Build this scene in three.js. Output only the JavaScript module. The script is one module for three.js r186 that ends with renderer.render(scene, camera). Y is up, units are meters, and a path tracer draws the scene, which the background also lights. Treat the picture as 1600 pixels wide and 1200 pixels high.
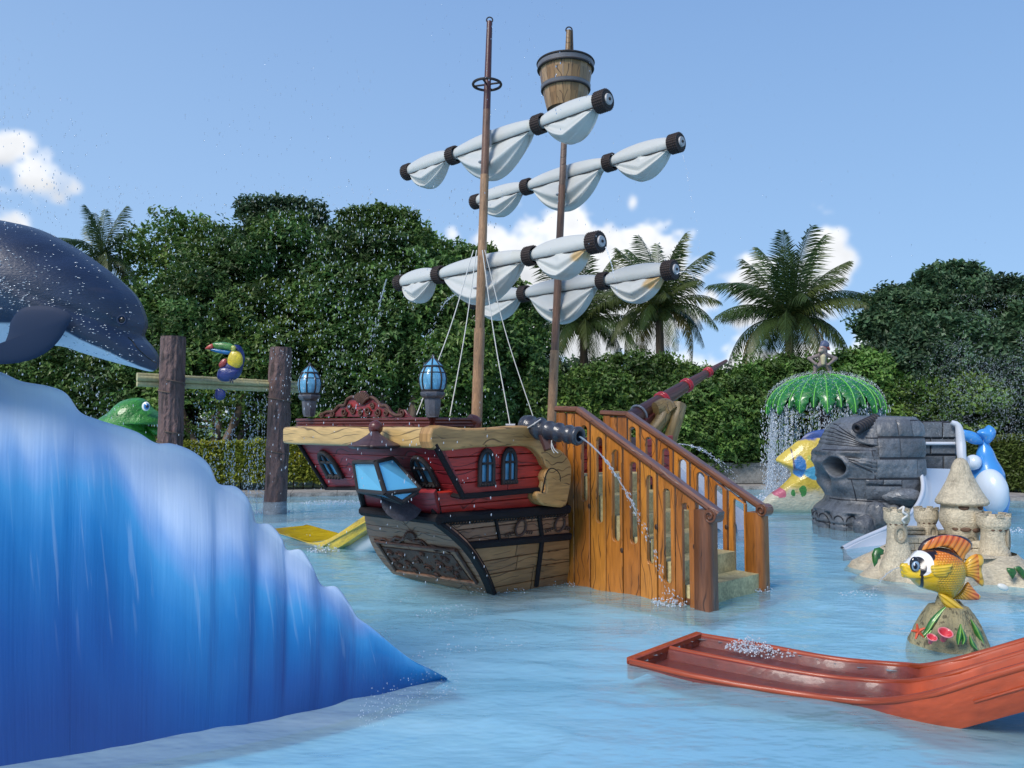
import * as THREE from 'three';
import { mergeGeometries, toCreasedNormals } from 'three/addons/utils/BufferGeometryUtils.js';
import { MarchingCubes } from 'three/addons/objects/MarchingCubes.js';

// ---------------------------------------------------------------- camera, sky, sun, exposure
const scene = new THREE.Scene();
const F_PX = 1232, EYE = 1.6, HORIZON = 667;
const PITCH = Math.atan((HORIZON - 600) / F_PX);
const camera = new THREE.PerspectiveCamera(2 * Math.atan(600 / F_PX) * 180 / Math.PI, 4 / 3, 0.05, 2000);
camera.position.set(0, EYE, 0); const EYEPOS = camera.position.clone(); camera.rotation.x = PITCH;
scene.add(camera);
const renderer = new THREE.WebGLRenderer({ antialias: true });
renderer.toneMapping = THREE.LinearToneMapping;
renderer.toneMappingExposure = 1.48;
renderer.shadowMap.enabled = true;
const SUN_DIR = new THREE.Vector3(-0.55, 0.75, 0.42).normalize();
const sun = new THREE.DirectionalLight(new THREE.Color(1.0, 0.94, 0.87), 2.45);
sun.position.copy(SUN_DIR).multiplyScalar(60); sun.target.position.set(0, 0, -9);
sun.castShadow = true; sun.shadow.radius = 46; sun.shadow.mapSize.set(2048, 2048);
Object.assign(sun.shadow.camera, { left: -28, right: 28, top: 28, bottom: -28, near: 1, far: 140 });
scene.add(sun, sun.target);

// ---------------------------------------------------------------- numbers and noise
let seed = 7;
const rnd = () => { seed = (seed * 1664525 + 1013904223) >>> 0; return seed / 4294967296; };
const rr = (a, b) => a + (b - a) * rnd();
const clamp = (x, a = 0, b = 1) => Math.min(b, Math.max(a, x));
const lerp = (a, b, t) => a + (b - a) * t;
const sstep = (a, b, x) => { const t = clamp((x - a) / (b - a)); return t * t * (3 - 2 * t); };
const V3 = (x, y, z) => new THREE.Vector3(x, y, z);
function hash2(x, y) { let h = Math.imul(x | 0, 374761393) ^ Math.imul(y | 0, 668265263); h = Math.imul(h ^ (h >>> 13), 1274126177); return ((h ^ (h >>> 16)) >>> 0) / 4294967296; }
function noise2(x, y, px = 0, py = 0) {
  const xi = Math.floor(x), yi = Math.floor(y), fx = x - xi, fy = y - yi;
  const w = (a, p) => p ? ((a % p) + p) % p : a;
  const sx = fx * fx * (3 - 2 * fx), sy = fy * fy * (3 - 2 * fy);
  const x0 = w(xi, px), x1 = w(xi + 1, px), y0 = w(yi, py), y1 = w(yi + 1, py);
  return lerp(lerp(hash2(x0, y0), hash2(x1, y0), sx), lerp(hash2(x0, y1), hash2(x1, y1), sx), sy);
}
function fbm(x, y, oct = 4, px = 0, py = 0) {
  let a = 0.5, s = 0, n = 0;
  for (let i = 0; i < oct; i++) { s += a * noise2(x + i * 17.3 * (px ? 0 : 1), y + i * 9.1 * (py ? 0 : 1), px, py); n += a; a *= 0.5; x *= 2; y *= 2; px *= 2; py *= 2; }
  return s / n;
}
const noise3 = (x, y, z) => (noise2(x + 31.7 * Math.floor(z), y + 11.3 * Math.floor(z)) * (1 - sstep(0, 1, z - Math.floor(z))) + noise2(x + 31.7 * (Math.floor(z) + 1), y + 11.3 * (Math.floor(z) + 1)) * sstep(0, 1, z - Math.floor(z)));

// the sky: clear blue with low cumulus banks all round the horizon
{
  const SKY_K = 0.75, w = 2048, h = 1024, data = new Float32Array(w * h * 4);
  const banks = [];   // [azimuth degrees from ahead, elevation, half width, height]
  const add = (az, el, hw, hh, k = 1) => banks.push([az, el, hw, hh, k]);
  add(0.2, 11.2, 4.6, 3.6, 1.05); add(5.0, 11.0, 5.2, 4.1, 1.05); add(9.8, 11.0, 3.6, 3.4, 1.05); add(4, 8.5, 9, 4, 1.05); add(13.5, 3.0, 9, 3.0, .9);
  add(-36.0, 12.0, 4.2, 3.2); add(-31.0, 15.4, 1.8, 1.6, .85); add(-33.6, 17.0, 2.2, 1.1, .7);
  add(22.2, 11.2, 1.5, 3.2, .95); add(21.2, 9.6, 1.9, 2.2, .95); add(17.2, 9.6, 2.0, 2.6, .95); add(8.8, 15.9, .55, .8, .55); add(20, 3, 9, 3.4, .9); add(-15, 3, 12, 3.4, .9);
  for (let i = 0; i < 26; i++) { const az = 48 + i * 10.3 + rr(-3, 3); add(az, rr(5, 15), rr(3, 9), rr(2.5, 5), rr(.6, 1)); }
  for (let j = 0; j < h; j++) {
    const el = ((j + 0.5) / h - 0.5) * 180;
    for (let i = 0; i < w; i++) {
      // equirectangular u: direction = (cos, ., sin) of the angle; ahead is -z
      const ang = ((i + 0.5) / w - 0.5) * 360;            // atan2(z, x)
      let az = ang + 90; if (az > 180) az -= 360;          // 0 ahead, + to the right
      const e = Math.max(el, 0) / 90;
      const t = Math.pow(e, 0.55);
      // haze near the horizon, deeper blue above
      let r = lerp(0.45, -0.03, t), g = lerp(0.72, 0.04, t), b = lerp(1.04, 0.34, t); r = Math.max(r, .035); g = Math.max(g, .11);
      const side = 0.5 + 0.5 * Math.cos((az + 70) * Math.PI / 180);   // a little paler towards the sun
      const pale = 0.24 * side * side * Math.exp(-e * 1.2);
      r = lerp(r, 0.52, pale); g = lerp(g, 0.66, pale); b = lerp(b, 0.86, pale);
      if (el > -1) {
        let c = 0, top = 0;
        for (const [ba, be, hw, hh, k] of banks) {
          let da = az - ba; if (da > 180) da -= 360; if (da < -180) da += 360;
          if (Math.abs(da) > hw * 1.9) continue;
          const de = el - be; if (Math.abs(de) > hh * 2) continue;
          const q = 1.06 + (k > 1 ? .2 : 0) - Math.hypot(da / hw, de / (de > 0 ? hh : hh * 1.25));
          if (q > -0.9) { const n = fbm((az + 200) * 0.62, el * 0.8, 7); const v = (q + (n - 0.5) * 1.55) * k; if (v > c) { c = v; top = de / hh; } }
        }
        const n2 = fbm((az + 300) * 0.9, el * 1.1, 4);
        const a = sstep(0.04, 0.50, c);
        const lit = clamp(0.80 + 0.14 * top + 0.35 * (n2 - 0.5) + 0.15 * sstep(0.6, 0.1, c), 0.5, 1);
        r = lerp(r, 0.93 * lit + 0.04, a); g = lerp(g, 0.92 * lit + 0.07, a); b = lerp(b, 0.90 * lit + 0.12, a);
      }
      const o = (j * w + i) * 4; data[o] = r * SKY_K; data[o + 1] = g * SKY_K; data[o + 2] = b * SKY_K; data[o + 3] = 1;
    }
  }
  const sky = new THREE.DataTexture(data, w, h, THREE.RGBAFormat, THREE.FloatType);
  sky.mapping = THREE.EquirectangularReflectionMapping; sky.magFilter = THREE.LinearFilter; sky.needsUpdate = true;
  scene.background = sky; scene.environment = sky; scene.environmentIntensity = 1; scene.backgroundIntensity = 1;
}

// ---------------------------------------------------------------- from the picture to the place
const CP = Math.cos(PITCH), SP = Math.sin(PITCH);
function ray(px, py) { const x = (px - 800) / F_PX, y = (600 - py) / F_PX; return V3(x, y * CP + SP, -CP + y * SP); }
function W(px, py, d) { const r = ray(px, py), k = d / -r.z; return V3(r.x * k, EYE + r.y * k, -d); }       // at distance d ahead
function G(px, py, y = 0) { const r = ray(px, py), k = (y - EYE) / r.y; return V3(r.x * k, y, r.z * k); }     // on a level
class Frame {   // a plane in the place with its own axes: u along, v up, n out towards the viewer
  constructor(p0, p1, p2) {
    this.o = p0.clone(); this.U = p1.clone().sub(p0).normalize();
    this.N = this.U.clone().cross(p2.clone().sub(p0)).normalize();
    if (this.N.dot(p0.clone().sub(EYEPOS)) > 0) this.N.negate();
    this.V = this.N.clone().cross(this.U).normalize();
    if (this.V.y < 0) { this.V.negate(); this.U.negate(); }
    this.m = new THREE.Matrix4().makeBasis(this.U, this.V, this.N).setPosition(this.o);
  }
  hit(px, py, n = 0) {
    const r = ray(px, py), o = this.o.clone().addScaledVector(this.N, n);
    const k = o.sub(EYEPOS).dot(this.N) / r.dot(this.N);
    const q = EYEPOS.clone().addScaledVector(r, k).sub(this.o);
    return [q.dot(this.U), q.dot(this.V)];
  }
  at(px, py, n = 0) { const [u, v] = this.hit(px, py, n); return this.p(u, v, n); }
  p(u, v, n = 0) { return V3(u, v, n).applyMatrix4(this.m); }
  poly(list, n = 0) { return list.map(([x, y]) => this.hit(x, y, n)); }
  shifted(n) { const f = Object.assign(Object.create(Frame.prototype), this); f.o = this.p(0, 0, n); f.m = new THREE.Matrix4().makeBasis(this.U, this.V, this.N).setPosition(f.o); return f; }
}
// ---------------------------------------------------------------- things and parts
const names = new Map();
function numbered(n) { const k = names.get(n) || 0; names.set(n, k + 1); return k ? `${n}_${String(k).padStart(3, '0')}` : n; }
function tag(o, label, category, group, kind) { if (label) o.userData.label = label; if (category) o.userData.category = category; if (group) o.userData.group = group; if (kind) o.userData.kind = kind; return o; }
function thing(name, label, category, pos = V3(0, 0, 0), group, rotY = 0) {
  const o = new THREE.Group(); o.name = numbered(name); o.position.copy(pos); o.rotation.y = rotY; scene.add(o);
  return tag(o, label, category, group);
}
const shade = o => { o.castShadow = true; o.receiveShadow = true; return o; };
const rootOf = o => { while (o.parent && o.parent !== scene) o = o.parent; return o; };
// geometry given in the place's own axes, hung under a thing or part
function part(name, geo, mat, parent, label) {
  if (Array.isArray(geo)) geo = merge(geo);
  const r = rootOf(parent); geo.translate(-r.position.x, -r.position.y, -r.position.z);
  const m = shade(new THREE.Mesh(geo, mat)); m.name = name; parent.add(m); if (label) m.userData.label = label;
  return m;
}
// geometry in the thing's own axes
function lpart(name, geo, mat, parent) { if (Array.isArray(geo)) geo = merge(geo); const m = shade(new THREE.Mesh(geo, mat)); m.name = name; parent.add(m); return m; }
function single(name, geo, mat, label, category, group, kind) {
  if (Array.isArray(geo)) geo = merge(geo);
  geo.computeBoundingBox(); const b = geo.boundingBox, c = V3((b.min.x + b.max.x) / 2, b.min.y, (b.min.z + b.max.z) / 2);
  geo.translate(-c.x, -c.y, -c.z); const m = shade(new THREE.Mesh(geo, mat)); m.name = numbered(name); m.position.copy(c); scene.add(m);
  return tag(m, label, category, group, kind);
}
function clean(g) {
  if (g.index) g = g.toNonIndexed();
  for (const k of Object.keys(g.attributes)) if (!['position', 'normal', 'uv', 'color'].includes(k)) g.deleteAttribute(k);
  if (!g.attributes.uv) g.setAttribute('uv', new THREE.BufferAttribute(new Float32Array(g.attributes.position.count * 2), 2));
  if (!g.attributes.normal) g.computeVertexNormals();
  return g;
}
function merge(list) {
  list = list.map(clean);
  if (list.some(g => g.attributes.color)) for (const g of list) if (!g.attributes.color) g.setAttribute('color', new THREE.BufferAttribute(new Float32Array(g.attributes.position.count * 3).fill(1), 3));
  return mergeGeometries(list);
}
// ---------------------------------------------------------------- shapes
function shapeOf(pts) { const s = new THREE.Shape(); pts.forEach(([x, y], i) => i ? s.lineTo(x, y) : s.moveTo(x, y)); s.closePath(); return s; }
function smooth(pts, closed = true, n = 6) {
  const c = new THREE.CatmullRomCurve3(pts.map(p => V3(p[0], p[1], p[2] || 0)), closed, 'centripetal');
  return c.getPoints(pts.length * n).slice(0, closed ? -1 : undefined).map(p => [p.x, p.y, p.z]);
}
function area2(p) { let a = 0; for (let i = 0; i < p.length; i++) { const q = p[(i + 1) % p.length]; a += p[i][0] * q[1] - q[0] * p[i][1]; } return a / 2; }
// a flat outline [u, v] on a frame, thick from n0 to n0 + t, edges rounded
function ext(F, pts, n0, t, bevel = 0.006, holes = []) {
  if (area2(pts) < 0) pts = pts.slice().reverse();
  const s = shapeOf(pts); for (const h of holes) s.holes.push(new THREE.Path(h.map(q => new THREE.Vector2(q[0], q[1]))));
  const b = Math.min(bevel, t * 0.45);
  const g = new THREE.ExtrudeGeometry(s, { depth: Math.max(t - 2 * b, 1e-4), bevelEnabled: b > 0, bevelThickness: b, bevelSize: b, bevelOffset: -b, bevelSegments: b > 0.012 ? 3 : 1, curveSegments: 8 });
  g.translate(0, 0, n0 + b); return F ? g.applyMatrix4(F.m) : g;
}
function clipHalf(poly, a, b, c) {   // keep a*x + b*y <= c
  const out = [];
  for (let i = 0; i < poly.length; i++) {
    const p = poly[i], q = poly[(i + 1) % poly.length], dp = a * p[0] + b * p[1] - c, dq = a * q[0] + b * q[1] - c;
    if (dp <= 0) out.push(p);
    if ((dp < 0 && dq > 0) || (dp > 0 && dq < 0)) { const t = dp / (dp - dq); out.push([lerp(p[0], q[0], t), lerp(p[1], q[1], t)]); }
  }
  return out;
}
// planks: the outline cut into rows (and staggered butts) with narrow gaps
function planks(poly, rows, gap, slope = 0, butts = 0) {
  const f = p => p[1] - slope * p[0]; let lo = Infinity, hi = -Infinity, ul = Infinity, uh = -Infinity;
  for (const p of poly) { lo = Math.min(lo, f(p)); hi = Math.max(hi, f(p)); ul = Math.min(ul, p[0]); uh = Math.max(uh, p[0]); }
  const out = [];
  for (let i = 0; i < rows; i++) {
    const a = lo + (hi - lo) * i / rows + gap / 2, b = lo + (hi - lo) * (i + 1) / rows - gap / 2;
    let q = clipHalf(clipHalf(poly, -slope, 1, b), slope, -1, -a);
    if (q.length < 3) continue;
    if (butts) {
      const x = ul + (uh - ul) * (0.3 + 0.4 * hash2(i, rows * 7));
      const l = clipHalf(q, 1, 0, x - gap / 2), r = clipHalf(q, -1, 0, -x - gap / 2);
      for (const k of [l, r]) if (k.length > 2 && Math.abs(area2(k)) > 1e-4) out.push(k);
    } else if (Math.abs(area2(q)) > 1e-4) out.push(q);
  }
  return out;
}
function tube(pts, r, seg = 0, rad = 8, closed = false) {
  const c = new THREE.CatmullRomCurve3(pts, closed, 'centripetal'); return new THREE.TubeGeometry(c, seg || Math.max(6, pts.length * 4), r, rad, closed);
}
function taperTube(pts, radii, seg = 24, rad = 10) {   // radius may vary; ends closed
  const c = new THREE.CatmullRomCurve3(pts, false, 'centripetal'), g = new THREE.TubeGeometry(c, seg, 1, rad, false), p = g.attributes.position;
  for (let i = 0; i <= seg; i++) {
    const t = i / seg, o = c.getPointAt(t), f = t * (radii.length - 1), k = Math.min(Math.floor(f), radii.length - 2), r = lerp(radii[k], radii[k + 1], f - k);
    for (let j = 0; j <= rad; j++) { const n = i * (rad + 1) + j; p.setXYZ(n, o.x + (p.getX(n) - o.x) * r, o.y + (p.getY(n) - o.y) * r, o.z + (p.getZ(n) - o.z) * r); }
  }
  g.computeVertexNormals();
  const caps = [0, 1].map(e => { const o = c.getPointAt(e), tn = c.getTangentAt(e), s = new THREE.CircleGeometry(radii[e ? radii.length - 1 : 0] * 0.999, rad); s.applyQuaternion(new THREE.Quaternion().setFromUnitVectors(V3(0, 0, 1), e ? tn : tn.negate())); return s.translate(o.x, o.y, o.z); });
  return merge([g, ...caps]);
}
function cyl(p0, p1, r0, r1, rad = 16, hs = 1) {
  const d = p1.clone().sub(p0), g = new THREE.CylinderGeometry(r1, r0, d.length(), rad, hs);
  g.applyQuaternion(new THREE.Quaternion().setFromUnitVectors(V3(0, 1, 0), d.clone().normalize())); const m = p0.clone().add(p1).multiplyScalar(0.5); return g.translate(m.x, m.y, m.z);
}
// a bar between two points: w across, h along `up`, edges chamfered
function bar(p0, p1, w, h, up = V3(0, 1, 0), bevel = 0.008) {
  const d = p1.clone().sub(p0), X = d.clone().normalize(), Z = X.clone().cross(up).normalize(), Y = Z.clone().cross(X).normalize();
  const b = Math.min(bevel, w * 0.3, h * 0.3), x = w / 2, y = h / 2;
  const s = shapeOf([[-x + b, -y], [x - b, -y], [x, -y + b], [x, y - b], [x - b, y], [-x + b, y], [-x, y - b], [-x, -y + b]]);
  const g = new THREE.ExtrudeGeometry(s, { depth: d.length(), bevelEnabled: false });
  g.applyMatrix4(new THREE.Matrix4().makeBasis(Z.clone().negate(), Y, X).setPosition(p0));
  return boxUV(g, X);
}
// uv in metres from position, grain along `along`
function boxUV(g, along = V3(1, 0, 0)) {
  g = g.index ? g.toNonIndexed() : g; const p = g.attributes.position, uv = new Float32Array(p.count * 2), a = V3(), b = V3(), c = V3(), n = V3();
  for (let i = 0; i < p.count; i += 3) {
    a.fromBufferAttribute(p, i); b.fromBufferAttribute(p, i + 1); c.fromBufferAttribute(p, i + 2); n.copy(b).sub(a).cross(c.clone().sub(a)).normalize();
    let u = along.clone().addScaledVector(n, -along.dot(n)); if (u.length() < 0.2) u = V3(n.y, n.z, n.x).cross(n); u.normalize(); const v = n.clone().cross(u);
    [a, b, c].forEach((q, k) => { uv[(i + k) * 2] = q.dot(u); uv[(i + k) * 2 + 1] = q.dot(v); });
  }
  g.setAttribute('uv', new THREE.BufferAttribute(uv, 2)); return g;
}
// a grid surface f(s, t) -> Vector3
function sheet(nu, nv, f, close = false, uvf) {
  const pos = [], uv = [], idx = [];
  for (let j = 0; j <= nv; j++) for (let i = 0; i <= nu; i++) { const p = f(i / nu, j / nv); pos.push(p.x, p.y, p.z); const q = uvf ? uvf(i / nu, j / nv) : [i / nu, j / nv]; uv.push(q[0], q[1]); }
  for (let j = 0; j < nv; j++) for (let i = 0; i < nu; i++) { const a = j * (nu + 1) + i, b = a + 1, c = a + nu + 1, d = c + 1; idx.push(a, b, d, a, d, c); }
  const g = new THREE.BufferGeometry(); g.setAttribute('position', new THREE.Float32BufferAttribute(pos, 3)); g.setAttribute('uv', new THREE.Float32BufferAttribute(uv, 2)); g.setIndex(idx); g.computeVertexNormals();
  if (close) { const n = g.attributes.normal; for (let j = 0; j <= nv; j++) { const a = j * (nu + 1), b = a + nu, x = n.getX(a) + n.getX(b), y = n.getY(a) + n.getY(b), z = n.getZ(a) + n.getZ(b), l = Math.hypot(x, y, z) || 1; n.setXYZ(a, x / l, y / l, z / l); n.setXYZ(b, x / l, y / l, z / l); } }
  return g;
}
function paintVerts(g, f) { const p = g.attributes.position, c = new Float32Array(p.count * 3); for (let i = 0; i < p.count; i++) { const q = f(p.getX(i), p.getY(i), p.getZ(i), i); c[i * 3] = q[0]; c[i * 3 + 1] = q[1]; c[i * 3 + 2] = q[2]; } g.setAttribute('color', new THREE.BufferAttribute(c, 3)); return g; }
// a plump form from an outline seen from the side: swells to +-t about the plane of the frame
function plump(F, pts, c, t, rings = 14, pow = 0.5, offs) {
  const n = pts.length, out = [];
  for (const sg of [1, -1]) {
    const g = sheet(n, rings, (s, k) => {
      const i = Math.round(s * n) % n, r = 1 - k, x = lerp(c[0], pts[i][0], r), y = lerp(c[1], pts[i][1], r), z = sg * t * Math.pow(Math.max(0, 1 - r * r), pow);
      return V3(x, y, z + (offs ? sg * offs(x, y, r) : 0));
    }, true, (s, k) => { const i = Math.round(s * n) % n, r = 1 - k; return [lerp(c[0], pts[i][0], r), lerp(c[1], pts[i][1], r)]; });
    if ((sg > 0) !== (area2(pts) > 0)) { const ix = g.index.array; for (let i = 0; i < ix.length; i += 3) { const q = ix[i]; ix[i] = ix[i + 1]; ix[i + 1] = q; } const nn = g.attributes.normal; for (let i = 0; i < nn.count; i++) nn.setXYZ(i, -nn.getX(i), -nn.getY(i), -nn.getZ(i)); }
    out.push(g);
  }
  const g = merge(out); return F ? g.applyMatrix4(F.m) : g;
}
// one continuous body from bones [[ax,ay,az,ra,bx,by,bz,rb], ...] by marching cubes
function body(bones, cell, k = 0.03) {
  const lo = V3(1e9, 1e9, 1e9), hi = V3(-1e9, -1e9, -1e9);
  for (const b of bones) for (const o of [0, 4]) { lo.min(V3(b[o] - b[o + 3], b[o + 1] - b[o + 3], b[o + 2] - b[o + 3])); hi.max(V3(b[o] + b[o + 3], b[o + 1] + b[o + 3], b[o + 2] + b[o + 3])); }
  const size = Math.max(hi.x - lo.x, hi.y - lo.y, hi.z - lo.z) + cell * 8, c = lo.clone().add(hi).multiplyScalar(0.5), res = Math.ceil(size / cell);
  const mc = new MarchingCubes(res, new THREE.MeshBasicMaterial(), false, false, 400000); mc.isolation = 0;
  const half = res / 2;
  for (let z = 0; z < res; z++) for (let y = 0; y < res; y++) for (let x = 0; x < res; x++) {
    const X = c.x + (x - half) / half * size / 2, Y = c.y + (y - half) / half * size / 2, Z = c.z + (z - half) / half * size / 2; let d = 1e3;
    for (const b of bones) {
      const ex = b[4] - b[0], ey = b[5] - b[1], ez = b[6] - b[2], l2 = ex * ex + ey * ey + ez * ez || 1e-9, t = clamp(((X - b[0]) * ex + (Y - b[1]) * ey + (Z - b[2]) * ez) / l2);
      const q = Math.hypot(X - b[0] - ex * t, Y - b[1] - ey * t, Z - b[2] - ez * t) - lerp(b[3], b[7], t);
      const h = clamp(0.5 + 0.5 * (d - q) / k); d = lerp(d, q, h) - k * h * (1 - h);
    }
    mc.field[x + y * res + z * res * res] = -d;
  }
  mc.update(); const n = mc.count, g = new THREE.BufferGeometry(), P = new Float32Array(n * 3), Nn = new Float32Array(n * 3);
  const sd = (X, Y, Z) => { let d = 1e3; for (const b of bones) { const ex = b[4] - b[0], ey = b[5] - b[1], ez = b[6] - b[2], l2 = ex * ex + ey * ey + ez * ez || 1e-9, t = clamp(((X - b[0]) * ex + (Y - b[1]) * ey + (Z - b[2]) * ez) / l2), q = Math.hypot(X - b[0] - ex * t, Y - b[1] - ey * t, Z - b[2] - ez * t) - lerp(b[3], b[7], t), h = clamp(0.5 + 0.5 * (d - q) / k); d = lerp(d, q, h) - k * h * (1 - h); } return d; };
  for (let i = 0; i < n; i++) { P[i * 3] = c.x + mc.positionArray[i * 3] * size / 2; P[i * 3 + 1] = c.y + mc.positionArray[i * 3 + 1] * size / 2; P[i * 3 + 2] = c.z + mc.positionArray[i * 3 + 2] * size / 2; const e = cell * .5, x = P[i * 3], y = P[i * 3 + 1], z = P[i * 3 + 2], nv = V3(sd(x + e, y, z) - sd(x - e, y, z), sd(x, y + e, z) - sd(x, y - e, z), sd(x, y, z + e) - sd(x, y, z - e)).normalize(); Nn.set([nv.x, nv.y, nv.z], i * 3); }
  { let agree = 0; for (let i = 0; i < n; i += 3) { const a = V3().fromArray(P, i * 3), b = V3().fromArray(P, i * 3 + 3), c2 = V3().fromArray(P, i * 3 + 6); agree += b.sub(a).cross(c2.sub(a)).dot(V3().fromArray(Nn, i * 3)); } if (agree < 0) for (let i = 0; i < n; i += 3) for (const A of [P, Nn]) for (let q = 0; q < 3; q++) { const w = A[i * 3 + 3 + q]; A[i * 3 + 3 + q] = A[i * 3 + 6 + q]; A[i * 3 + 6 + q] = w; } }
  g.setAttribute('position', new THREE.BufferAttribute(P, 3)); g.setAttribute('normal', new THREE.BufferAttribute(Nn, 3)); return boxUV(g);
}
// ---------------------------------------------------------------- textures and materials
const enc = c => { c = clamp(c); return Math.round(255 * (c <= 0.0031308 ? 12.92 * c : 1.055 * Math.pow(c, 1 / 2.4) - 0.055)); };
function tex(w, h, f, color = true) {
  const d = new Uint8Array(w * h * 4);
  for (let j = 0; j < h; j++) for (let i = 0; i < w; i++) { const c = f((i + 0.5) / w, (j + 0.5) / h), o = (j * w + i) * 4; if (color) { d[o] = enc(c[0]); d[o + 1] = enc(c[1]); d[o + 2] = enc(c[2]); d[o + 3] = 255; } else { const v = Math.round(255 * clamp(c)); d[o] = d[o + 1] = d[o + 2] = v; d[o + 3] = 255; } }
  const t = new THREE.DataTexture(d, w, h); t.magFilter = THREE.LinearFilter; t.minFilter = THREE.LinearMipmapLinearFilter; t.generateMipmaps = true; t.wrapS = t.wrapT = THREE.RepeatWrapping; if (color) t.colorSpace = THREE.SRGBColorSpace; t.needsUpdate = true; return t;
}
function rep(t, x, y = x) { const c = t.clone(); c.repeat.set(x, y); c.needsUpdate = true; return c; }
const rgb = (r, g, b) => new THREE.Color().setRGB(r, g, b);
const M = o => new THREE.MeshPhysicalMaterial(o);
// painted wood grain: long wavering dark lines, tile 1 m x 0.5 m, grain along u
const grainLine = (u, v) => {
  const wv = fbm(u * 3, v * 3, 3, 3, 3), y = v * 13 + (wv - 0.5) * 2.4 + 0.25 * Math.sin(2 * Math.PI * (u + wv));
  const f = Math.abs(y - Math.floor(y) - 0.5) * 2, k = hash2(Math.floor(y) % 13, 3), wd = 0.10 + 0.16 * noise2(u * 10, Math.floor(y), 10, 13);
  const a = sstep(wd, wd * 0.3, f) * (0.35 + 0.65 * k) * sstep(0.25, 0.55, noise2(u * 6 + 3, Math.floor(y) * 1.0, 6, 13));
  return a;
};
const T = {};
T.grain = tex(1024, 512, (u, v) => {
  const a = grainLine(u, v), fine = fbm(u * 8, v * 64, 3, 8, 64), big = fbm(u * 2, v * 5, 3, 2, 5);
  const k = (0.72 + 0.40 * (fine - 0.5) + 0.55 * (big - 0.5)) * (1 - 0.80 * a); return [k * 1.03, k * (1 - 0.04 * a), k * (0.97 - 0.05 * a)];
});
T.grainB = tex(1024, 512, (u, v) => 0.75 - 0.6 * grainLine(u, v) + 0.2 * (fbm(u * 8, v * 64, 3, 8, 64) - 0.5), false);
T.fine = tex(512, 512, (u, v) => fbm(u * 32, v * 32, 4, 32, 32), false);
T.lump = tex(512, 512, (u, v) => fbm(u * 6, v * 6, 5, 6, 6), false);
T.mottle = tex(512, 512, (u, v) => { const k = 0.72 + 0.75 * (fbm(u * 5, v * 5, 5, 5, 5) - 0.5) + 0.35 * (fbm(u * 40, v * 40, 2, 40, 40) - 0.5); return [k, k, k]; });
T.rough = tex(256, 256, (u, v) => 0.55 + 0.7 * (fbm(u * 8, v * 8, 4, 8, 8) - 0.5), false);
const wood = (r, g, b, rough = 0.42, coat = 0.25) => M({ color: rgb(r, g, b), map: T.grain, bumpMap: T.grainB, bumpScale: 0.004, roughness: rough, clearcoat: coat, clearcoatRoughness: 0.3 });
const paint = (r, g, b, rough = 0.35, bump = 0.0015) => M({ color: rgb(r, g, b), map: rep(T.mottle, 1.3), bumpMap: rep(T.lump, 2), bumpScale: bump, roughness: rough, clearcoat: 0.3, clearcoatRoughness: 0.2 });
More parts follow.
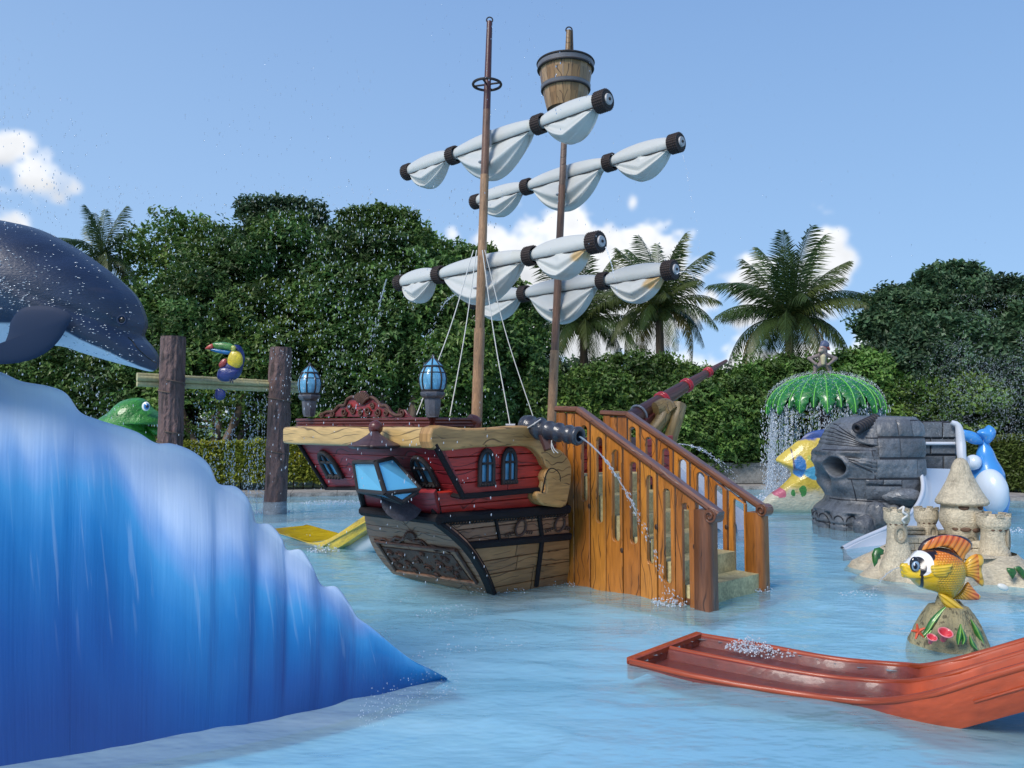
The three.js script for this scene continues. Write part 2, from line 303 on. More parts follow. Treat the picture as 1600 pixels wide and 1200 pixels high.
// ================================================================ setting: ground, pool, water, coping
const struct = (o) => tag(o, null, null, null, 'structure');
{
  const lawnTex = tex(512, 512, (u, v) => { const k = fbm(u * 12, v * 12, 5, 12, 12); return [0.05 + 0.06 * k, 0.09 + 0.08 * k, 0.025 + 0.03 * k]; });
  const lawn = M({ map: rep(lawnTex, 0.5), roughness: 0.95, bumpMap: rep(T.fine, 1), bumpScale: 0.03 });
  // one sheet to the horizon with the pool basin cut out of it
  const rim = [[-30, -13.5], [-14, -16.6], [-6.2, -18.3], [0, -19.6], [6, -20.6], [8.6, -20.2], [10.6, -17.6], [14, -15.2], [24, -12], [24, 8], [-30, 8]];   // x, z of the water's edge
  const flat = (pts, y, holes = []) => { const s = shapeOf(pts.map(([x, z]) => [x, -z])); for (const h of holes) s.holes.push(new THREE.Path(h.map(([x, z]) => new THREE.Vector2(x, -z)))); const g = new THREE.ShapeGeometry(s); g.rotateX(-Math.PI / 2); g.translate(0, y, 0); return g; };
  const grow = (pts, k) => { const n = pts.length, A = area2(pts) > 0 ? 1 : -1; return pts.map((p, i) => { const a = pts[(i + n - 1) % n], b = pts[(i + 1) % n]; const e1 = [p[0] - a[0], p[1] - a[1]], e2 = [b[0] - p[0], b[1] - p[1]], l1 = Math.hypot(...e1), l2 = Math.hypot(...e2); const nx = (e1[1] / l1 + e2[1] / l2) * A, ny = -(e1[0] / l1 + e2[0] / l2) * A, l = Math.hypot(nx, ny) || 1; return [p[0] + nx / l * k, p[1] + ny / l * k]; }); };
  const outer = grow(rim, 1.5);
  const ground = shade(new THREE.Mesh(flat([[-900, -900], [900, -900], [900, 300], [-900, 300]], 0.02, [outer]), lawn)); ground.name = 'ground'; scene.add(struct(ground));
  const stone = M({ color: rgb(0.42, 0.40, 0.37), map: rep(T.mottle, 0.8), bumpMap: rep(T.fine, 2), bumpScale: 0.004, roughness: 0.85 });
  // coping: slabs of stone round the edge
  const cop = new THREE.Group(); cop.name = 'pool_coping'; scene.add(struct(cop));
  for (let i = 0; i < rim.length; i++) {
    const n = rim.length, a = rim[i], b = rim[(i + 1) % n], c = outer[i], d = outer[(i + 1) % n], L = Math.hypot(b[0] - a[0], b[1] - a[1]);
    if (i > 7 || i < 1) { const g = new THREE.ExtrudeGeometry(shapeOf([a, b, d, c].map(([x, z]) => [x, -z])), { depth: 0.42, bevelEnabled: false }); g.rotateX(-Math.PI / 2); g.translate(0, -0.34, 0); part('coping_edge', boxUV(g), stone, cop); continue; }
    const k = Math.max(1, Math.round(L / 1.1));
    for (let j = 0; j < k; j++) {
      const q = (t, in_) => [lerp(in_ ? a[0] : c[0], in_ ? b[0] : d[0], t), -lerp(in_ ? a[1] : c[1], in_ ? b[1] : d[1], t)], e = 0.005 / L;
      const g = new THREE.ExtrudeGeometry(shapeOf([q(j / k + e, 1), q((j + 1) / k - e, 1), q((j + 1) / k - e, 0), q(j / k + e, 0)]), { depth: 0.40 + 0.004 * hash2(i, j), bevelEnabled: false });
      g.rotateX(-Math.PI / 2); g.translate(0, -0.34, 0); part('coping_slab', boxUV(g, V3(1, 0, 0)), stone, cop);
    }
  }
  const floorTex = tex(512, 512, (u, v) => { const k = fbm(u * 4, v * 4, 5, 4, 4) - 0.5; return [0.42 + 0.24 * k, 0.71 + 0.22 * k, 0.82 + 0.16 * k]; });
  const pf = shade(new THREE.Mesh(flat(rim, -0.165), M({ map: rep(floorTex, 0.25), roughness: 0.8 }))); pf.name = 'pool_floor'; scene.add(struct(pf));
  // the water: one sheet of real ripples, cloudy pale blue
  const wf = (x, z) => {
    const d = Math.hypot(x, z), near = sstep(16, 5, d);
    const w1 = fbm(x * 0.55 + 3 + 0.3 * z, z * 1.0 + 5, 3) - 0.5;
    const q = noise2(x * 1.25 + z * 0.55 + 9 + w1 * 2.2, z * 2.9 - 0.3 * x + 2), ridge = 1 - Math.abs(2 * q - 1);
    const r2 = 1 - Math.abs(2 * noise2(x * 3.1 + 40 + w1, z * 6.2 + 7) - 1);
    return 0.030 * w1 + near * (0.021 * ridge * ridge + 0.007 * r2 * r2) - .012 + 0.006 * (fbm(x * 3.2, z * 6.5, 2) - 0.5);
  };
  const waterTex = tex(1024, 1024, (u, v) => { const k = fbm(u * 5, v * 5, 5, 5, 5) - 0.5, s = sstep(0.56, 0.72, fbm(u * 3 + 0.3, v * 8, 5, 3, 8)); return [0.52 + 0.16 * k + 0.10 * s, 0.78 + 0.13 * k + 0.07 * s, 0.87 + 0.10 * k + 0.04 * s]; });
  const waterBump = tex(1024, 1024, (u, v) => { const w = fbm(u * 4, v * 4, 3, 4, 4) - 0.5; const a = 1 - Math.abs(2 * noise2(u * 9 + w * 3, v * 20 + w * 3, 0, 0) - 1); return 0.62 * fbm(u * 7, v * 17, 4, 7, 17) + 0.24 * fbm(u * 18, v * 40, 3, 18, 40) + 0.14 * fbm(u * 46, v * 90, 2, 46, 90); }, false);
  const water = M({ map: rep(waterTex, 0.13, 0.2), color: rgb(1, 1, 1), transmission: 0.64, thickness: 0, ior: 1.33, roughness: 0.085, specularIntensity: 0.7, bumpMap: rep(waterBump, 0.3, 0.3), bumpScale: 0.022, side: THREE.DoubleSide });
  // two grids: fine in front, coarser far off, clipped to the rim by dropping outside cells
  const inside = (x, z) => { let c = false; for (let i = 0, j = rim.length - 1; i < rim.length; j = i++) { const [xi, zi] = rim[i], [xj, zj] = rim[j]; if ((zi > z) !== (zj > z) && x < (xj - xi) * (z - zi) / (zj - zi) + xi) c = !c; } return c; };
  const foot = [[992, 1037], [1100, 1063], [1240, 1086], [1352, 1101], [1425, 1094], [1475, 1072], [1455, 1047], [1412, 1047], [1310, 1036], [1190, 1014], [1094, 998]].map(([x, y]) => { const p = G(x, y); return [p.x, p.z]; });   // the slide trough lies here: the pool's sheet stops at its rim
  const inFoot = (x, z) => { let c = false; for (let i = 0, j = foot.length - 1; i < foot.length; j = i++) { const [xi, zi] = foot[i], [xj, zj] = foot[j]; if ((zi > z) !== (zj > z) && x < (xj - xi) * (z - zi) / (zj - zi) + xi) c = !c; } return c; };
  const pos = [], uv = [], idx = [];
  const zs = []; for (let z = 2; z > -21.5;) { zs.push(z); z -= clamp(0.012 * (1 + (-z) * 0.9), 0.03, 0.2); }
  const nx = 520; for (const z of zs) for (let i = 0; i <= nx; i++) { const half = 3.2 + (2 - z) * 0.82, x = lerp(-half, half, i / nx); const ok = inside(x, z); pos.push(x, ok ? wf(x, z) : -0.2, z); uv.push(x, z); }
  for (let j = 0; j < zs.length - 1; j++) for (let i = 0; i < nx; i++) { const a = j * (nx + 1) + i, b = a + 1, c = a + nx + 1, d = c + 1; if (pos[a * 3 + 1] < -0.1 && pos[d * 3 + 1] < -0.1) continue; if (inFoot((pos[a * 3] + pos[d * 3]) / 2, (pos[a * 3 + 2] + pos[d * 3 + 2]) / 2)) continue; idx.push(a, b, d, a, d, c); }
  const g = new THREE.BufferGeometry(); g.setAttribute('position', new THREE.Float32BufferAttribute(pos, 3)); g.setAttribute('uv', new THREE.Float32BufferAttribute(uv, 2)); g.setIndex(idx); g.computeVertexNormals();
  const wm = shade(new THREE.Mesh(g, water)); wm.name = 'pool_water'; wm.castShadow = false; scene.add(struct(wm));
  globalThis.waterAt = wf;
  // low grey wall behind the pool, in cast lengths
  const wall = thing('low_wall', 'low grey concrete wall with a coping beyond the pool behind the stairs', 'wall', V3(2.6, 0, -21.6));
  const wmat = M({ color: rgb(0.36, 0.36, 0.34), map: rep(T.mottle, 0.6), bumpMap: rep(T.fine, 1.5), bumpScale: 0.006, roughness: 0.9 });
  for (let k = 0; k < 6; k++) {
    const x = -1 + k * 1.72, g1 = new THREE.BoxGeometry(1.71, 0.46, 0.3); part('wall_length', boxUV(g1.translate(x + 0.86, 0.31, -21.6)), wmat, wall);
    part('cap_stone', boxUV(new THREE.BoxGeometry(1.712, 0.09, 0.36).translate(x + 0.86, 0.585, -21.6)), stone, wall);
  }
}
// ================================================================ plants
const leafMat = (r, g, b, rough = 0.5, tr = 0.35) => M({ color: rgb(r, g, b), roughness: rough, transmission: tr, thickness: 0, side: THREE.DoubleSide, specularIntensity: 0.5 });
// a twig of a few folded leaves, about 1 unit across
function leafSpray(n, len, wid, sd) {
  const s0 = seed; seed = sd; const pos = [], idx = [];
  for (let i = 0; i < n; i++) {
    const a = rr(0, 6.28), e = rr(-0.5, 1.0), dir = V3(Math.cos(a) * Math.cos(e), Math.sin(e), Math.sin(a) * Math.cos(e)), base = V3(rr(-.35, .35), rr(-.3, .3), rr(-.35, .35));
    const side = dir.clone().cross(V3(rr(-.4, .4), 1, rr(-.4, .4))).normalize(), up = side.clone().cross(dir).normalize(), L = len * rr(.7, 1.2), w = wid * rr(.8, 1.2), o = pos.length / 3;
    const tip = base.clone().addScaledVector(dir, L).addScaledVector(up, -L * 0.15), mid = base.clone().addScaledVector(dir, L * 0.45);
    for (const p of [base, mid.clone().addScaledVector(side, w).addScaledVector(up, w * .35), tip, mid.clone().addScaledVector(side, -w).addScaledVector(up, w * .35)]) pos.push(p.x, p.y, p.z);
    idx.push(o, o + 1, o + 2, o, o + 2, o + 3);
  }
  seed = s0; const g = new THREE.BufferGeometry(); g.setAttribute('position', new THREE.Float32BufferAttribute(pos, 3)); g.setIndex(idx); return clean(g.toNonIndexed());
}
const SPRAYS = [leafSpray(7, .62, .17, 11), leafSpray(7, .55, .2, 12), leafSpray(8, .7, .15, 13)];
// foliage through a set of lobes [x, y, z, rx, ry, rz, share]: leaves thickest near each lobe's skin
function foliage(name, parent, lobes, count, size, mat, tint, opt = {}) {
  const r = rootOf(parent), m4 = new THREE.Matrix4(), q = new THREE.Quaternion(), c = new THREE.Color();
  const base = lobes.slice();   // smaller tufts break the outline of every lobe
  if (!opt.plain) for (const l of base) for (let i = 0; i < 9; i++) { const a = rr(0, 6.28), e = rr(-.35, 1.3), k = rr(.16, .36); lobes.push([l[0] + Math.cos(a) * Math.cos(e) * l[3] * 1.0, l[1] + Math.sin(e) * l[4] * .92, l[2] + Math.abs(Math.sin(a)) * Math.cos(e) * l[5] * .8, l[3] * k, l[4] * k * .8, l[5] * k, (l[6] ?? 1) * .75]); }
  let tot = 0; for (const l of lobes) tot += (l[6] ?? 1) * Math.pow(l[3] * l[4] * l[5], 2 / 3);
  const mats = []; const cols = [];
  for (const l of lobes) {
    const n = Math.round(count * (l[6] ?? 1) * Math.pow(l[3] * l[4] * l[5], 2 / 3) / tot), tone = rr(.62, 1.5), hue = rr(-1, 1);
    for (let i = 0; i < n; i++) {
      let x, y, z, d; do { x = rr(-1, 1); y = rr(-1, 1); z = rr(-1, 1); d = Math.hypot(x, y, z); } while (d > 1 || d < 0.05);
      const rad = (opt.fill ? Math.pow(rnd(), .4) : lerp(0.72, 1.0, Math.pow(rnd(), .55))); x = x / d; y = y / d; z = z / d;
      const bump = 1 + 0.44 * (noise3(x * 2.2 + l[0] * 3, y * 2.2 + l[1] * 3 + 50, z * 2.2 + l[2] + 20) - .5) * 2 + 0.12 * (noise3(x * 6 + l[0] * 3, y * 6 + 70, z * 6 + 30) - .5) * 2;
      if (noise3(x * 3.4 + l[0], y * 3.4 + 10 + l[1], z * 3.4 + 9) < (opt.gap || .30)) continue;
      const p = V3(l[0] + x * l[3] * rad * bump, l[1] + y * l[4] * rad * bump, l[2] + z * l[5] * rad * bump);
      if (p.y < 0.12) continue;
      if (opt.front && z < -0.55 && y < 0.3) continue;
      q.setFromEuler(new THREE.Euler(rr(-.7, .7) + z * .5, rr(0, 6.28), rr(-.7, .7) - x * .5)); const s = size * rr(.5, 1.5);
      m4.compose(p.sub(r.position), q, V3(s, s, s)); mats.push(m4.clone());
      const k = tone * rr(.6, 1.35), y2 = (tint || 0) * Math.max(0, hue + rr(-.6, .6)); c.setRGB(k * (1 + .75 * y2), k * (1 + .28 * y2), k * (1 - .1 * y2)); cols.push(c.clone());
    }
  }
  const per = Math.ceil(mats.length / SPRAYS.length);
  const g = new THREE.Group(); g.name = name; parent.add(g);
  SPRAYS.forEach((sp, k) => { const a = mats.filter((_, i) => i % SPRAYS.length === k), b = cols.filter((_, i) => i % SPRAYS.length === k); if (!a.length) return; const im = new THREE.InstancedMesh(sp, mat, a.length); a.forEach((m, i) => { im.setMatrixAt(i, m); im.setColorAt(i, b[i]); }); im.name = 'leaves'; im.userData.kind = 'stuff'; shade(im); g.add(im); });
  return g;
}
const barkTex = tex(512, 512, (u, v) => { const k = fbm(u * 18, v * 5, 4, 18, 5); const d = sstep(.42, .3, fbm(u * 10, v * 3, 3, 10, 3)); return [0.16 * k * 1.5 * (1 - .6 * d), 0.115 * k * 1.5 * (1 - .6 * d), 0.08 * k * 1.5 * (1 - .6 * d)]; });
const barkMat = M({ map: barkTex, roughness: 0.95, bumpMap: rep(T.lump, 2, 1), bumpScale: 0.03 });
const coreMat = M({ color: rgb(0.16, 0.105, 0.065), map: rep(T.mottle, 2), roughness: .9 });
function limbs(parent, base, tips, r) {
  const gs = [cyl(base, base.clone().lerp(tips[0], 0.35).setX(base.x), r, r * .75, 10)];
  for (const t of tips) { const m = base.clone().lerp(t, 0.45); m.x += rr(-.3, .3); m.z += rr(-.3, .3); gs.push(taperTube([base.clone().setY(base.y + .3), m, t], [r * .7, r * .45, r * .12], 14, 7)); }
  return part('trunk', gs, barkMat, parent);
}
// a lobe placed from the picture: centre px, py at depth d with half sizes in pixels
const lobe = (px, py, d, hw, hh, dz = 0.8, share = 1) => { const p = W(px, py, d), k = d / F_PX; return [p.x, p.y, p.z, hw * k, hh * k, Math.min(hw, hh) * k * dz, share]; };
const GREEN_A = leafMat(0.13, 0.225, 0.05, .45, .45), GREEN_B = leafMat(0.10, 0.19, 0.05, .42, .45), GREEN_C = leafMat(0.13, 0.24, 0.055, .5, .45), GREEN_D = leafMat(0.08, 0.15, 0.072, .45, .45), HEDGE = leafMat(0.30, 0.34, 0.05, .5, .4);  // GREEN_D is bluer: haze over the right-hand trees put into the leaf colour
function tree(name, label, lobes, count, size, mat, tint, trunkPx, opt) {
  const d = trunkPx[1], b = W(trunkPx[0], 700, d); b.y = 0;
  const t = thing(name, label, 'tree', b);
  const big = lobes.slice().sort((p, q) => q[3] * q[4] - p[3] * p[4]).slice(0, 9);
  limbs(t, b, big.map(l => V3(l[0], l[1], l[2])), trunkPx[2] || .16);
  foliage('crown', t, lobes, count, size, mat, tint, opt);
  return t;
}
// big dense trees on the left, one behind another
tree('broadleaf_tree', 'loose thin-leaved tree with gaps of sky, behind the dolphin head', [lobe(262, 400, 23.6, 62, 55, 1), lobe(225, 390, 24.1, 34, 40, 1, .6), lobe(300, 370, 23.6, 34, 34, 1, .6), lobe(258, 352, 23.6, 26, 30, 1, .5), lobe(330, 400, 23.1, 45, 50, 1), lobe(215, 440, 23.6, 30, 30, 1, .5), lobe(250, 455, 23.1, 60, 40, 1, .8)], 2600, .22, GREEN_A, .35, [285, 21, .11], { gap: .5, fill: 1 });
tree('broadleaf_tree', 'dense dark round tree over the log posts and toucan', [lobe(330, 505, 21.6, 110, 90), lobe(250, 560, 21.6, 90, 100), lobe(420, 430, 22.1, 95, 75), lobe(445, 385, 22.6, 60, 45), lobe(330, 430, 22.1, 55, 50), lobe(330, 620, 21.2, 130, 90), lobe(430, 560, 21.2, 110, 100), lobe(200, 620, 21.4, 90, 70), lobe(100, 600, 21.6, 110, 60), lobe(30, 590, 21.6, 90, 60), lobe(480, 640, 21.4, 80, 90)], 26000, .20, GREEN_B, .5, [330, 19.5, .2]);
tree('broadleaf_tree', 'tall open-topped tree rising behind the dense round tree', [lobe(425, 345, 24.6, 52, 34, 1, .8), lobe(395, 325, 24.6, 24, 18, 1, .5), lobe(460, 330, 24.6, 26, 22, 1, .5), lobe(490, 345, 24.6, 24, 26, 1, .5), lobe(470, 380, 24.6, 60, 40, 1), lobe(430, 390, 24.6, 60, 40, 1)], 5200, .20, GREEN_D, .25, [440, 22, .14], { gap: .3 });
tree('broadleaf_tree', 'wide dense dark tree behind the left mast and stern lanterns', [lobe(590, 420, 22.1, 95, 65), lobe(650, 450, 22.1, 80, 75), lobe(540, 480, 21.6, 80, 70), lobe(620, 520, 21.4, 110, 80), lobe(700, 560, 21.4, 90, 110), lobe(560, 600, 21.2, 110, 90), lobe(660, 640, 21.2, 110, 70), lobe(780, 600, 21.9, 70, 110), lobe(760, 480, 22.4, 60, 60), lobe(700, 420, 22.6, 40, 40, 1, .8), lobe(820, 530, 22.4, 40, 60)], 27000, .20, GREEN_B, .4, [630, 19.5, .22]);
tree('broadleaf_tree', 'round-topped tree crown against the sky behind the two masts', [lobe(560, 365, 25.1, 42, 36, 1), lobe(600, 350, 25.1, 50, 26, 1), lobe(640, 375, 25.1, 34, 34, 1), lobe(600, 395, 25.1, 70, 40, 1), lobe(750, 418, 25.1, 32, 30, 1, .8)], 6200, .2, GREEN_A, .3, [600, 22.5, .14], { gap: .2 });
// right-hand mass
tree('broadleaf_tree', 'big dark spreading tree at the right behind the skull slide', [lobe(1490, 455, 23, 75, 40), lobe(1440, 500, 22.5, 90, 45), lobe(1560, 500, 22.5, 80, 60), lobe(1400, 470, 23.3, 50, 20, 1, .7), lobe(1385, 508, 22.8, 45, 24, 1, .8), lobe(1500, 570, 21.8, 140, 70), lobe(1420, 590, 21.5, 90, 65), lobe(1590, 600, 21.5, 90, 90), lobe(1490, 430, 23, 28, 16, 1, .6), lobe(1640, 520, 22, 90, 80)], 26000, .22, GREEN_D, .25, [1480, 22.8, .25]);
tree('shrub_tree', 'lighter green bushy tree below the right-hand tree, left of the mist', [lobe(1350, 600, 21, 80, 50), lobe(1400, 640, 20.8, 80, 50), lobe(1480, 640, 20.8, 90, 50), lobe(1340, 650, 20.9, 60, 60), lobe(1290, 640, 21.6, 60, 50)], 9000, .2, GREEN_C, .5, [1400, 21, .12]);
tree('shrub_tree', 'bright green rounded shrub behind the bowsprit', [lobe(1110, 650, 21.9, 85, 62), lobe(1060, 690, 21.8, 70, 55), lobe(1150, 690, 21.8, 70, 50), lobe(1100, 620, 22.2, 55, 40), lobe(1190, 612, 22.6, 60, 48, 1, .8), lobe(1245, 600, 23, 60, 42, 1, .8), lobe(1200, 670, 22.2, 50, 60)], 11000, .19, GREEN_C, .3, [1110, 22, .12]);
tree('shrub_tree', 'leafy mid-green shrub between the right mast and the palms', [lobe(930, 620, 22, 70, 45), lobe(990, 605, 22.3, 65, 50), lobe(900, 660, 21.9, 70, 50), lobe(1000, 660, 21.9, 70, 50), lobe(840, 640, 22, 60, 60), lobe(1035, 600, 22.6, 50, 38, 1, .8)], 9500, .19, GREEN_A, .35, [950, 22, .12], { gap: .12 });
tree('broadleaf_tree', 'far row of trees showing low between the masts', [lobe(880, 610, 30, 130, 45), lobe(1060, 625, 30, 130, 45), lobe(1250, 620, 30, 130, 60), lobe(760, 620, 30, 130, 60), lobe(1420, 620, 30, 150, 60), lobe(1600, 640, 30, 150, 60), lobe(120, 630, 30, 160, 60), lobe(-80, 620, 30, 160, 90)], 13000, .3, GREEN_D, .2, [900, 30, .2]);

// ---- hedges: clipped boxes of leaves on short stems
function hedge(label, a, b, h, w, count, mat, tint, y0 = 0.28) {
  const c = a.clone().add(b).multiplyScalar(.5).setY(0), t = thing('hedge', label, 'hedge', c), d = b.clone().sub(a).setY(0), L = d.length(), X = d.normalize(), Z = V3(-X.z, 0, X.x);
  const core = new THREE.BoxGeometry(L - .2, h - y0 - .2, w - .25); core.applyMatrix4(new THREE.Matrix4().makeBasis(X, V3(0, 1, 0), Z)); core.translate(c.x, (h + y0) / 2, c.z); part('inner_twigs', core, coreMat, t);
  const st = []; for (let s = .15; s < L; s += .22) { const p = a.clone().addScaledVector(X, s).addScaledVector(Z, rr(-w / 3, w / 3)).setY(0); st.push(cyl(p, p.clone().add(V3(rr(-.06, .06), y0 + .25, 0)), .016, .012, 5)); } part('stems', st, barkMat, t).userData.kind = 'stuff';
  const m4 = new THREE.Matrix4(), q = new THREE.Quaternion(), col = new THREE.Color(), per = Math.ceil(count / 3);
  const crown = new THREE.Group(); crown.name = 'foliage'; t.add(crown);
  SPRAYS.forEach(sp => { const im = new THREE.InstancedMesh(sp, mat, per);
    for (let i = 0; i < per; i++) {
      const s = rr(0, L), f = rnd(); let p = a.clone().addScaledVector(X, s); const bulge = .10 * (fbm(s * 1.3, f * 3, 3) - .5) * 2;
      if (f < .38) p.setY(h - .04 + bulge * .6 + rr(-.07, .03)).addScaledVector(Z, rr(-w / 2, w / 2)); else { p.setY(lerp(y0, h, Math.pow(rnd(), .8))).addScaledVector(Z, (rnd() < .82 ? 1 : -1) * (w / 2 + bulge + rr(-.1, .02))); }
      q.setFromEuler(new THREE.Euler(rr(-.8, .8), rr(0, 6.28), rr(-.8, .8))); const k = .15 * rr(.7, 1.3); m4.compose(p.sub(c), q, V3(k, k, k)); im.setMatrixAt(i, m4);
      const b2 = rr(.55, 1.4), yv = tint * rnd() * sstep(.35, .7, fbm(s * .8, p.y * 2, 3)); col.setRGB(b2 * (1 + .6 * yv), b2 * (1 + .2 * yv), b2 * .9); im.setColorAt(i, col);
    } im.name = 'leaves'; im.userData.kind = 'stuff'; shade(im); crown.add(im); });
  return t;
}
{ const a = W(230, 765, 19.2), b = W(585, 765, 20.2); hedge('clipped low yellow-green hedge along the pool edge behind the log posts', a, b, 1.20, .9, 10500, HEDGE, 1); }
{ const a = W(1470, 700, 21.5), b = W(1680, 700, 17.6); hedge('clipped green and yellow hedge at the right edge beside the whale', a, b, 1.32, .9, 11000, leafMat(0.10, 0.15, 0.035, .5, .35), .9, .15); }
{ const a = W(1380, 700, 24.5), b = W(1720, 700, 20.6); hedge('taller dark clipped hedge showing above the yellow-green one at the right', a, b, 1.66, .9, 9000, GREEN_D, .2, .15); }

// ---- coconut palms: ringed leaning trunk, arching fronds of hanging leaflets
const palmBark = M({ map: tex(256, 512, (u, v) => { const r = Math.abs(((v * 22 + .3 * noise2(u * 6, v * 22, 6, 22)) % 1) - .5) * 2, k = .6 + .5 * fbm(u * 8, v * 30, 3, 8, 30); const d = sstep(.75, 1, r); return [.15 * k * (1 - .5 * d), .115 * k * (1 - .5 * d), .085 * k * (1 - .5 * d)]; }), roughness: .95, bumpMap: rep(T.lump, 1, 6), bumpScale: .02 });
const frondMats = [leafMat(0.055, 0.095, 0.028, .38, .3), leafMat(0.085, 0.115, 0.03, .4, .35), leafMat(0.17, 0.15, 0.045, .5, .35)];
function frondGeo(len, droop, sd) {
  const s0 = seed; seed = sd; const pos = [], idx = [];
  const rib = t => V3(0, len * (.62 * t - droop * t * t * .9), -len * t * (1 - .12 * droop * t));
  const N = 62;
  for (let i = 3; i < N; i++) for (const sg of [-1, 1]) {
    const t = i / N, p = rib(t), q = rib(t + .02), along = q.clone().sub(p).normalize(), L = len * .31 * Math.pow(Math.sin(Math.PI * clamp(.10 + t * .86)), .7) * rr(.8, 1.1), w = .0155 * len * rr(.8, 1.1) * .5;
    const hang = rr(.5, 1.1) + .45 * droop, dir = V3(sg * .8, 0, 0).addScaledVector(along, .75).add(V3(0, -hang * .6, 0)).normalize(), tip = dir.clone().add(V3(0, -hang * .55, 0)).normalize();
    const m = p.clone().addScaledVector(dir, L * .5), e = m.clone().addScaledVector(tip, L * .5), wd = along.clone().multiplyScalar(w), o = pos.length / 3;
    for (const k of [p.clone().addScaledVector(wd, -.6), p.clone().addScaledVector(wd, .6), m.clone().sub(wd), m.clone().add(wd), e]) pos.push(k.x, k.y, k.z);
    idx.push(o, o + 1, o + 3, o, o + 3, o + 2, o + 2, o + 3, o + 4);
  }
  const g = new THREE.BufferGeometry(); g.setAttribute('position', new THREE.Float32BufferAttribute(pos, 3)); g.setIndex(idx);
  const ribG = taperTube([0, .25, .5, .75, 1].map(rib), [.013 * len, .009 * len, .006 * len, .003 * len, .001 * len], 14, 5); seed = s0; return merge([g.toNonIndexed(), ribG]);
}
const FRONDS = [.35, .6, .9, 1.15].map((d, i) => [frondGeo(1, d, 91 + i), frondGeo(1, d + .1, 191 + i)]);
function palm(label, px, py, d, frondLen, n, lean = 0, name = 'coconut_palm', seedN = 1, skipUp = 0) {
  const top = W(px, py, d), base = V3(top.x + lean, 0, top.z); const s0 = seed; seed = seedN * 7919;
  const t = thing(name, label, 'palm tree', base, 'coconut palms beyond the pool');
  part('trunk', taperTube([base, base.clone().lerp(top, .5).add(V3(lean * -.25, 0, 0)), top], [.19, .14, .12], 20, 12), palmBark, t);
  const nuts = []; for (let i = 0; i < 6; i++) { const a = i * 1.05, s = new THREE.SphereGeometry(.11, 10, 8); s.scale(1, 1.25, 1); nuts.push(s.translate(top.x + .2 * Math.cos(a), top.y - .2, top.z + .2 * Math.sin(a))); } part('coconuts', nuts, M({ color: rgb(.10, .11, .03), roughness: .6 }), t);
  for (let i = 0; i < n; i++) {
    const f = i / n, el = lerp(1.25, -.8, Math.pow(f, .8)) + rr(-.12, .12), az = i * 2.39996 + rr(-.25, .25), kind = f < .3 ? 0 : f < .6 ? 1 : f < .85 ? 2 : 3;
    const m = shade(new THREE.Mesh(FRONDS[kind][i % 2], frondMats[i >= n - 2 ? 2 : (rnd() < .3 ? 1 : 0)])); m.name = 'frond'; const k = frondLen * rr(.85, 1.1);
    m.scale.set(k, k, k); m.rotation.set(el * .9, az, 0, 'YXZ'); m.position.copy(top).sub(base).add(V3(0, .05, 0)); t.add(m);
  }
  seed = s0; return t;
}
palm('full coconut palm standing above the leaf umbrella fountain', 1232, 500, 24, 2.7, 34, .2, 'coconut_palm', 3);
palm('coconut palm half hidden by the lowest sail at the right', 1030, 486, 25, 2.45, 30, .1, 'coconut_palm', 4);
palm('coconut palm close to the right mast with hanging yellow fronds', 912, 508, 26, 2.5, 28, .0, 'coconut_palm', 5);
palm('coconut palm rising behind the dolphin back', 160, 408, 23, 1.6, 20, -.3, 'coconut_palm', 6);
// ================================================================ the pirate ship
const mRed = wood(0.36, 0.028, 0.026, .38), mRedDark = wood(0.24, 0.022, 0.028, .4), mOak = wood(0.30, 0.165, 0.072, .45), mOakDark = wood(0.42, 0.215, 0.125, .5, .05), mYellowLog = wood(0.70, 0.48, 0.19, .42), mTanLog = wood(0.66, 0.38, 0.135, .45, .08), mMaroon = wood(0.15, 0.035, 0.03, .35);
const mBlack = M({ color: rgb(0.016, 0.014, 0.016), roughness: .6, specularIntensity: .3, bumpMap: rep(T.lump, 3), bumpScale: .006 }), mIron = M({ color: rgb(0.035, 0.030, 0.030), roughness: .5, specularIntensity: .5, bumpMap: rep(T.lump, 4), bumpScale: .004 }), mCarve = M({ color: rgb(0.15, 0.08, 0.06), map: rep(T.mottle, 2), roughness: .5, specularIntensity: .4, bumpMap: rep(T.lump, 6), bumpScale: .004 });
const mPane = M({ color: rgb(0.20, 0.56, 0.84), map: rep(T.mottle, .3), roughness: .22, clearcoat: .5 });
const mPaneSoft = M({ color: rgb(0.15, 0.54, 0.80), roughness: .2, clearcoat: .5 });
const mCannon = M({ color: rgb(0.035, 0.038, 0.05), roughness: .32, clearcoat: .4, bumpMap: rep(T.lump, 5), bumpScale: .003 });
const mPewter = M({ color: rgb(0.11, 0.11, 0.13), map: rep(T.mottle, 2), roughness: .4, bumpMap: rep(T.lump, 3), bumpScale: .004 });

const ship = thing('pirate_ship', 'red and brown play pirate ship with blue windows standing in the pool', 'play ship', G(772, 928));
const A1 = W(685, 813, 7.02), B1 = G(772, 928), sternDir = V3(-.766, 0, -.643);
const LT = new Frame(A1, A1.clone().add(sternDir), B1);                       // lower transom
const LS = new Frame(B1, G(887, 909), A1);                                     // lower side
const A2 = W(683, 703, 6.8), B2 = W(723, 774, 7.0);
const GT = new Frame(A2, A2.clone().add(sternDir), B2);                        // gallery stern
const GS = new Frame(B2, W(850, 764, 7.72), A2);                               // gallery side
const px = (F, l, n = 0) => F.poly(l, n);
function boards(name, F, list, rows, n0, t, mat, parent, slope = 0, butts = 0) {
  const pts = px(F, list); planks(pts, rows, .006, slope, butts).forEach(q => part(name, ext(F, q, n0, t, .005), Array.isArray(mat) ? mat[Math.floor(rnd() * mat.length)] : mat, parent));
}
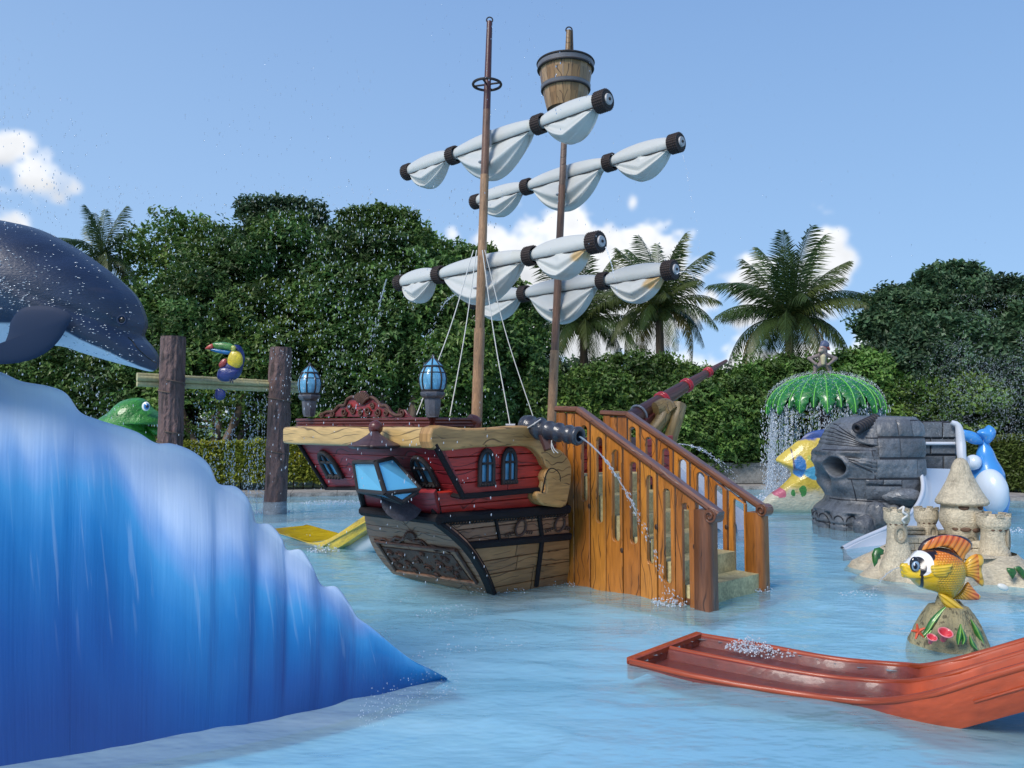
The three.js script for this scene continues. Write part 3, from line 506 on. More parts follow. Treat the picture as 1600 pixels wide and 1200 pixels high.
const oakV = [wood(.44, .225, .085, .45, .06), wood(.40, .20, .08, .45, .06), wood(.48, .245, .095, .45, .06)], oakDV = [mOakDark, wood(.37, .185, .105, .5, .05), wood(.47, .25, .145, .5, .05)], redV = [wood(.66, .042, .030, .4, .1), wood(.60, .038, .030, .4, .1), wood(.72, .048, .032, .4, .1)], redDV = [wood(.40, .032, .040, .4, .1), wood(.36, .030, .042, .4, .1)];
// inner body that closes the hull
{
  const q = (F, x, y, n) => F.at(x, y, n);
  const back = V3(2.2, 0, -2.2), H = [];
  const ring = (ps) => ps;
  const t0 = [q(LT, 570, 805, -.05), q(LT, 684, 817, -.05)], t1 = [q(LT, 618, 893, -.05), q(LT, 768, 926, -.05)];
  const sideTop = q(LS, 888, 795, -.05), sideBot = q(LS, 888, 910, -.05);
  const g = new THREE.BufferGeometry(), P = []; const tri = (a, b, c) => { for (const k of [a, b, c]) P.push(k.x, k.y, k.z); }, quad = (a, b, c, d) => { tri(a, b, c); tri(a, c, d); };
  quad(t0[0], t1[0], t1[1], t0[1]); quad(t0[1], t1[1], sideBot, sideTop);
  const far0 = t0[0].clone().add(V3(1.5, 0, -2.0)), far1 = t1[0].clone().add(V3(1.5, 0, -2.0)); quad(t0[0], far0, far1, t1[0]); quad(far0, sideTop, sideBot, far1); quad(t0[0], t0[1], sideTop, far0);
  g.setAttribute('position', new THREE.Float32BufferAttribute(P, 3)); part('inner_hull', clean(g), coreMat, ship);
}
// lower transom planks, curved outline at both edges
const LTedgeR = [[685, 813], [697, 822], [712, 834], [728, 849], [742, 867], [754, 887], [764, 908], [772, 929]], LTedgeL = [[615, 895], [602, 881], [590, 865], [580, 846], [574, 828], [570, 803]];
{
  const out = [[570, 803], ...LTedgeR, [770, 935], [690, 918], ...LTedgeL.slice(0, -1)];
  boards('transom_plank', LT, out, 6, -.03, .045, oakDV, ship, -.02, 1);
  part('corner_strap', ext(LT, px(LT, [...LTedgeR.map(([x, y]) => [x - 6, y + 2]), ...LTedgeR.slice().reverse().map(([x, y]) => [x + 4, y])]), .0, .035, .008), mBlack, ship);
  const fr = part('carved_panel', ext(LT, px(LT, [[594, 851], [708, 864], [737, 904], [624, 889]]), .005, .02, .004), mCarve, ship, 'dark carved relief panel low on the stern');
  const Q = [[588, 846], [712, 860], [745, 911], [619, 892]].map(([x, y]) => LT.at(x, y, .03));
  for (let i = 0; i < 4; i++) part('moulding', bar(Q[i], Q[(i + 1) % 4], .035, .03, LT.N, .01), i === 2 ? mOakDark : mCarve, fr);
  const sc = [];   // scrolls and rosettes of the relief
  const spiral = (cx, cy, r, dir, turns = 1.6, a0 = 0, th = .012) => { const [u, v] = LT.hit(cx, cy), pts = []; for (let i = 0; i <= 26; i++) { const t = i / 26, a = a0 + dir * t * turns * 6.28, k = r * (1 - .85 * t); pts.push(LT.p(u + Math.cos(a) * k, v + Math.sin(a) * k, .028 + .012 * t)); } sc.push(taperTube(pts, [th * .5, th, th * 1.3], 30, 6)); };
  [[612, 860, .05, 1, 0], [630, 864, .055, -1, 2], [640, 876, .05, 1, 4], [655, 872, .055, -1, 1], [672, 884, .065, 1, 0], [690, 878, .06, -1, 3], [704, 886, .05, 1, 5], [650, 886, .04, 1, 2], [715, 896, .045, -1, 1], [628, 880, .035, -1, 3], [685, 894, .04, -1, 0], [620, 872, .03, 1, 1], [662, 862, .035, -1, 5], [700, 870, .03, 1, 2]].forEach(([x, y, r, d, a]) => spiral(x, y, r, d, 1.6, a));
  for (let i = 0; i < 26; i++) { const x = rr(610, 720), y = 861 + (x - 610) * .115 + rr(0, 24); const s = new THREE.SphereGeometry(rr(.012, .028), 8, 6); const p = LT.at(x + (y - 870) * .4, y, .026); sc.push(s.translate(p.x, p.y, p.z)); }
  part('carving', sc, mCarve, fr);
  const cr = [];   // carved crest above the panel
  const wob = (k) => { const pts = []; for (let i = 0; i <= 30; i++) { const x = 584 + i * 4, y = 842 + (x - 584) * .145 + (x < 640 ? -1 : -1) * Math.max(0, 12 - Math.abs(x - 640) * .32) + 2.2 * Math.sin(i * 1.25 + k * 2) + k * 3; pts.push(LT.at(x, y, .022)); } return taperTube(pts, [.006, .013, .016, .013, .006], 60, 6); };
  cr.push(wob(0), wob(1)); for (let i = 0; i < 9; i++) { const a = (i - 4) * .3, p0 = LT.at(640, 844, .02), p1 = LT.at(640 + Math.sin(a) * 10, 844 - Math.cos(a) * 13, .03); cr.push(cyl(p0, p1, .006, .012, 6)); }
  part('carved_crest', cr, mCarve, ship);
}
// lower side: two strakes of planks with ribs, portholes and bands
boards('side_plank', LS, [[692, 815], [887, 803], [889, 835], [727, 847]], 3, -.03, .04, oakDV, ship, .02, 1);
boards('side_plank', LS, [[735, 857], [889, 843], [889, 916], [773, 935], [764, 908], [752, 882]], 4, -.03, .04, oakV, ship, .02, 1);
for (const [a, b, w] of [[[774, 808], [781, 845], .03], [[842, 802], [847, 839], .045], [[847, 846], [838, 916], .05]]) part('hull_rib', bar(LS.at(...a, .02), LS.at(...b, .02), w, .03, LS.N), mBlack, ship);
part('hull_band', bar(LS.at(727, 853, .02), LS.at(891, 838, .02), .07, .045, LS.N, .012), mBlack, ship);
part('corner_band', taperTube(LTedgeR.map(([x, y]) => LS.at(x, y, .0)), [.035, .035, .032, .03], 30, 8), mBlack, ship);
part('wale', bar(LS.at(682, 810, .03), LS.at(888, 795, .03), .085, .08, LS.N, .02), mBlack, ship);
part('wale', bar(LT.at(566, 798, .03), LT.at(686, 812, .03), .085, .08, LT.N, .02), mBlack, ship);
{ const b = []; for (let i = 0; i < 44; i++) { const x = 694 + i * 4.4, p = LS.at(x, 818.5 - (x - 694) * .076, .018); const t = new THREE.TorusGeometry(.016, .006, 5, 10); t.applyMatrix4(LS.m.clone().setPosition(0, 0, 0)); b.push(t.translate(p.x, p.y, p.z)); } part('bead_trim', b, mIron, ship); }
for (const [x, y] of [[811, 823], [872, 817]]) {
  const c = LS.hit(x, y), el = (a, b, s = 26) => Array.from({ length: s }, (_, i) => [c[0] + a * Math.cos(i / s * 6.283), c[1] + b * Math.sin(i / s * 6.283)]);
  const pl = part('porthole', ext(LS, el(.055, .072), .002, .02, .006), mOakDark, ship);
  part('porthole_rim', tube(el(.062, .078).map(([u, v]) => LS.p(u, v, .03)), .012, 40, 8, true), mCarve, pl);
  const orn = []; for (const s of [-1, 1]) for (let k = 0; k < 3; k++) { const pts = []; for (let i = 0; i <= 14; i++) { const t = i / 14, a = -1.2 + t * 5; pts.push(LS.p(c[0] + s * (.085 + k * .03 + .022 * Math.cos(a) * (1 - t * .6)), c[1] - .055 + k * -.004 + .02 * Math.sin(a) * (1 - t * .6), .018)); } orn.push(tube(pts, .006, 16, 5)); }
  orn.push(...[-1, 0, 1].map(k => cyl(LS.p(c[0] + k * .02, c[1] + .078, .02), LS.p(c[0] + k * .045, c[1] + .115 - Math.abs(k) * .015, .024), .008, .012, 6)));
  part('scroll_work', orn, mCarve, pl);
}
// recessed red band between wale and gallery
boards('band_plank', LS, [[676, 772], [887, 752], [887, 794], [685, 810]], 2, -.06, .045, redV, ship, .02);
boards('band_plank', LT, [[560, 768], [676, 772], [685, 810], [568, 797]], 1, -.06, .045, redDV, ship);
part('corner_post', bar(LS.at(675, 768, -.01), LS.at(684, 808, -.01), .085, .07, LS.N, .02), mBlack, ship);
part('corner_post', bar(LT.at(563, 768, -.01), LT.at(570, 797, -.01), .06, .06, LT.N, .02), mBlack, ship);
// gallery: stern boards and side boards, black edges
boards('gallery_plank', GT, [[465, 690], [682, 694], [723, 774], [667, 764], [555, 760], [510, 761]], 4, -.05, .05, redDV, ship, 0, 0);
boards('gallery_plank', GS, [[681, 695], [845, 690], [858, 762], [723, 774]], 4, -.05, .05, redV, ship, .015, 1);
part('gallery_edge', bar(GT.at(679, 694, .012), GT.at(724, 777, .012), .05, .05, GT.N.clone().add(GS.N).normalize(), .015), mBlack, ship);
part('gallery_edge', bar(GT.at(466, 692, .012), GT.at(511, 763, .012), .035, .04, GT.N, .012), mBlack, ship);
part('gallery_sill', bar(GS.at(721, 776, .01), GS.at(856, 764, .01), .05, .05, GS.N, .012), mBlack, ship);
part('gallery_sill', bar(GT.at(667, 765, .01), GT.at(725, 777, .01), .035, .05, GT.N, .012), mBlack, ship);
part('gallery_sill', bar(GT.at(509, 763, .01), GT.at(560, 763, .01), .03, .04, GT.N, .012), mBlack, ship);
{ const g = new THREE.BufferGeometry(), P = [], a = GT.at(470, 700, -.07), b = GT.at(682, 703, -.07), c = GT.at(722, 772, -.07), d = GT.at(512, 760, -.07), e = GS.at(858, 690, -.07), f = GS.at(858, 762, -.07), h = a.clone().add(V3(1.6, 0, -1.7)), k = d.clone().add(V3(1.5, 0, -1.6));
  const quad = (a, b, c, d) => { for (const q of [a, b, c, a, c, d]) P.push(q.x, q.y, q.z); }; quad(a, d, c, b); quad(b, c, f, e); quad(a, h, k, d); quad(h, e, f, k); quad(a, b, e, h); quad(d, k, f, c);
  g.setAttribute('position', new THREE.Float32BufferAttribute(P, 3)); part('gallery_core', clean(g), coreMat, ship); }
// arched windows
function archWindow(F, cx, cy, w, h, lean = 0) {
  const [cu, cv] = F.hit(cx, cy), K = ([u, v]) => [cu + u + lean * v, cv + v];
  const arch = (w, h, n = 8) => { const o = [[-w / 2, -h / 2], [w / 2, -h / 2]], y = h / 2 - w * .75; for (let i = 0; i <= n; i++) { const t = i / n; o.push([w / 2 - w / 2 * (1 - Math.cos(t * 1.5708)) , y + w * .75 * Math.sin(t * 1.5708) * (1)]); } for (let i = n - 1; i >= 0; i--) { const t = i / n; o.push([-(w / 2 - w / 2 * (1 - Math.cos(t * 1.5708))), y + w * .75 * Math.sin(t * 1.5708)]); } return o.map(K); };
  const win = part('window', ext(F, arch(w * .66, h * .76), .0, .014, .002), mPane, ship);
  part('window_frame', ext(F, arch(w, h), -.005, .045, .012, [arch(w * .62, h * .74)]), mIron, win);
  const yc = h * .10, b = (a, c, t) => bar(F.p(...K(a), .03), F.p(...K(c), .03), t, .022, F.N, .006);
  part('mullion', b([0, -h * .37], [0, h * .36], w * .11), mIron, win); part('transom_bar', b([-w * .31, yc], [w * .31, yc], w * .11), mIron, win);
  part('window_sill', [b([-w * .5, -h * .44], [w * .5, -h * .44], h * .10), ...[-.34, -.17, 0, .17, .34].map(k => { const s = new THREE.SphereGeometry(w * .06, 8, 6), p = F.p(...K([k * w, -h * .44]), .045); return s.translate(p.x, p.y, p.z); })], mIron, win);
}
archWindow(GS, 758.5, 730, .20, .345, .02); archWindow(GS, 794, 727.5, .195, .345, .02);
archWindow(GT, 662, 734, .26, .34, .06); archWindow(GT, 515, 724, .27, .34, .04);
// the bay lantern in the middle of the stern
{
  const o = part('stern_lantern', new THREE.SphereGeometry(.065, 18, 14).translate(...W(587, 668, 7.02).toArray()), mMaroon, ship);
  const capT = W(585, 674, 6.95), capPts = [[.03, 0], [.06, -.03], [.13, -.075], [.215, -.115], [.225, -.13], [.19, -.15], [.02, -.15]];
  const cg = new THREE.LatheGeometry(capPts.map(([r, y]) => new THREE.Vector2(r, y)), 48); { const p = cg.attributes.position; for (let i = 0; i < p.count; i++) { const a = Math.atan2(p.getZ(i), p.getX(i)), k = 1 + .035 * Math.cos(a * 22); p.setXYZ(i, p.getX(i) * k, p.getY(i), p.getZ(i) * k); } cg.computeVertexNormals(); }
  part('lantern_cap', cg.translate(capT.x, capT.y, capT.z), M({ color: rgb(.10, .05, .045), roughness: .4, map: rep(T.mottle, 3) }), o);
  const on = (x, y, n) => GT.at(x, y, n), TL = on(553, 722, .16), TC = on(587, 722, .40), TR = on(613, 716, .14), BL = on(560, 767, .30), BC = on(602, 771, .52), BR = on(657, 765, .24), D = on(628, 785, .44);
  const pane = (ps, name = 'pane', mat = mPaneSoft) => { const g = new THREE.BufferGeometry(), P = []; for (let i = 1; i < ps.length - 1; i++) for (const q of [ps[0], ps[i], ps[i + 1]]) P.push(q.x, q.y, q.z); g.setAttribute('position', new THREE.Float32BufferAttribute(P, 3)); return part(name, boxUV(clean(g)), mat, o); };
  pane([TL, BL, BC, TC]); pane([TC, BC, BR, TR]); pane([BL, D, BC]); pane([BC, D, BR]);
  pane([TL, TC, TR], 'back', coreMat); pane([TL, TR, BR, D, BL], 'back', coreMat);
  for (const [a, b] of [[TL, BL], [TC, BC], [TR, BR], [BL, BC], [BC, BR], [BL, D], [BC, D], [BR, D], [TL, TC], [TC, TR]]) part('glazing_bar', cyl(a, b, .021, .021, 8), mIron, o);
  const base = taperTube([on(628, 784, .30), on(624, 791, .30), on(628, 799, .28)], [.19, .13, .03], 10, 16); part('lantern_base', base, mPewter, o);
}
// the big log beams under the deck edge
const DB = new Frame(W(670, 668, 6.72), W(670, 668, 6.72).add(sternDir), W(670, 700, 6.72));
function roughLog(p0, p1, w, h, sd) {   // a squared log with soft uneven edges
  const d = p1.clone().sub(p0), X = d.clone().normalize(), Y = V3(0, 1, 0), Z = X.clone().cross(Y).normalize(), L = d.length();
  const ring = 28, g = sheet(ring, 40, (s, t) => { const a = s * 2 * Math.PI, c = Math.cos(a), si = Math.sin(a), k = Math.pow(Math.pow(Math.abs(c), 7) + Math.pow(Math.abs(si), 7), -1 / 7), n = 1 + .07 * (fbm(t * 5 + sd, s * 4, 3) - .5) * 2 - .10 * Math.pow(Math.abs(t * 2 - 1), 14); return p0.clone().addScaledVector(X, L * t + (t < .01 ? .0 : 0)).addScaledVector(Y, si * k * h / 2 * n).addScaledVector(Z, c * k * w / 2 * n); }, true, (s, t) => [t * L, s * (w + h) * 2]);
  const cap = e => { const q = []; for (let i = 0; i < ring; i++) { const k = (e ? 40 : 0) * (ring + 1) + i; q.push(V3().fromBufferAttribute(g.attributes.position, k)); } const c = e ? p1 : p0, P = []; for (let i = 0; i < ring; i++) for (const v of [c, q[i], q[(i + 1) % ring]]) P.push(v.x, v.y, v.z); const k = new THREE.BufferGeometry(); k.setAttribute('position', new THREE.Float32BufferAttribute(P, 3)); return boxUV(clean(k)); };
  return merge([g, cap(0), cap(1)]);
}
{
  const a = W(670, 684, 6.80), b = W(452, 680, 8.18); a.addScaledVector(V3(0, 0, -1), .06);
  part('stern_log', roughLog(a.clone().add(V3(.02, 0, -.0)), b, .17, .182, 3), mYellowLog, ship);
}
// side log that curls down in a scroll
const SB = new Frame(W(672, 684, 6.74), W(672, 684, 6.74).add(V3(.742, 0, -.67)), W(672, 700, 6.74));
{
  const up = [[671, 668], [720, 669], [770, 668], [815, 665], [830, 670], [838, 684], [846, 697], [862, 699], [878, 708], [889, 727], [889, 747], [886, 768], [880, 790], [858, 791], [842, 787], [834, 775], [836, 768], [848, 768], [849, 757], [846, 745], [850, 735], [853, 733], [848, 726], [842, 714], [832, 703], [822, 698], [800, 697], [740, 699], [671, 700]];
  part('side_log', ext(SB, smooth(px(SB, up), true, 3), -.13, .17, .022), mTanLog, ship);
  const inner = smooth(px(SB, [[853, 735], [862, 733], [869, 739], [871, 750], [868, 770], [855, 778], [846, 768], [848, 750]]), true, 4);
  part('scroll_disc', ext(SB, inner, -.05, .05, .01), mYellowLog, ship);
  const sp = px(SB, [[871, 752], [870, 741], [863, 733], [855, 732], [849, 741], [846, 756], [843, 770]]); part('scroll_groove', tube(sp.map(([u, v]) => SB.p(u, v, .036)), .007, 24, 6), mBlack, ship);
  // deck boards
  const D = (x, z) => V3(x, 1.585, z), c0 = W(671, 667, 6.8), c1 = W(455, 667, 8.2), c2 = W(826, 667, 8.1), U = V3(.742, 0, -.67);
  for (let i = 0; i < 9; i++) { const p = c0.clone().lerp(c1, (i + .5) / 9).setY(1.575); part('deck_board', bar(p.clone().addScaledVector(U, .12), p.clone().addScaledVector(U, 1.55), .23, .03, V3(0, 1, 0)), mTanLog, ship); }
}
// moulded rail of the poop with its carved crest
const RF = new Frame(W(676, 665, 7.05), W(676, 665, 7.05).add(sternDir), W(676, 640, 7.05));
{
  const rp = (x, y) => RF.at(x, y, 0), L = rp(468, 660), R = rp(676, 659), E = new Frame(R, R.clone().add(V3(.742, 0, -.67)), R.clone().add(V3(0, 1, 0))), S = E.at(735, 659);
  for (const [dy, w, h, m] of [[.024, .10, .030, mMaroon], [-.005, .075, .035, mMaroon], [-.036, .095, .026, mMaroon]]) { const o = V3(0, dy, 0); part('poop_rail', bar(L.clone().add(o), R.clone().add(o), w, h, V3(0, 1, 0), .01), m, ship); part('poop_rail', bar(R.clone().add(o), S.clone().add(o), w, h, V3(0, 1, 0), .01), m, ship); }
  const end = part('rail_end', taperTube([S.clone().add(V3(-.01, .02, 0)), S.clone().add(V3(.05, .0, -.04)), S.clone().add(V3(.04, -.07, -.04))], [.055, .055, .05], 12, 10), mMaroon, ship);
  const cr = [[500, 651], [508, 643], [516, 646], [524, 642], [530, 634], [540, 634], [543, 626], [551, 620], [558, 618], [563, 611], [570, 611], [576, 619], [586, 621], [593, 629], [600, 634], [607, 635], [612, 643], [620, 648], [625, 640], [633, 640], [637, 646], [643, 652]];
  const c = part('carved_crest', ext(RF, px(RF, cr), -.02, .03, .006), mRedDark, ship, 'dark scrolled crest with red inlay on the stern rail');
  const rim = (l, r) => tube(px(RF, l).map(([u, v]) => RF.p(u, v, .018)), r, 40, 7), gs = [rim([[502, 650], [512, 644], [524, 642], [532, 634], [541, 633], [545, 624], [554, 620], [562, 624]], .016), rim([[576, 623], [584, 621], [592, 627], [598, 634], [606, 634], [612, 644], [622, 649], [632, 648]], .016)];
  for (let i = 0; i < 9; i++) { const a = (i - 4) * .26, p0 = RF.at(566, 632, .02), p1 = RF.at(566 + Math.sin(a) * 13, 629 - Math.cos(a) * 17, .035); gs.push(taperTube([p0, p0.clone().lerp(p1, .6).addScaledVector(RF.N, .012), p1], [.007, .014, .016], 8, 6)); }
  const spi = (x, y, r, d, a0) => { const [u, v] = RF.hit(x, y), pts = []; for (let i = 0; i <= 22; i++) { const t = i / 22, a = a0 + d * t * 9; pts.push(RF.p(u + Math.cos(a) * r * (1 - .8 * t), v + Math.sin(a) * r * (1 - .8 * t), .02)); } gs.push(tube(pts, .009, 26, 6)); };
  [[630, 645, .045, 1, 2], [505, 648, .03, -1, 0], [522, 646, .035, 1, 3], [540, 644, .045, -1, 0], [554, 641, .04, 1, 3], [577, 642, .045, -1, 0], [593, 644, .045, 1, 3], [605, 645, .035, -1, 2], [566, 645, .035, 1, 1], [548, 636, .03, 1, 0], [584, 635, .03, -1, 3]].forEach(a => spi(...a));
  part('scroll_work', gs, mCarve, c);
  part('red_inlay', ext(RF, px(RF, [[545, 640], [548, 628], [556, 626], [562, 632], [560, 640]]), -.005, .016, .004), mRed, c); part('red_inlay', ext(RF, px(RF, [[573, 633], [577, 627], [584, 628], [589, 638], [588, 642], [575, 642]]), -.005, .016, .004), mRed, c);
}
// corner lanterns
function lantern(px_, base, top, d, label) {
  const b = W(px_, base, d), H = W(px_, top, d).y - b.y, t = thing('stern_lamp', label, 'lantern', b), lathe = (p, n = 8, ph = 0) => { const g = new THREE.LatheGeometry(p.map(([r, y]) => new THREE.Vector2(r * H, y * H)), n, ph); return toCreasedNormals(g, .5); };
  lpart('pedestal', lathe([[.001, 0], [.10, 0], [.10, .02], [.115, .05], [.135, .27], [.13, .29], [.17, .31], [.20, .35], [.205, .385], [.19, .40], [.15, .40], [.13, .405], [.001, .405]], 8, .39), mPewter, t);
  const prof = [[.165, .42], [.185, .44], [.205, .52], [.215, .60], [.20, .68], [.175, .74], [.135, .80]], R = y => { for (let i = 1; i < prof.length; i++) if (y <= prof[i][1]) return lerp(prof[i - 1][0], prof[i][0], (y - prof[i - 1][1]) / (prof[i][1] - prof[i - 1][1])); return prof[prof.length - 1][0]; };
  for (let k = 0; k < 8; k++) { const a0 = k / 8 * 6.2832 + .06, a1 = (k + 1) / 8 * 6.2832 - .06; lpart('pane', sheet(6, 14, (s, v) => { const y = lerp(.425, .80, v), a = lerp(a0, a1, s), r = R(y) * (1 - .02 * Math.pow(Math.abs(s * 2 - 1), 2)); return V3(Math.cos(a) * r * H, y * H, Math.sin(a) * r * H); }), mPane, t); }
  const ribs = []; for (let k = 0; k < 8; k++) { const a = k / 8 * 6.2832, pts = []; for (let i = 0; i <= 8; i++) { const y = lerp(.42, .81, i / 8), r = R(y) * .995; pts.push(V3(Math.cos(a) * r * H, y * H, Math.sin(a) * r * H)); } ribs.push(tube(pts, .011 * H * 1.4, 12, 6)); } lpart('rib', ribs, mIron, t);
  const ring = (r, y, q) => { const g = new THREE.TorusGeometry(r * H, q * H, 6, 24); g.rotateX(Math.PI / 2); return g.translate(0, y * H, 0); };
  lpart('ring', [ring(.17, .42, .018), ring(.19, .70, .010), ring(.145, .80, .014)], mIron, t);
  lpart('cap', lathe([[.15, .80], [.152, .82], [.10, .87], [.055, .91], [.022, .945], [.001, .95]], 8, 0), mPane, t);
  const cr2 = []; for (let k = 0; k < 8; k++) { const a = k / 8 * 6.2832; cr2.push(cyl(V3(Math.cos(a) * .152 * H, .82 * H, Math.sin(a) * .152 * H), V3(Math.cos(a) * .02 * H, .945 * H, Math.sin(a) * .02 * H), .010 * H, .010 * H, 5)); } lpart('cap_rib', cr2, mIron, t);
  lpart('finial', lathe([[.001, .94], [.03, .945], [.02, .96], [.03, .972], [.012, .985], [.001, 1.0]], 12), mPewter, t); return t;
}
lantern(483, 651, 566, 8.12, 'blue glazed lantern on the left end of the ship stern rail beside the log post'); lantern(676, 652, 553, 7.02, 'blue glazed lantern at the near corner of the ship stern rail');
// cannon on the side log
{
  const p0 = W(818, 665, 7.62), p1 = W(906, 682, 7.12), ax = p1.clone().sub(p0), L = ax.length(), t = thing('cannon', 'black ringed toy cannon spouting water over the ship side', 'cannon', p0.clone().setY(p0.y - .15));
  const k = L, prof = [[.001, -.02], [.10, -.01], [.145, .03], [.15, .07], [.135, .085], [.155, .10], [.15, .15], [.12, .165], [.115, .27], [.15, .285], [.155, .31], [.145, .34], [.112, .355], [.105, .43], [.125, .445], [.13, .49], [.11, .50], [.10, .60], [.125, .615], [.128, .66], [.098, .68], [.09, .76], [.118, .785], [.125, .83], [.112, .86], [.10, .90], [.118, .93], [.125, .97], [.11, 1.0], [.07, 1.0], [.062, .98], [.058, .8], [.001, .8]];
  const g = new THREE.LatheGeometry(prof.map(([r, y]) => new THREE.Vector2(r * k, y * k)), 32); g.applyQuaternion(new THREE.Quaternion().setFromUnitVectors(V3(0, 1, 0), ax.clone().normalize())); g.translate(p0.x, p0.y, p0.z); part('barrel', g, mCannon, t);
  const c = W(852, 682, 7.4); part('cradle', [bar(W(846, 668, 7.44), W(858, 702, 7.40), .10, .10, V3(0, 0, 1), .02), bar(W(838, 672, 7.5), W(866, 690, 7.36), .07, .09, V3(0, 1, 0), .02)], M({ color: rgb(.06, .025, .022), roughness: .45 }), t);
  part('lashing', [tube([W(820, 671, 7.5), W(835, 662, 7.36), W(845, 655, 7.4)], .006), tube([W(862, 692, 7.3), W(866, 702, 7.3), W(872, 708, 7.3)], .005), tube([W(862, 688, 7.3), W(862, 700, 7.3), W(866, 708, 7.3)], .005)], M({ color: rgb(.55, .53, .5), roughness: .8 }), t);
}
// bow half of the ship beyond the stairs: red planked side, heel and beams
{
  const BW = new Frame(W(895, 700, 8.75), W(895, 700, 8.75).add(V3(.70, 0, -.72)), W(895, 760, 8.75)), up = [[860, 690], [1000, 690], [1052, 680], [1046, 760], [860, 760]];
  boards('bow_plank', BW, up, 5, -.05, .05, redV, ship, 0, 1); boards('bow_plank', BW, [[860, 762], [1046, 762], [1030, 815], [860, 830]], 4, -.08, .05, oakV, ship, 0, 1);
  part('bow_band', bar(BW.at(862, 761, .01), BW.at(1046, 761, .01), .06, .05, BW.N), mBlack, ship); part('bow_rail', bar(BW.at(862, 690, .0), BW.at(1000, 690, 0), .12, .1, V3(0, 1, 0)), mMaroon, ship);
  part('bow_core', (() => { const a = BW.at(862, 690, -.07), b = BW.at(1045, 690, -.07), g = new THREE.BufferGeometry(), P = [], dn = V3(0, -1.6, 0), bk = V3(-.9, 0, -.9); const quad = (a, b, c, d) => { for (const q of [a, b, c, a, c, d]) P.push(q.x, q.y, q.z); }; const A = a.clone().add(bk), B = b.clone().add(bk); quad(a, b, b.clone().add(dn), a.clone().add(dn)); quad(A, B, B.clone().add(dn), A.clone().add(dn)); quad(a, b, B, A); quad(b, B, B.clone().add(dn), b.clone().add(dn)); g.setAttribute('position', new THREE.Float32BufferAttribute(P, 3)); return clean(g); })(), coreMat, ship);
  // bowsprit with red bands
  const s0 = W(972, 664, 11.2), s1 = W(1135, 564, 13.0), at = t => s0.clone().lerp(s1, t), sp = part('bowsprit', taperTube([at(0), at(.5), at(1)], [.135, .10, .028], 20, 16), wood(.17, .07, .045, .42), ship);
  for (const [t, r] of [[.345, .128], [.58, .105], [.80, .075]]) { const q = at(t), d = s1.clone().sub(s0).normalize(); const gs = [-1, 1].map(k => { const g = new THREE.TorusGeometry(r - .018, .028, 8, 24); g.applyQuaternion(new THREE.Quaternion().setFromUnitVectors(V3(0, 0, 1), d)); const o = q.clone().addScaledVector(d, k * .028); return g.translate(o.x, o.y, o.z); }); part('red_band', gs, M({ color: rgb(.50, .02, .03), roughness: .35, clearcoat: .4 }), sp); }
  { const q = at(.14), d = s1.clone().sub(s0).normalize(), g = new THREE.TorusGeometry(.14, .018, 8, 28); g.applyQuaternion(new THREE.Quaternion().setFromUnitVectors(V3(0, 0, 1), d)); part('iron_strap', g.translate(q.x, q.y, q.z), M({ color: rgb(.3, .3, .32), roughness: .4, metalness: .3 }), sp); }
  part('bow_cradle', bar(W(1000, 668, 11.3), W(1030, 645, 11.6), .12, .14, V3(0, 1, 0)), mMaroon, ship);
  const yl = wood(.42, .28, .10, .42), jo = [[W(1012, 682, 11.4), W(1036, 652, 11.4), W(1040, 634, 11.5)], [W(1046, 690, 11.4), W(1056, 655, 11.4), W(1060, 633, 11.5)]];
  for (const l of jo) part('bow_beam', taperTube(l, [.10, .10, .12], 14, 10), yl, ship);
  part('bow_beam', taperTube([W(1024, 640, 11.4), W(1040, 636, 11.45), W(1050, 645, 11.4)], [.11, .13, .12], 12, 10), yl, ship);
}
// ================================================================ masts, yards and furled sails
const AX = V3(.70, 0, -.714).normalize(), ST = V3(.714, 0, .70).normalize();       // towards the bow, and to starboard
const sailTex = tex(1024, 512, (u, v) => { const k = .95 + .10 * (fbm(u * 6, v * 6, 4, 6, 6) - .5), s = sstep(.64, .72, fbm(u * 9, v * 2.0, 4, 9, 2)) * .12; return [.56 * k * (1 - .15 * s), .575 * k * (1 - .25 * s), .55 * k * (1 - .6 * s)]; });
const stainTex = tex(512, 512, (u, v) => { const k = .95 + .10 * (fbm(u * 6, v * 6, 4) - .5), r = sstep(.54, .70, fbm(u * 9 + 3, v * 7 + 2, 5) * sstep(.10, .34, u) * 1.08) * .8; return [lerp(.56 * k, .50, r), lerp(.575 * k, .30, r), lerp(.55 * k, .07, r)]; });
const mSail = M({ map: rep(sailTex, .5), roughness: .36, clearcoat: .35, clearcoatRoughness: .3, bumpMap: rep(T.lump, 2), bumpScale: .004 });
const mStain = M({ color: rgb(.55, .30, .05), roughness: .6 });
const ropeTex = tex(256, 256, (u, v) => { const k = Math.abs((((v * 7) + .5 * Math.sin(u * 2)) % 1) - .5) * 2, q = Math.abs(((u * 24 + v * 7) % 1) - .5) * 2; const s = (1 - .8 * sstep(.7, 1, k)) * (.55 + .6 * (1 - q)); return [.05 * s, .032 * s, .030 * s]; });
const mRope = M({ color: rgb(.038, .026, .024), roughness: .7 }), mCap = M({ color: rgb(.55, .56, .58), map: rep(T.mottle, 3), roughness: .45 }), mZinc = M({ color: rgb(.5, .5, .52), roughness: .45 });
const mSailB = M({ map: rep(stainTex, .5), roughness: .4, clearcoat: .25, bumpMap: rep(T.lump, 2), bumpScale: .004 });
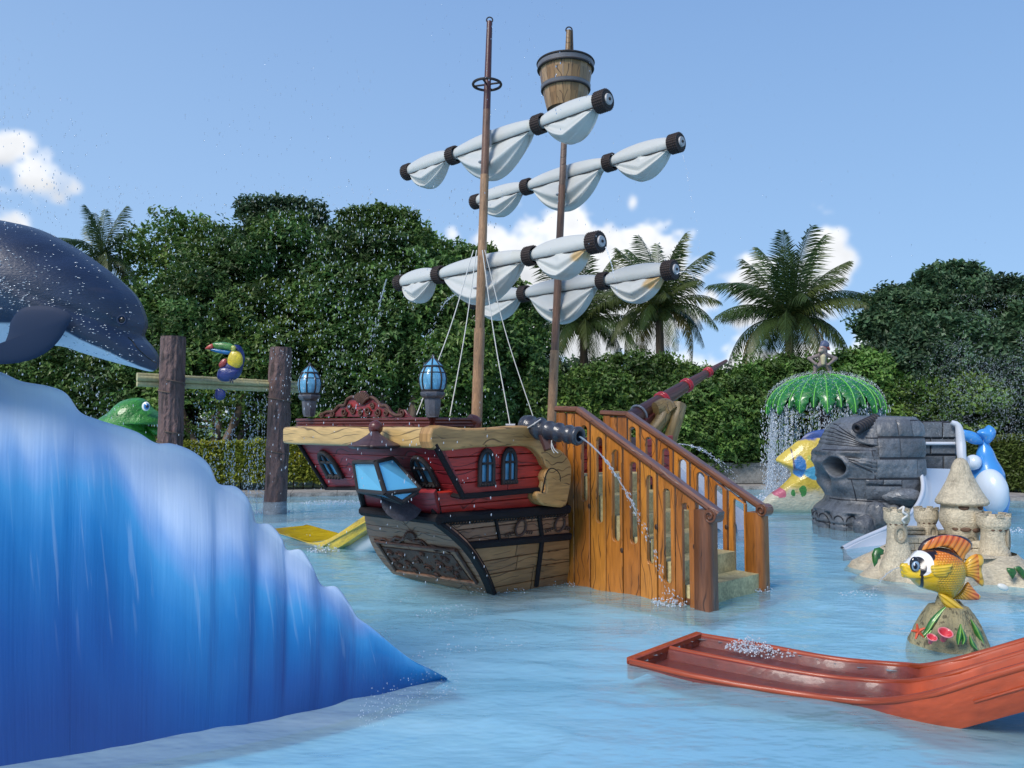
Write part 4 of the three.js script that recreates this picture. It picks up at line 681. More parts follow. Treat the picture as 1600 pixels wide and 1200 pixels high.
function yardOn(mast, c, half0, half1, wraps, dropK = 1, label) {
  // c: centre at the mast; half0 / half1: ends to port and starboard; wraps: rope bindings along the yard
  const at = (s, y = 0, z = 0) => c.clone().addScaledVector(ST, s).add(V3(0, y, 0)).addScaledVector(AX, z), r = .082;
  const y = part('yard', cyl(at(-half0), at(half1), .06, .06, 20), mSail, mast, label);
  const secs = [[-half0 + .09, wraps[0] - .08, .27], [wraps[0] + .08, wraps[1] - .08, .43], [wraps[1] + .08, half1 - .10, .29]];
  for (const [a, b, H0] of secs) {
    const L = b - a, H = H0 * dropK, ph = rr(0, 9);
    // rolled tube with a lip on top
    const roll = sheet(28, 30, (s, t) => { const an = s * 6.2832, f = Math.sin(Math.PI * t), lip = Math.pow(Math.max(0, Math.sin(an)), 3) * .055 * Math.pow(f, .7); const R = r * (1 - .10 * Math.pow(Math.abs(2 * t - 1), 6)) + lip; return at(lerp(a, b, t), Math.sin(an) * R, Math.cos(an) * R * (1 - .35 * Math.pow(Math.max(0, Math.sin(an)), 2) * f)); }, true, (s, t) => [t * L, s * .52]);
    part('sail_roll', roll, mSail, y);
    const bel = [];
    for (const sg of [1, -1]) {
      const g = sheet(44, 26, (s, t) => {
        const f = Math.pow(Math.max(0, Math.sin(Math.PI * s)), .62), h = H * f, k = (.07 + .06 * H0) * f;
        const fold = .034 * f * Math.sin(t * 9 + 4 * Math.abs(s - .5) + ph) * Math.sin(Math.PI * t) + .013 * f * Math.sin(t * 19 + 12 * Math.abs(s - .5) + ph);
        const pinch = 1 - .28 * t * f * 0, x = lerp(a, b, lerp(s, .5 + (s - .5) * .80, t * .8));
        return at(x, -r * .55 - h * Math.sin(t * Math.PI / 2 * .98), sg * -(.030 + k * Math.sin(Math.PI * Math.pow(t, .8) * .97) + fold) * (t > .995 ? .0 : 1) );
      }, false, (s, t) => [s * L, t * H + .3]);
      if (sg < 0) { const ix = g.index.array; for (let i = 0; i < ix.length; i += 3) { const q = ix[i]; ix[i] = ix[i + 1]; ix[i + 1] = q; } g.computeVertexNormals(); }
      bel.push(g);
    }
    part('sail_belly', bel, /^lower/.test(label) && a > 0 ? mSailB : mSail, y);
    part('seam', tube([.02, .2, .4, .6, .8, .98].map(t => at(lerp(a, b, t), -r * .80, -r * .72)), .006, 20, 5), mIron, y);
  }
  for (const [s, w, R] of [[-half0 + .045, .13, .092], [wraps[0], .13, .097], [wraps[1], .13, .097], [half1 - .05, .14, .100]]) {
    const gs = []; const n = 6; for (let i = 0; i < n; i++) { const g = new THREE.TorusGeometry(R, w / n * .56, 6, 30); g.applyQuaternion(new THREE.Quaternion().setFromUnitVectors(V3(0, 0, 1), ST)); const q = at(s + (i - (n - 1) / 2) * w / n); gs.push(g.translate(q.x, q.y, q.z)); }
    // strands across the turns
    for (let i = 0; i < n; i++) for (let k = 0; k < 26; k++) { const a0 = k / 26 * 6.2832, q = at(s + (i - (n - 1) / 2) * w / n), d = V3(0, Math.sin(a0), 0).addScaledVector(AX, Math.cos(a0)), e = q.clone().addScaledVector(d, R + w / n * .5); const b = new THREE.SphereGeometry(w / n * .36, 5, 4); gs.push(b.scale(1, 1, 1).translate(e.x, e.y, e.z)); }
    part('rope_wrap', gs, mRope, y);
  }
  for (const [s, dir] of [[-half0 - .025, -1], [half1 + .022, 1]]) { const p = at(s); const cap = part('end_cap', merge([cyl(p.clone().addScaledVector(ST, -.03 * dir), p, .10, .088, 28), cyl(p, p.clone().addScaledVector(ST, .012 * dir), .062, .058, 24)]), dir > 0 ? mIron : mZinc, y); part('cap_disc', cyl(p.clone().addScaledVector(ST, .004 * dir), p.clone().addScaledVector(ST, .02 * dir), .062, .055, 24), mCap, cap); part('nozzle', cyl(p.clone().addScaledVector(ST, .018 * dir), p.clone().addScaledVector(ST, .03 * dir), .018, .014, 10), mIron, cap); }
  // clamp to the mast
  const cl = at(0, -.30, -.175); { const g = new THREE.TorusGeometry(.055, .014, 6, 22); g.rotateX(Math.PI / 2); part('clamp', [g.translate(cl.x, cl.y, cl.z), bar(cl.clone().add(V3(.05, 0, 0)), cl.clone().add(V3(.13, 0, .01)), .03, .02)], mZinc, y); }
  part('bracket', bar(at(.02, .09, -.10), at(.02, -.10, -.10), .05, .03, AX.clone().negate()), mZinc, y);
  return y;
}
function mastThing(label, pts, segs) {   // pts: base, top ; segs: [t0, t1, r0, r1, material]
  const t = thing('mast', label, 'mast', pts[0]);
  const P = k => pts[0].clone().lerp(pts[1], k);
  segs.forEach(([a, b, r0, r1, m]) => part('pole', cyl(P(a), P(b), r0, r1, 22), m, t)); return [t, P];
}
const mPoleTop = paint(.105, .028, .025, .4), mPoleMid = paint(.22, .11, .065, .42), mPoleLow = paint(.46, .26, .13, .45), mPoleOld = wood(.30, .17, .06, .45), mPoleG = wood(.22, .14, .10, .45);
{
  const b = W(742, 672, 8.98).setY(1.0), t = W(765, 34, 9.12);
  const [m1, P] = mastThing('left ship mast with an iron ring and two furled sails', [b, t], [[0, .32, .064, .062, mPoleLow], [.32, .655, .053, .050, mPoleLow], [.655, .80, .047, .044, mPoleMid], [.80, 1, .044, .034, mPoleTop]]);
  const ring = W(761, 132, 9.1), g = new THREE.TorusGeometry(.165, .016, 8, 40); g.rotateX(Math.PI / 2); const rg = part('iron_ring', g.translate(ring.x, ring.y, ring.z), mIron, m1);
  for (const a of [.3, 1.87]) part('spoke', cyl(ring.clone().add(V3(Math.cos(a) * .16, 0, Math.sin(a) * .16)), ring.clone().add(V3(-Math.cos(a) * .16, 0, -Math.sin(a) * .16)), .011, .011, 8), mIron, rg);
  { const s = new THREE.TorusGeometry(.036, .008, 6, 20, Math.PI * 1.3); s.rotateZ(-.5); part('shackle', s.translate(t.x, t.y + .02, t.z), mIron, m1); }
  const c1 = W(757, 214, 9.15), c3 = W(749, 410, 9.13); const along = c => c;
  yardOn(m1, c1.addScaledVector(AX, .165), 1.70, 1.68, [-.74, .73], 1, 'upper furled sail yard of the left mast');
  yardOn(m1, c3.addScaledVector(AX, .165), 1.75, 1.64, [-.91, .67], 1, 'lower furled sail yard of the left mast');
  // rigging lines
  const k0 = W(749, 392, 9.0), mWire = M({ color: rgb(.60, .60, .57), roughness: .6 });
  for (const [x, y, d] of [[651, 648, 8.4], [703, 650, 8.6], [797, 664, 8.6], [836, 660, 8.8]]) { const p = W(x, y, d); part('rigging_line', [tube([k0.clone().add(V3((x - 745) * .0007, 0, .04)), k0.clone().lerp(p, .5).add(V3(0, -.012, 0)), p], .0058, 24, 6)], mWire, m1); }
  part('line_cleat', bar(W(790, 664, 8.6), W(805, 664, 8.6), .05, .025), mZinc, m1);
}
{
  const b = W(858, 668, 9.88).setY(1.0), t = W(889, 48, 10.08);
  const [m2, P] = mastThing('right ship mast carrying the barrel crow nest and two furled sails', [b, t], [[0, .27, .060, .058, mPoleLow], [.27, .64, .050, .046, mPoleMid], [.64, .88, .042, .038, mPoleG], [.88, 1, .042, .036, mPoleOld]]);
  { const s = new THREE.TorusGeometry(.04, .009, 6, 20, Math.PI * 1.3); s.rotateZ(-.5); part('shackle', s.translate(t.x, t.y + .01, t.z), mIron, m2); part('mast_fin', ext(new Frame(t, t.clone().add(V3(1, 0, .1)), t.clone().add(V3(0, -1, 0))), [[.02, 0], [.052, 0], [.06, -.32], [.035, -.34], [.02, -.28]].map(([x, y]) => [x, y]), -.012, .024, .003), mIron, m2); part('foot_bracket', ext(new Frame(t, t.clone().add(V3(1, 0, .1)), t.clone().add(V3(0, -1, 0))), [[-.02, -.26], [-.03, -.26], [-.10, -.38], [-.10, -.42], [-.02, -.42]], -.03, .05, .004), mIron, m2); }
  // crow's nest: a tub of staves with two hoops
  const c = W(884, 172, 10.05), H = .62, rt = .355, rb = .245, N = 18, tones = [[.42, .26, .12], [.36, .205, .085], [.46, .30, .16], [.33, .19, .075], [.40, .25, .115]];
  const nest = part('crow_nest', cyl(c.clone().add(V3(0, .0, 0)), c.clone().add(V3(0, .025, 0)), rb * .98, rb * .99, 30), coreMat, m2, 'wooden barrel crow nest of staves');
  const sm = tones.map(q => wood(q[0], q[1], q[2], .5));
  for (let k = 0; k < N; k++) {
    const a0 = k / N * 6.2832 + .006, a1 = (k + 1) / N * 6.2832 - .006, P = []; const pt = (a, y, inn) => { const r = (lerp(rb, rt, y) + .012 * Math.sin(Math.PI * y)) - inn; return V3(c.x + Math.cos(a) * r, c.y + y * H, c.z + Math.sin(a) * r); };
    const quad = (a, b, c, d) => { for (const q of [a, b, c, a, c, d]) P.push(q.x, q.y, q.z); };
    for (let j = 0; j < 4; j++) { const y0 = j / 4, y1 = (j + 1) / 4; quad(pt(a0, y0, 0), pt(a0, y1, 0), pt(a1, y1, 0), pt(a1, y0, 0)); quad(pt(a0, y0, .022), pt(a1, y0, .022), pt(a1, y1, .022), pt(a0, y1, .022)); quad(pt(a0, y0, 0), pt(a0, y0, .022), pt(a0, y1, .022), pt(a0, y1, 0)); quad(pt(a1, y0, 0), pt(a1, y1, 0), pt(a1, y1, .022), pt(a1, y0, .022)); }
    quad(pt(a0, 1, 0), pt(a0, 1, .022), pt(a1, 1, .022), pt(a1, 1, 0)); quad(pt(a0, 0, 0), pt(a1, 0, 0), pt(a1, 0, .022), pt(a0, 0, .022));
    const g = new THREE.BufferGeometry(); g.setAttribute('position', new THREE.Float32BufferAttribute(P, 3)); part('stave', boxUV(clean(g), V3(0, 1, 0)), sm[k % 5], nest);
  }
  const hoopM = M({ color: rgb(.20, .20, .22), roughness: .4, metalness: .2, map: rep(T.mottle, 3) });
  const hoop = (y0, y1, o) => { const R = y => lerp(rb, rt, y) + .012 * Math.sin(Math.PI * y); const g = new THREE.LatheGeometry([[R(y0) - .004, y0], [R(y0) + o, y0], [R(y1) + o, y1], [R(y1) - .004, y1]].map(([r, y]) => new THREE.Vector2(r, y * H)), 48); return toCreasedNormals(g, .5).translate(c.x, c.y, c.z); };
  part('hoop', hoop(.42, .50, .014), hoopM, nest); part('hoop', hoop(.86, .965, .016), hoopM, nest);
  { const tr = (y, r) => { const g = new THREE.TorusGeometry(r, .014, 6, 48); g.rotateX(Math.PI / 2); return g.translate(c.x, c.y + y * H, c.z); }; part('hoop_edge', [tr(.99, rt + .012), tr(.855, lerp(rb, rt, .855) + .02), tr(.415, lerp(rb, rt, .415) + .02)], mIron, nest); }
  const c2 = W(877, 268, 10.05), c4 = W(866, 447, 10.03);
  yardOn(m2, c2.addScaledVector(AX, .165), 1.83, 1.67, [-.76, .66], 1, 'upper furled sail yard of the right mast');
  yardOn(m2, c4.addScaledVector(AX, .165), 1.72, 1.68, [-.68, .67], 1, 'lower furled sail yard of the right mast');
}
// ================================================================ boarding stairs
{
  const b0 = G(895, 911), b1 = G(1105, 953), NR = new Frame(b0, b1, b0.clone().add(V3(0, 1, 0))), f1 = G(1183, 921), FR = new Frame(f1.clone().sub(b1.clone().sub(b0)), f1, f1.clone().add(V3(0, 1, 0)));
  const st = thing('boarding_stairs', 'brown timber stairs with slotted railings climbing to the ship deck', 'stairs', G(1000, 930));
  const P1 = wood(.56, .205, .030, .38, .2), P2 = wood(.47, .165, .026, .38, .2), P3 = wood(.62, .245, .036, .38, .2), rail = wood(.21, .085, .045, .33, .4), dark = wood(.17, .07, .028, .4);
  const pal = [P1, P2, P3];
  const knots = [];
  function panel(F, cols, topLine, botLine, railName) {
    // cols: [x0, x1] plank edges in the picture; slots: [x0, x1, top, bottom]
    const root = part('railing', F === NR ? bar(F.at(890, 905, -.05), F.at(1090, 943, -.05), .03, .06) : bar(F.at(1100, 893, -.05), F.at(1150, 903, -.05), .03, .06), dark, st, railName);
    cols.forEach(([x0, x1, s], i) => {
      const tl = F.hit(x0 + .5, topLine(x0)), tr = F.hit(x1 - .5, topLine(x1)), bl = F.hit(x0 + .5, botLine(x0)), br = F.hit(x1 - .5, botLine(x1)), y = -0.1;
      const holes = []; let poly = [[bl[0], y], [br[0], y], [br[0], tr[1]], [tl[0], tl[1]]];
      if (s) {
        const [sx0, sx1, sy0, sy1] = s, ym = sy1 === null ? sy0 + 40 : (sy0 + sy1) / 2, c0 = F.hit(sx0, ym), c1 = F.hit(sx1, ym), w = (c1[0] - c0[0]) / 2, cx = (c0[0] + c1[0]) / 2, lo = sy1 === null ? y - 1 : F.hit((sx0 + sx1) / 2, sy1)[1], hi = F.hit((sx0 + sx1) / 2, sy0)[1];
        const arc = (cy, a0) => Array.from({ length: 9 }, (_, k) => [cx + w * Math.cos(a0 + k / 8 * Math.PI), cy + w * Math.sin(a0 + k / 8 * Math.PI)]);
        if (sy1 === null) poly = [[bl[0], y], [cx - w, y], ...arc(hi - w, 0).reverse(), [cx + w, y], [br[0], y], [br[0], tr[1]], [tl[0], tl[1]]];
        else holes.push([...arc(hi - w, 0), ...arc(lo + w, Math.PI)]);
      }
      const g = ext(F, poly, -.03, .045 + .004 * (i % 2), .006, holes); boxUV; const p = boxUV(g, V3(0, 1, 0)); const o = p.attributes.uv; for (let k = 0; k < o.count; k++) o.setXY(k, o.getX(k) + i * .37, o.getY(k) + i * .13);
      part('plank', p, pal[(i * 7 + 3) % 3], root);
      if (i % 2) { const kp = F.at((x0 + x1) / 2 + (s ? (x1 - x0) * .36 : 0), lerp(topLine(x0), botLine(x0), .45 + .3 * hash2(i, 5)), .019); const k = new THREE.SphereGeometry(.02, 8, 6); k.scale(1, 1.3, .4); k.applyMatrix4(F.m.clone().setPosition(kp)); knots.push(k); }
    });
    return root;
  }
  const nTop = x => x < 905 ? 645 : 645 + (x - 905) * .742, nBot = x => 912 + (x - 895) * .2;
  const nr = panel(NR, [[887, 899], [899, 924, [910, 919, 665, 783]], [924, 948.5, [933, 942.5, 683, 817]], [948.5, 975, [958, 969.5, 703, 846]], [975, 1002, [986, 996.5, 722, 850]], [1002, 1029, [1012, 1022.5, 743, 881]], [1029, 1057, [1038, 1049, 764, 912]], [1057, 1090, [1067, 1078, 786, null]]], nTop, nBot, 'near slotted plank railing of the stairs');
  const fTop = x => x < 985 ? 652 : 652 + (x - 985) * .742, fBot = x => 860 + (x - 985) * .305;
  const fr = panel(FR, [[951, 966], [966, 982], [982, 1002, [984.5, 994.5, 667, 760]], [1002, 1028, [1010, 1020, 683, 790]], [1028, 1054, [1036, 1047, 701, 812]], [1054, 1080, [1062, 1074, 718, 840]], [1080, 1109, [1090, 1102, 738, 866]], [1109, 1139, [1119, 1130.5, 757, 892]], [1139, 1168, [1147.5, 1163, 777, null]]], fTop, fBot, 'far slotted plank railing of the stairs');
  // newels and handrails
  const post = (F, x, y, w, d, root, m) => { const t = F.at(x, y, -.01); const g = boxUV(new THREE.CylinderGeometry(w * .72, w * .76, t.y + .1, 4, 1).rotateY(Math.PI / 4), V3(0, 1, 0)); g.applyMatrix4(new THREE.Matrix4().makeBasis(F.U, V3(0, 1, 0), F.U.clone().cross(V3(0, 1, 0)))); part('newel', g.translate(t.x, (t.y - .1) / 2, t.z), m, root); };
  post(NR, 1102, 796, .14, .14, nr, wood(.25, .10, .045, .4)); post(FR, 1183, 800, .15, .14, fr, P2); post(NR, 880, 645, .10, .1, nr, P2); post(FR, 951, 650, .09, .1, fr, P2);
  const hand = (F, pts, root, scr) => {
    const q = pts.map(([x, y]) => F.at(x, y, -.005)), gs = []; for (let i = 0; i < q.length - 1; i++) gs.push(bar(q[i], q[i + 1].clone().add(q[i + 1].clone().sub(q[i]).setLength(.012)), .115, .062, V3(0, 1, 0), .02)); part('handrail', gs, rail, root);
    const [u, v] = F.hit(...scr), R = .062, pts2 = []; for (let i = 0; i <= 40; i++) { const t = i / 40, a = 1.2 - t * 10.5, k = R * (1 - .82 * t); pts2.push(F.p(u + Math.cos(a) * k, v + Math.sin(a) * k, .058 + .012 * t)); }
    const c = F.p(u, v, 0), drum = cyl(c.clone().addScaledVector(F.N, -.07), c.clone().addScaledVector(F.N, .056), R, R, 26); part('scroll', [boxUV(drum), tube(pts2, .009, 60, 6)], rail, root);
  };
  hand(NR, [[872, 639], [905, 640], [1112, 794], [1124, 803]], nr, [1115, 806]); hand(FR, [[942, 645], [982, 647], [1188, 790], [1200, 796]], fr, [1194, 797]);
  const mk = M({ color: rgb(.05, .022, .012), roughness: .5 }); knots.forEach(k => part('knot', k, mk, st));
  // pale steps: six risers from the water to the deck
  const stepM = M({ color: rgb(.70, .61, .31), map: rep(T.mottle, 1.5), roughness: .6, bumpMap: rep(T.fine, 2), bumpScale: .002 }), A = b0.clone().lerp(b1, .02), dir = b1.clone().sub(b0).normalize(), Lr = b1.clone().sub(b0).length(), across = f1.clone().sub(b1);
  const W2 = across.length() - .12, X = dir, Z = across.clone().normalize();
  for (let k = 0; k < 6; k++) { const h = .17 + k * .185, run = Lr / 6.1, x1 = Lr - .02 - k * run, x0 = k === 5 ? x1 - run * 1.6 : x1 - run; const c = b0.clone().addScaledVector(X, (x0 + x1) / 2).addScaledVector(across, .5); const g = new THREE.BoxGeometry(x1 - x0 - .004, h + .3, W2); const rg = boxUV(g); rg.applyMatrix4(new THREE.Matrix4().makeBasis(X, V3(0, 1, 0), X.clone().cross(V3(0, 1, 0)))); part('step', rg.translate(c.x, (h - .3) / 2, c.z), stepM, st); }
}
// ================================================================ the big painted wave and the dolphin that leaps from it
const cr1 = (pts, n) => new THREE.CatmullRomCurve3(pts, false, 'centripetal').getSpacedPoints(n);
{
  const ridge = [[-420, 470], [-300, 500], [-200, 540], [-100, 560], [0, 581], [32, 595], [75, 603], [101, 613], [125, 643], [155, 656], [213, 675], [245, 693], [267, 693], [299, 704], [325, 725], [341, 755], [368, 760], [387, 779], [399, 816], [421, 819], [440, 840], [448, 859], [469, 859], [485, 880], [504, 915], [525, 917], [549, 949], [557, 963], [581, 981], [613, 1008], [645, 1032], [672, 1045], [700, 1060]];
  const dAt = x => 4.55 + .46 * x / 700, baseAt = x => { const L = [[-420, 1330], [-200, 1275], [0, 1230], [150, 1203], [300, 1176], [430, 1151], [520, 1129], [600, 1106], [660, 1085], [703, 1061]]; for (let i = 1; i < L.length; i++) if (x <= L[i][0]) return lerp(L[i - 1][1], L[i][1], (x - L[i - 1][0]) / (L[i][0] - L[i - 1][0])); return 1061; };
  const N = 330, R = cr1(ridge.map(([x, y]) => W(x, y, dAt(x))), N), xs = cr1(ridge.map(([x, y]) => V3(x, y, 0)), N).map(p => p.x);
  // spaced by place: px of each ridge point from its own direction
  const pxOf = p => { const v = p.clone().sub(EYEPOS), z = -(v.z * CP - v.y * SP); return 800 + F_PX * v.x / z; };
  const avg = (i, w) => { const o = V3(0, 0, 0); let n = 0; for (let k = -w; k <= w; k++) { const j = clamp(i + k, 0, N); o.add(R[j]); n++; } const q = o.multiplyScalar(1 / n); q.x = R[i].x; return q; };
  const cols = R.map((p, i) => { const ps = avg(i, Math.min(26, i, N - i)), pm = avg(i, Math.min(9, i, N - i)); const x = pxOf(p), b = G(x - 6, baseAt(x) + 4, -.1), k = V3(p.x - .05, -.1, p.z - .35 - .35 * p.y), h = p.y + .1; return new THREE.CatmullRomCurve3([b, b.clone().lerp(ps, .33).add(V3(.03 * h, -.02 * h, .06 * h)), b.clone().lerp(ps, .70).add(V3(.03 * h, .06 * h, .06 * h)), b.clone().lerp(pm, .93).add(V3(.0, .035 * h, .0)), p, p.clone().lerp(k, .12).add(V3(0, -.0, -.05 * h)), p.clone().lerp(k, .5), k], false, 'centripetal'); });
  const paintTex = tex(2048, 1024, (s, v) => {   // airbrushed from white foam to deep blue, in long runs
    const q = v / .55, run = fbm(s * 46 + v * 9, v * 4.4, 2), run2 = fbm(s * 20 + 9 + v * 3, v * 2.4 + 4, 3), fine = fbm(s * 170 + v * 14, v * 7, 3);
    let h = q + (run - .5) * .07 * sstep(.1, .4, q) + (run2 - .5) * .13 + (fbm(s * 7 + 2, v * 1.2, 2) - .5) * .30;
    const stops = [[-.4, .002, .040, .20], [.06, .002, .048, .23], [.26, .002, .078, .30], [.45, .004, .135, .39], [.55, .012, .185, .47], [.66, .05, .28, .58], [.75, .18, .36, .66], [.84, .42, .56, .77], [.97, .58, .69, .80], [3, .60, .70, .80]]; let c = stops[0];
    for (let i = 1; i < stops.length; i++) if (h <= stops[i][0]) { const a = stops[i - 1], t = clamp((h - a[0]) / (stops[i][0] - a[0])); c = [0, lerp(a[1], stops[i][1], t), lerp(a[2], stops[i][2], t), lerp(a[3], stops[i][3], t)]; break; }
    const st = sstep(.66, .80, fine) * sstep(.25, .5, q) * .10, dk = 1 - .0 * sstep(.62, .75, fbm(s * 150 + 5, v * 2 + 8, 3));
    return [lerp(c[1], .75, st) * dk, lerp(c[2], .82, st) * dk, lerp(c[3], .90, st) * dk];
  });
  const RS = R.map((p, i) => avg(i, Math.min(30, i, N - i)).y);
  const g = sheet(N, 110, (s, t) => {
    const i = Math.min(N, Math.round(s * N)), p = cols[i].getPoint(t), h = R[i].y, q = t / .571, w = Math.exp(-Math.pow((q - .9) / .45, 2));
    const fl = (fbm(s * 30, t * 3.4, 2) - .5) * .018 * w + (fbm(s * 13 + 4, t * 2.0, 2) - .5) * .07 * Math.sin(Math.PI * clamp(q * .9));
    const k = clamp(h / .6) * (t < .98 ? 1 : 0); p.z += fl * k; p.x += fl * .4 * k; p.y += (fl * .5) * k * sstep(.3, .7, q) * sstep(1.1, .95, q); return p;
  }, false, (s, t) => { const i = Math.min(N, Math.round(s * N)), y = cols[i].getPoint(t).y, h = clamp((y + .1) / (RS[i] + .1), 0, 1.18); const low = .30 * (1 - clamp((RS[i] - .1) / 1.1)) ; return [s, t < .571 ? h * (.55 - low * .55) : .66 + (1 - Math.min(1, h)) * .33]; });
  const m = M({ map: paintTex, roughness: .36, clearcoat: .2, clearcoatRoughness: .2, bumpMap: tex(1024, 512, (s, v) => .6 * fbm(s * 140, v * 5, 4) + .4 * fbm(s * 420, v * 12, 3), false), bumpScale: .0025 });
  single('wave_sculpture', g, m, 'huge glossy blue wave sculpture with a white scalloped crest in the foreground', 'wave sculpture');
}
{
  const d = 4.3, o = W(-40, 450, d), F = new Frame(o, o.clone().add(V3(1, 0, 0)), o.clone().add(V3(0, 1, 0))), P = l => F.poly(l), t = thing('dolphin_sculpture', 'dark grey dolphin with a pale belly leaping over the blue wave', 'dolphin sculpture', o.clone().setY(1.2));
  const ol = smooth(P([[-560, 520], [-430, 440], [-300, 380], [-180, 350], [-80, 342], [0, 345], [60, 358], [110, 382], [150, 408], [185, 436], [210, 462], [223, 490], [226, 508], [221, 524], [224, 531], [233, 541], [243, 556], [245, 566], [242, 579], [232, 580], [205, 573], [170, 564], [130, 552], [95, 541], [60, 541], [0, 550], [-120, 570], [-300, 585], [-450, 570]]), true, 8);
  const k = d / F_PX, pxl = (u, v) => [u / k - 40, 450 - v / k];
  const line = x => x < 95 ? 515 : x < 130 ? lerp(506, 515, (x - 95) / 35) : x < 170 ? lerp(515, 540, (x - 130) / 40) : x < 205 ? lerp(540, 557, (x - 170) / 35) : lerp(557, 578, (x - 205) / 35);
  const U0 = -2.0, U1 = 1.05, Vv0 = -.55, Vv1 = .45;
  const map = tex(2048, 1024, (s, v) => {
    const u = lerp(U0, U1, s), w = lerp(Vv0, Vv1, v), [x, y] = pxl(u, w), n = fbm(s * 30, v * 14, 4) - .5;
    let c = [.020, .034, .070]; c = c.map((q, i) => q * (1 + .7 * n)); const wear = sstep(.62, .75, fbm(s * 24 + 5, v * 30, 4)) * sstep(140, 170, x) * sstep(480, 430, y) * .35; c = [lerp(c[0], .13, wear), lerp(c[1], .10, wear), lerp(c[2], .11, wear)];
    const b = sstep(-2.2, 2.2, y - line(x)); c = [lerp(c[0], .72 + .05 * n, b), lerp(c[1], .76 + .05 * n, b), lerp(c[2], .80 + .05 * n, b)];
    if (x < 34 && y > 478 && y < 503 - (x > 14 ? (x - 14) * .6 : 0)) c = [.42, .52, .64]; if (x < 16 && y >= 503) c = [.015, .09, .19];
    return c;
  });
  const g = plump(null, ol, [.25, .02], .36, 26, .5); { const uv = g.attributes.uv; for (let i = 0; i < uv.count; i++) uv.setXY(i, (uv.getX(i) - U0) / (U1 - U0), (uv.getY(i) - Vv0) / (Vv1 - Vv0)); } g.applyMatrix4(F.m);
  const skin = M({ map, roughness: .42, clearcoat: .15, clearcoatRoughness: .25, bumpMap: rep(T.fine, 8, 6), bumpScale: .0015 });
  part('body', g, skin, t);
  const sk2 = M({ color: rgb(.020, .034, .070), roughness: .6, specularIntensity: .3 });
  const fc = F.at(50, 525, .365), fo = new Frame(fc, fc.clone().add(V3(1, 0, 0)), fc.clone().add(V3(0, 1, .06))); part('flipper', plump(fo, smooth(fo.poly([[34, 482], [60, 478], [90, 481], [112, 494], [104, 513], [93, 531], [75, 549], [52, 561], [20, 568], [-20, 568], [-60, 560], [-25, 553], [3, 541], [13, 521], [17, 502]]), true, 5), fo.hit(50, 520), .022, 12, .6), sk2, t);
  const surf = (x, y) => { const [u, v] = F.hit(x, y); let best = null, bd = 9; const p = g.attributes.position, q = V3(); for (let i = 0; i < p.count; i++) { q.fromBufferAttribute(p, i).add(t.position).sub(F.o); const n = q.dot(F.N); if (n < 0) continue; const e = Math.hypot(q.dot(F.U) - u, q.dot(F.V) - v); if (e < bd) { bd = e; best = n; } } return best; };
  const se = surf(191, 500); const e = new THREE.SphereGeometry(.018, 16, 12); e.scale(1, .85, .4); const ep = F.at(191, 500, se - .002); part('eye', e.translate(ep.x, ep.y, ep.z), M({ color: rgb(.01, .01, .012), roughness: .08 }), t);
  const er = new THREE.TorusGeometry(.022, .006, 8, 20); part('eyelid', er.translate(ep.x, ep.y, ep.z + .004), sk2, t);
  part('mouth_line', tube([[200, 527], [207, 533], [214, 543], [224, 553], [234, 561], [244, 567]].map(([x, y]) => F.at(x, y, surf(x, y) + .001)), .004, 30, 5), M({ color: rgb(.006, .007, .01), roughness: .5 }), t);
}
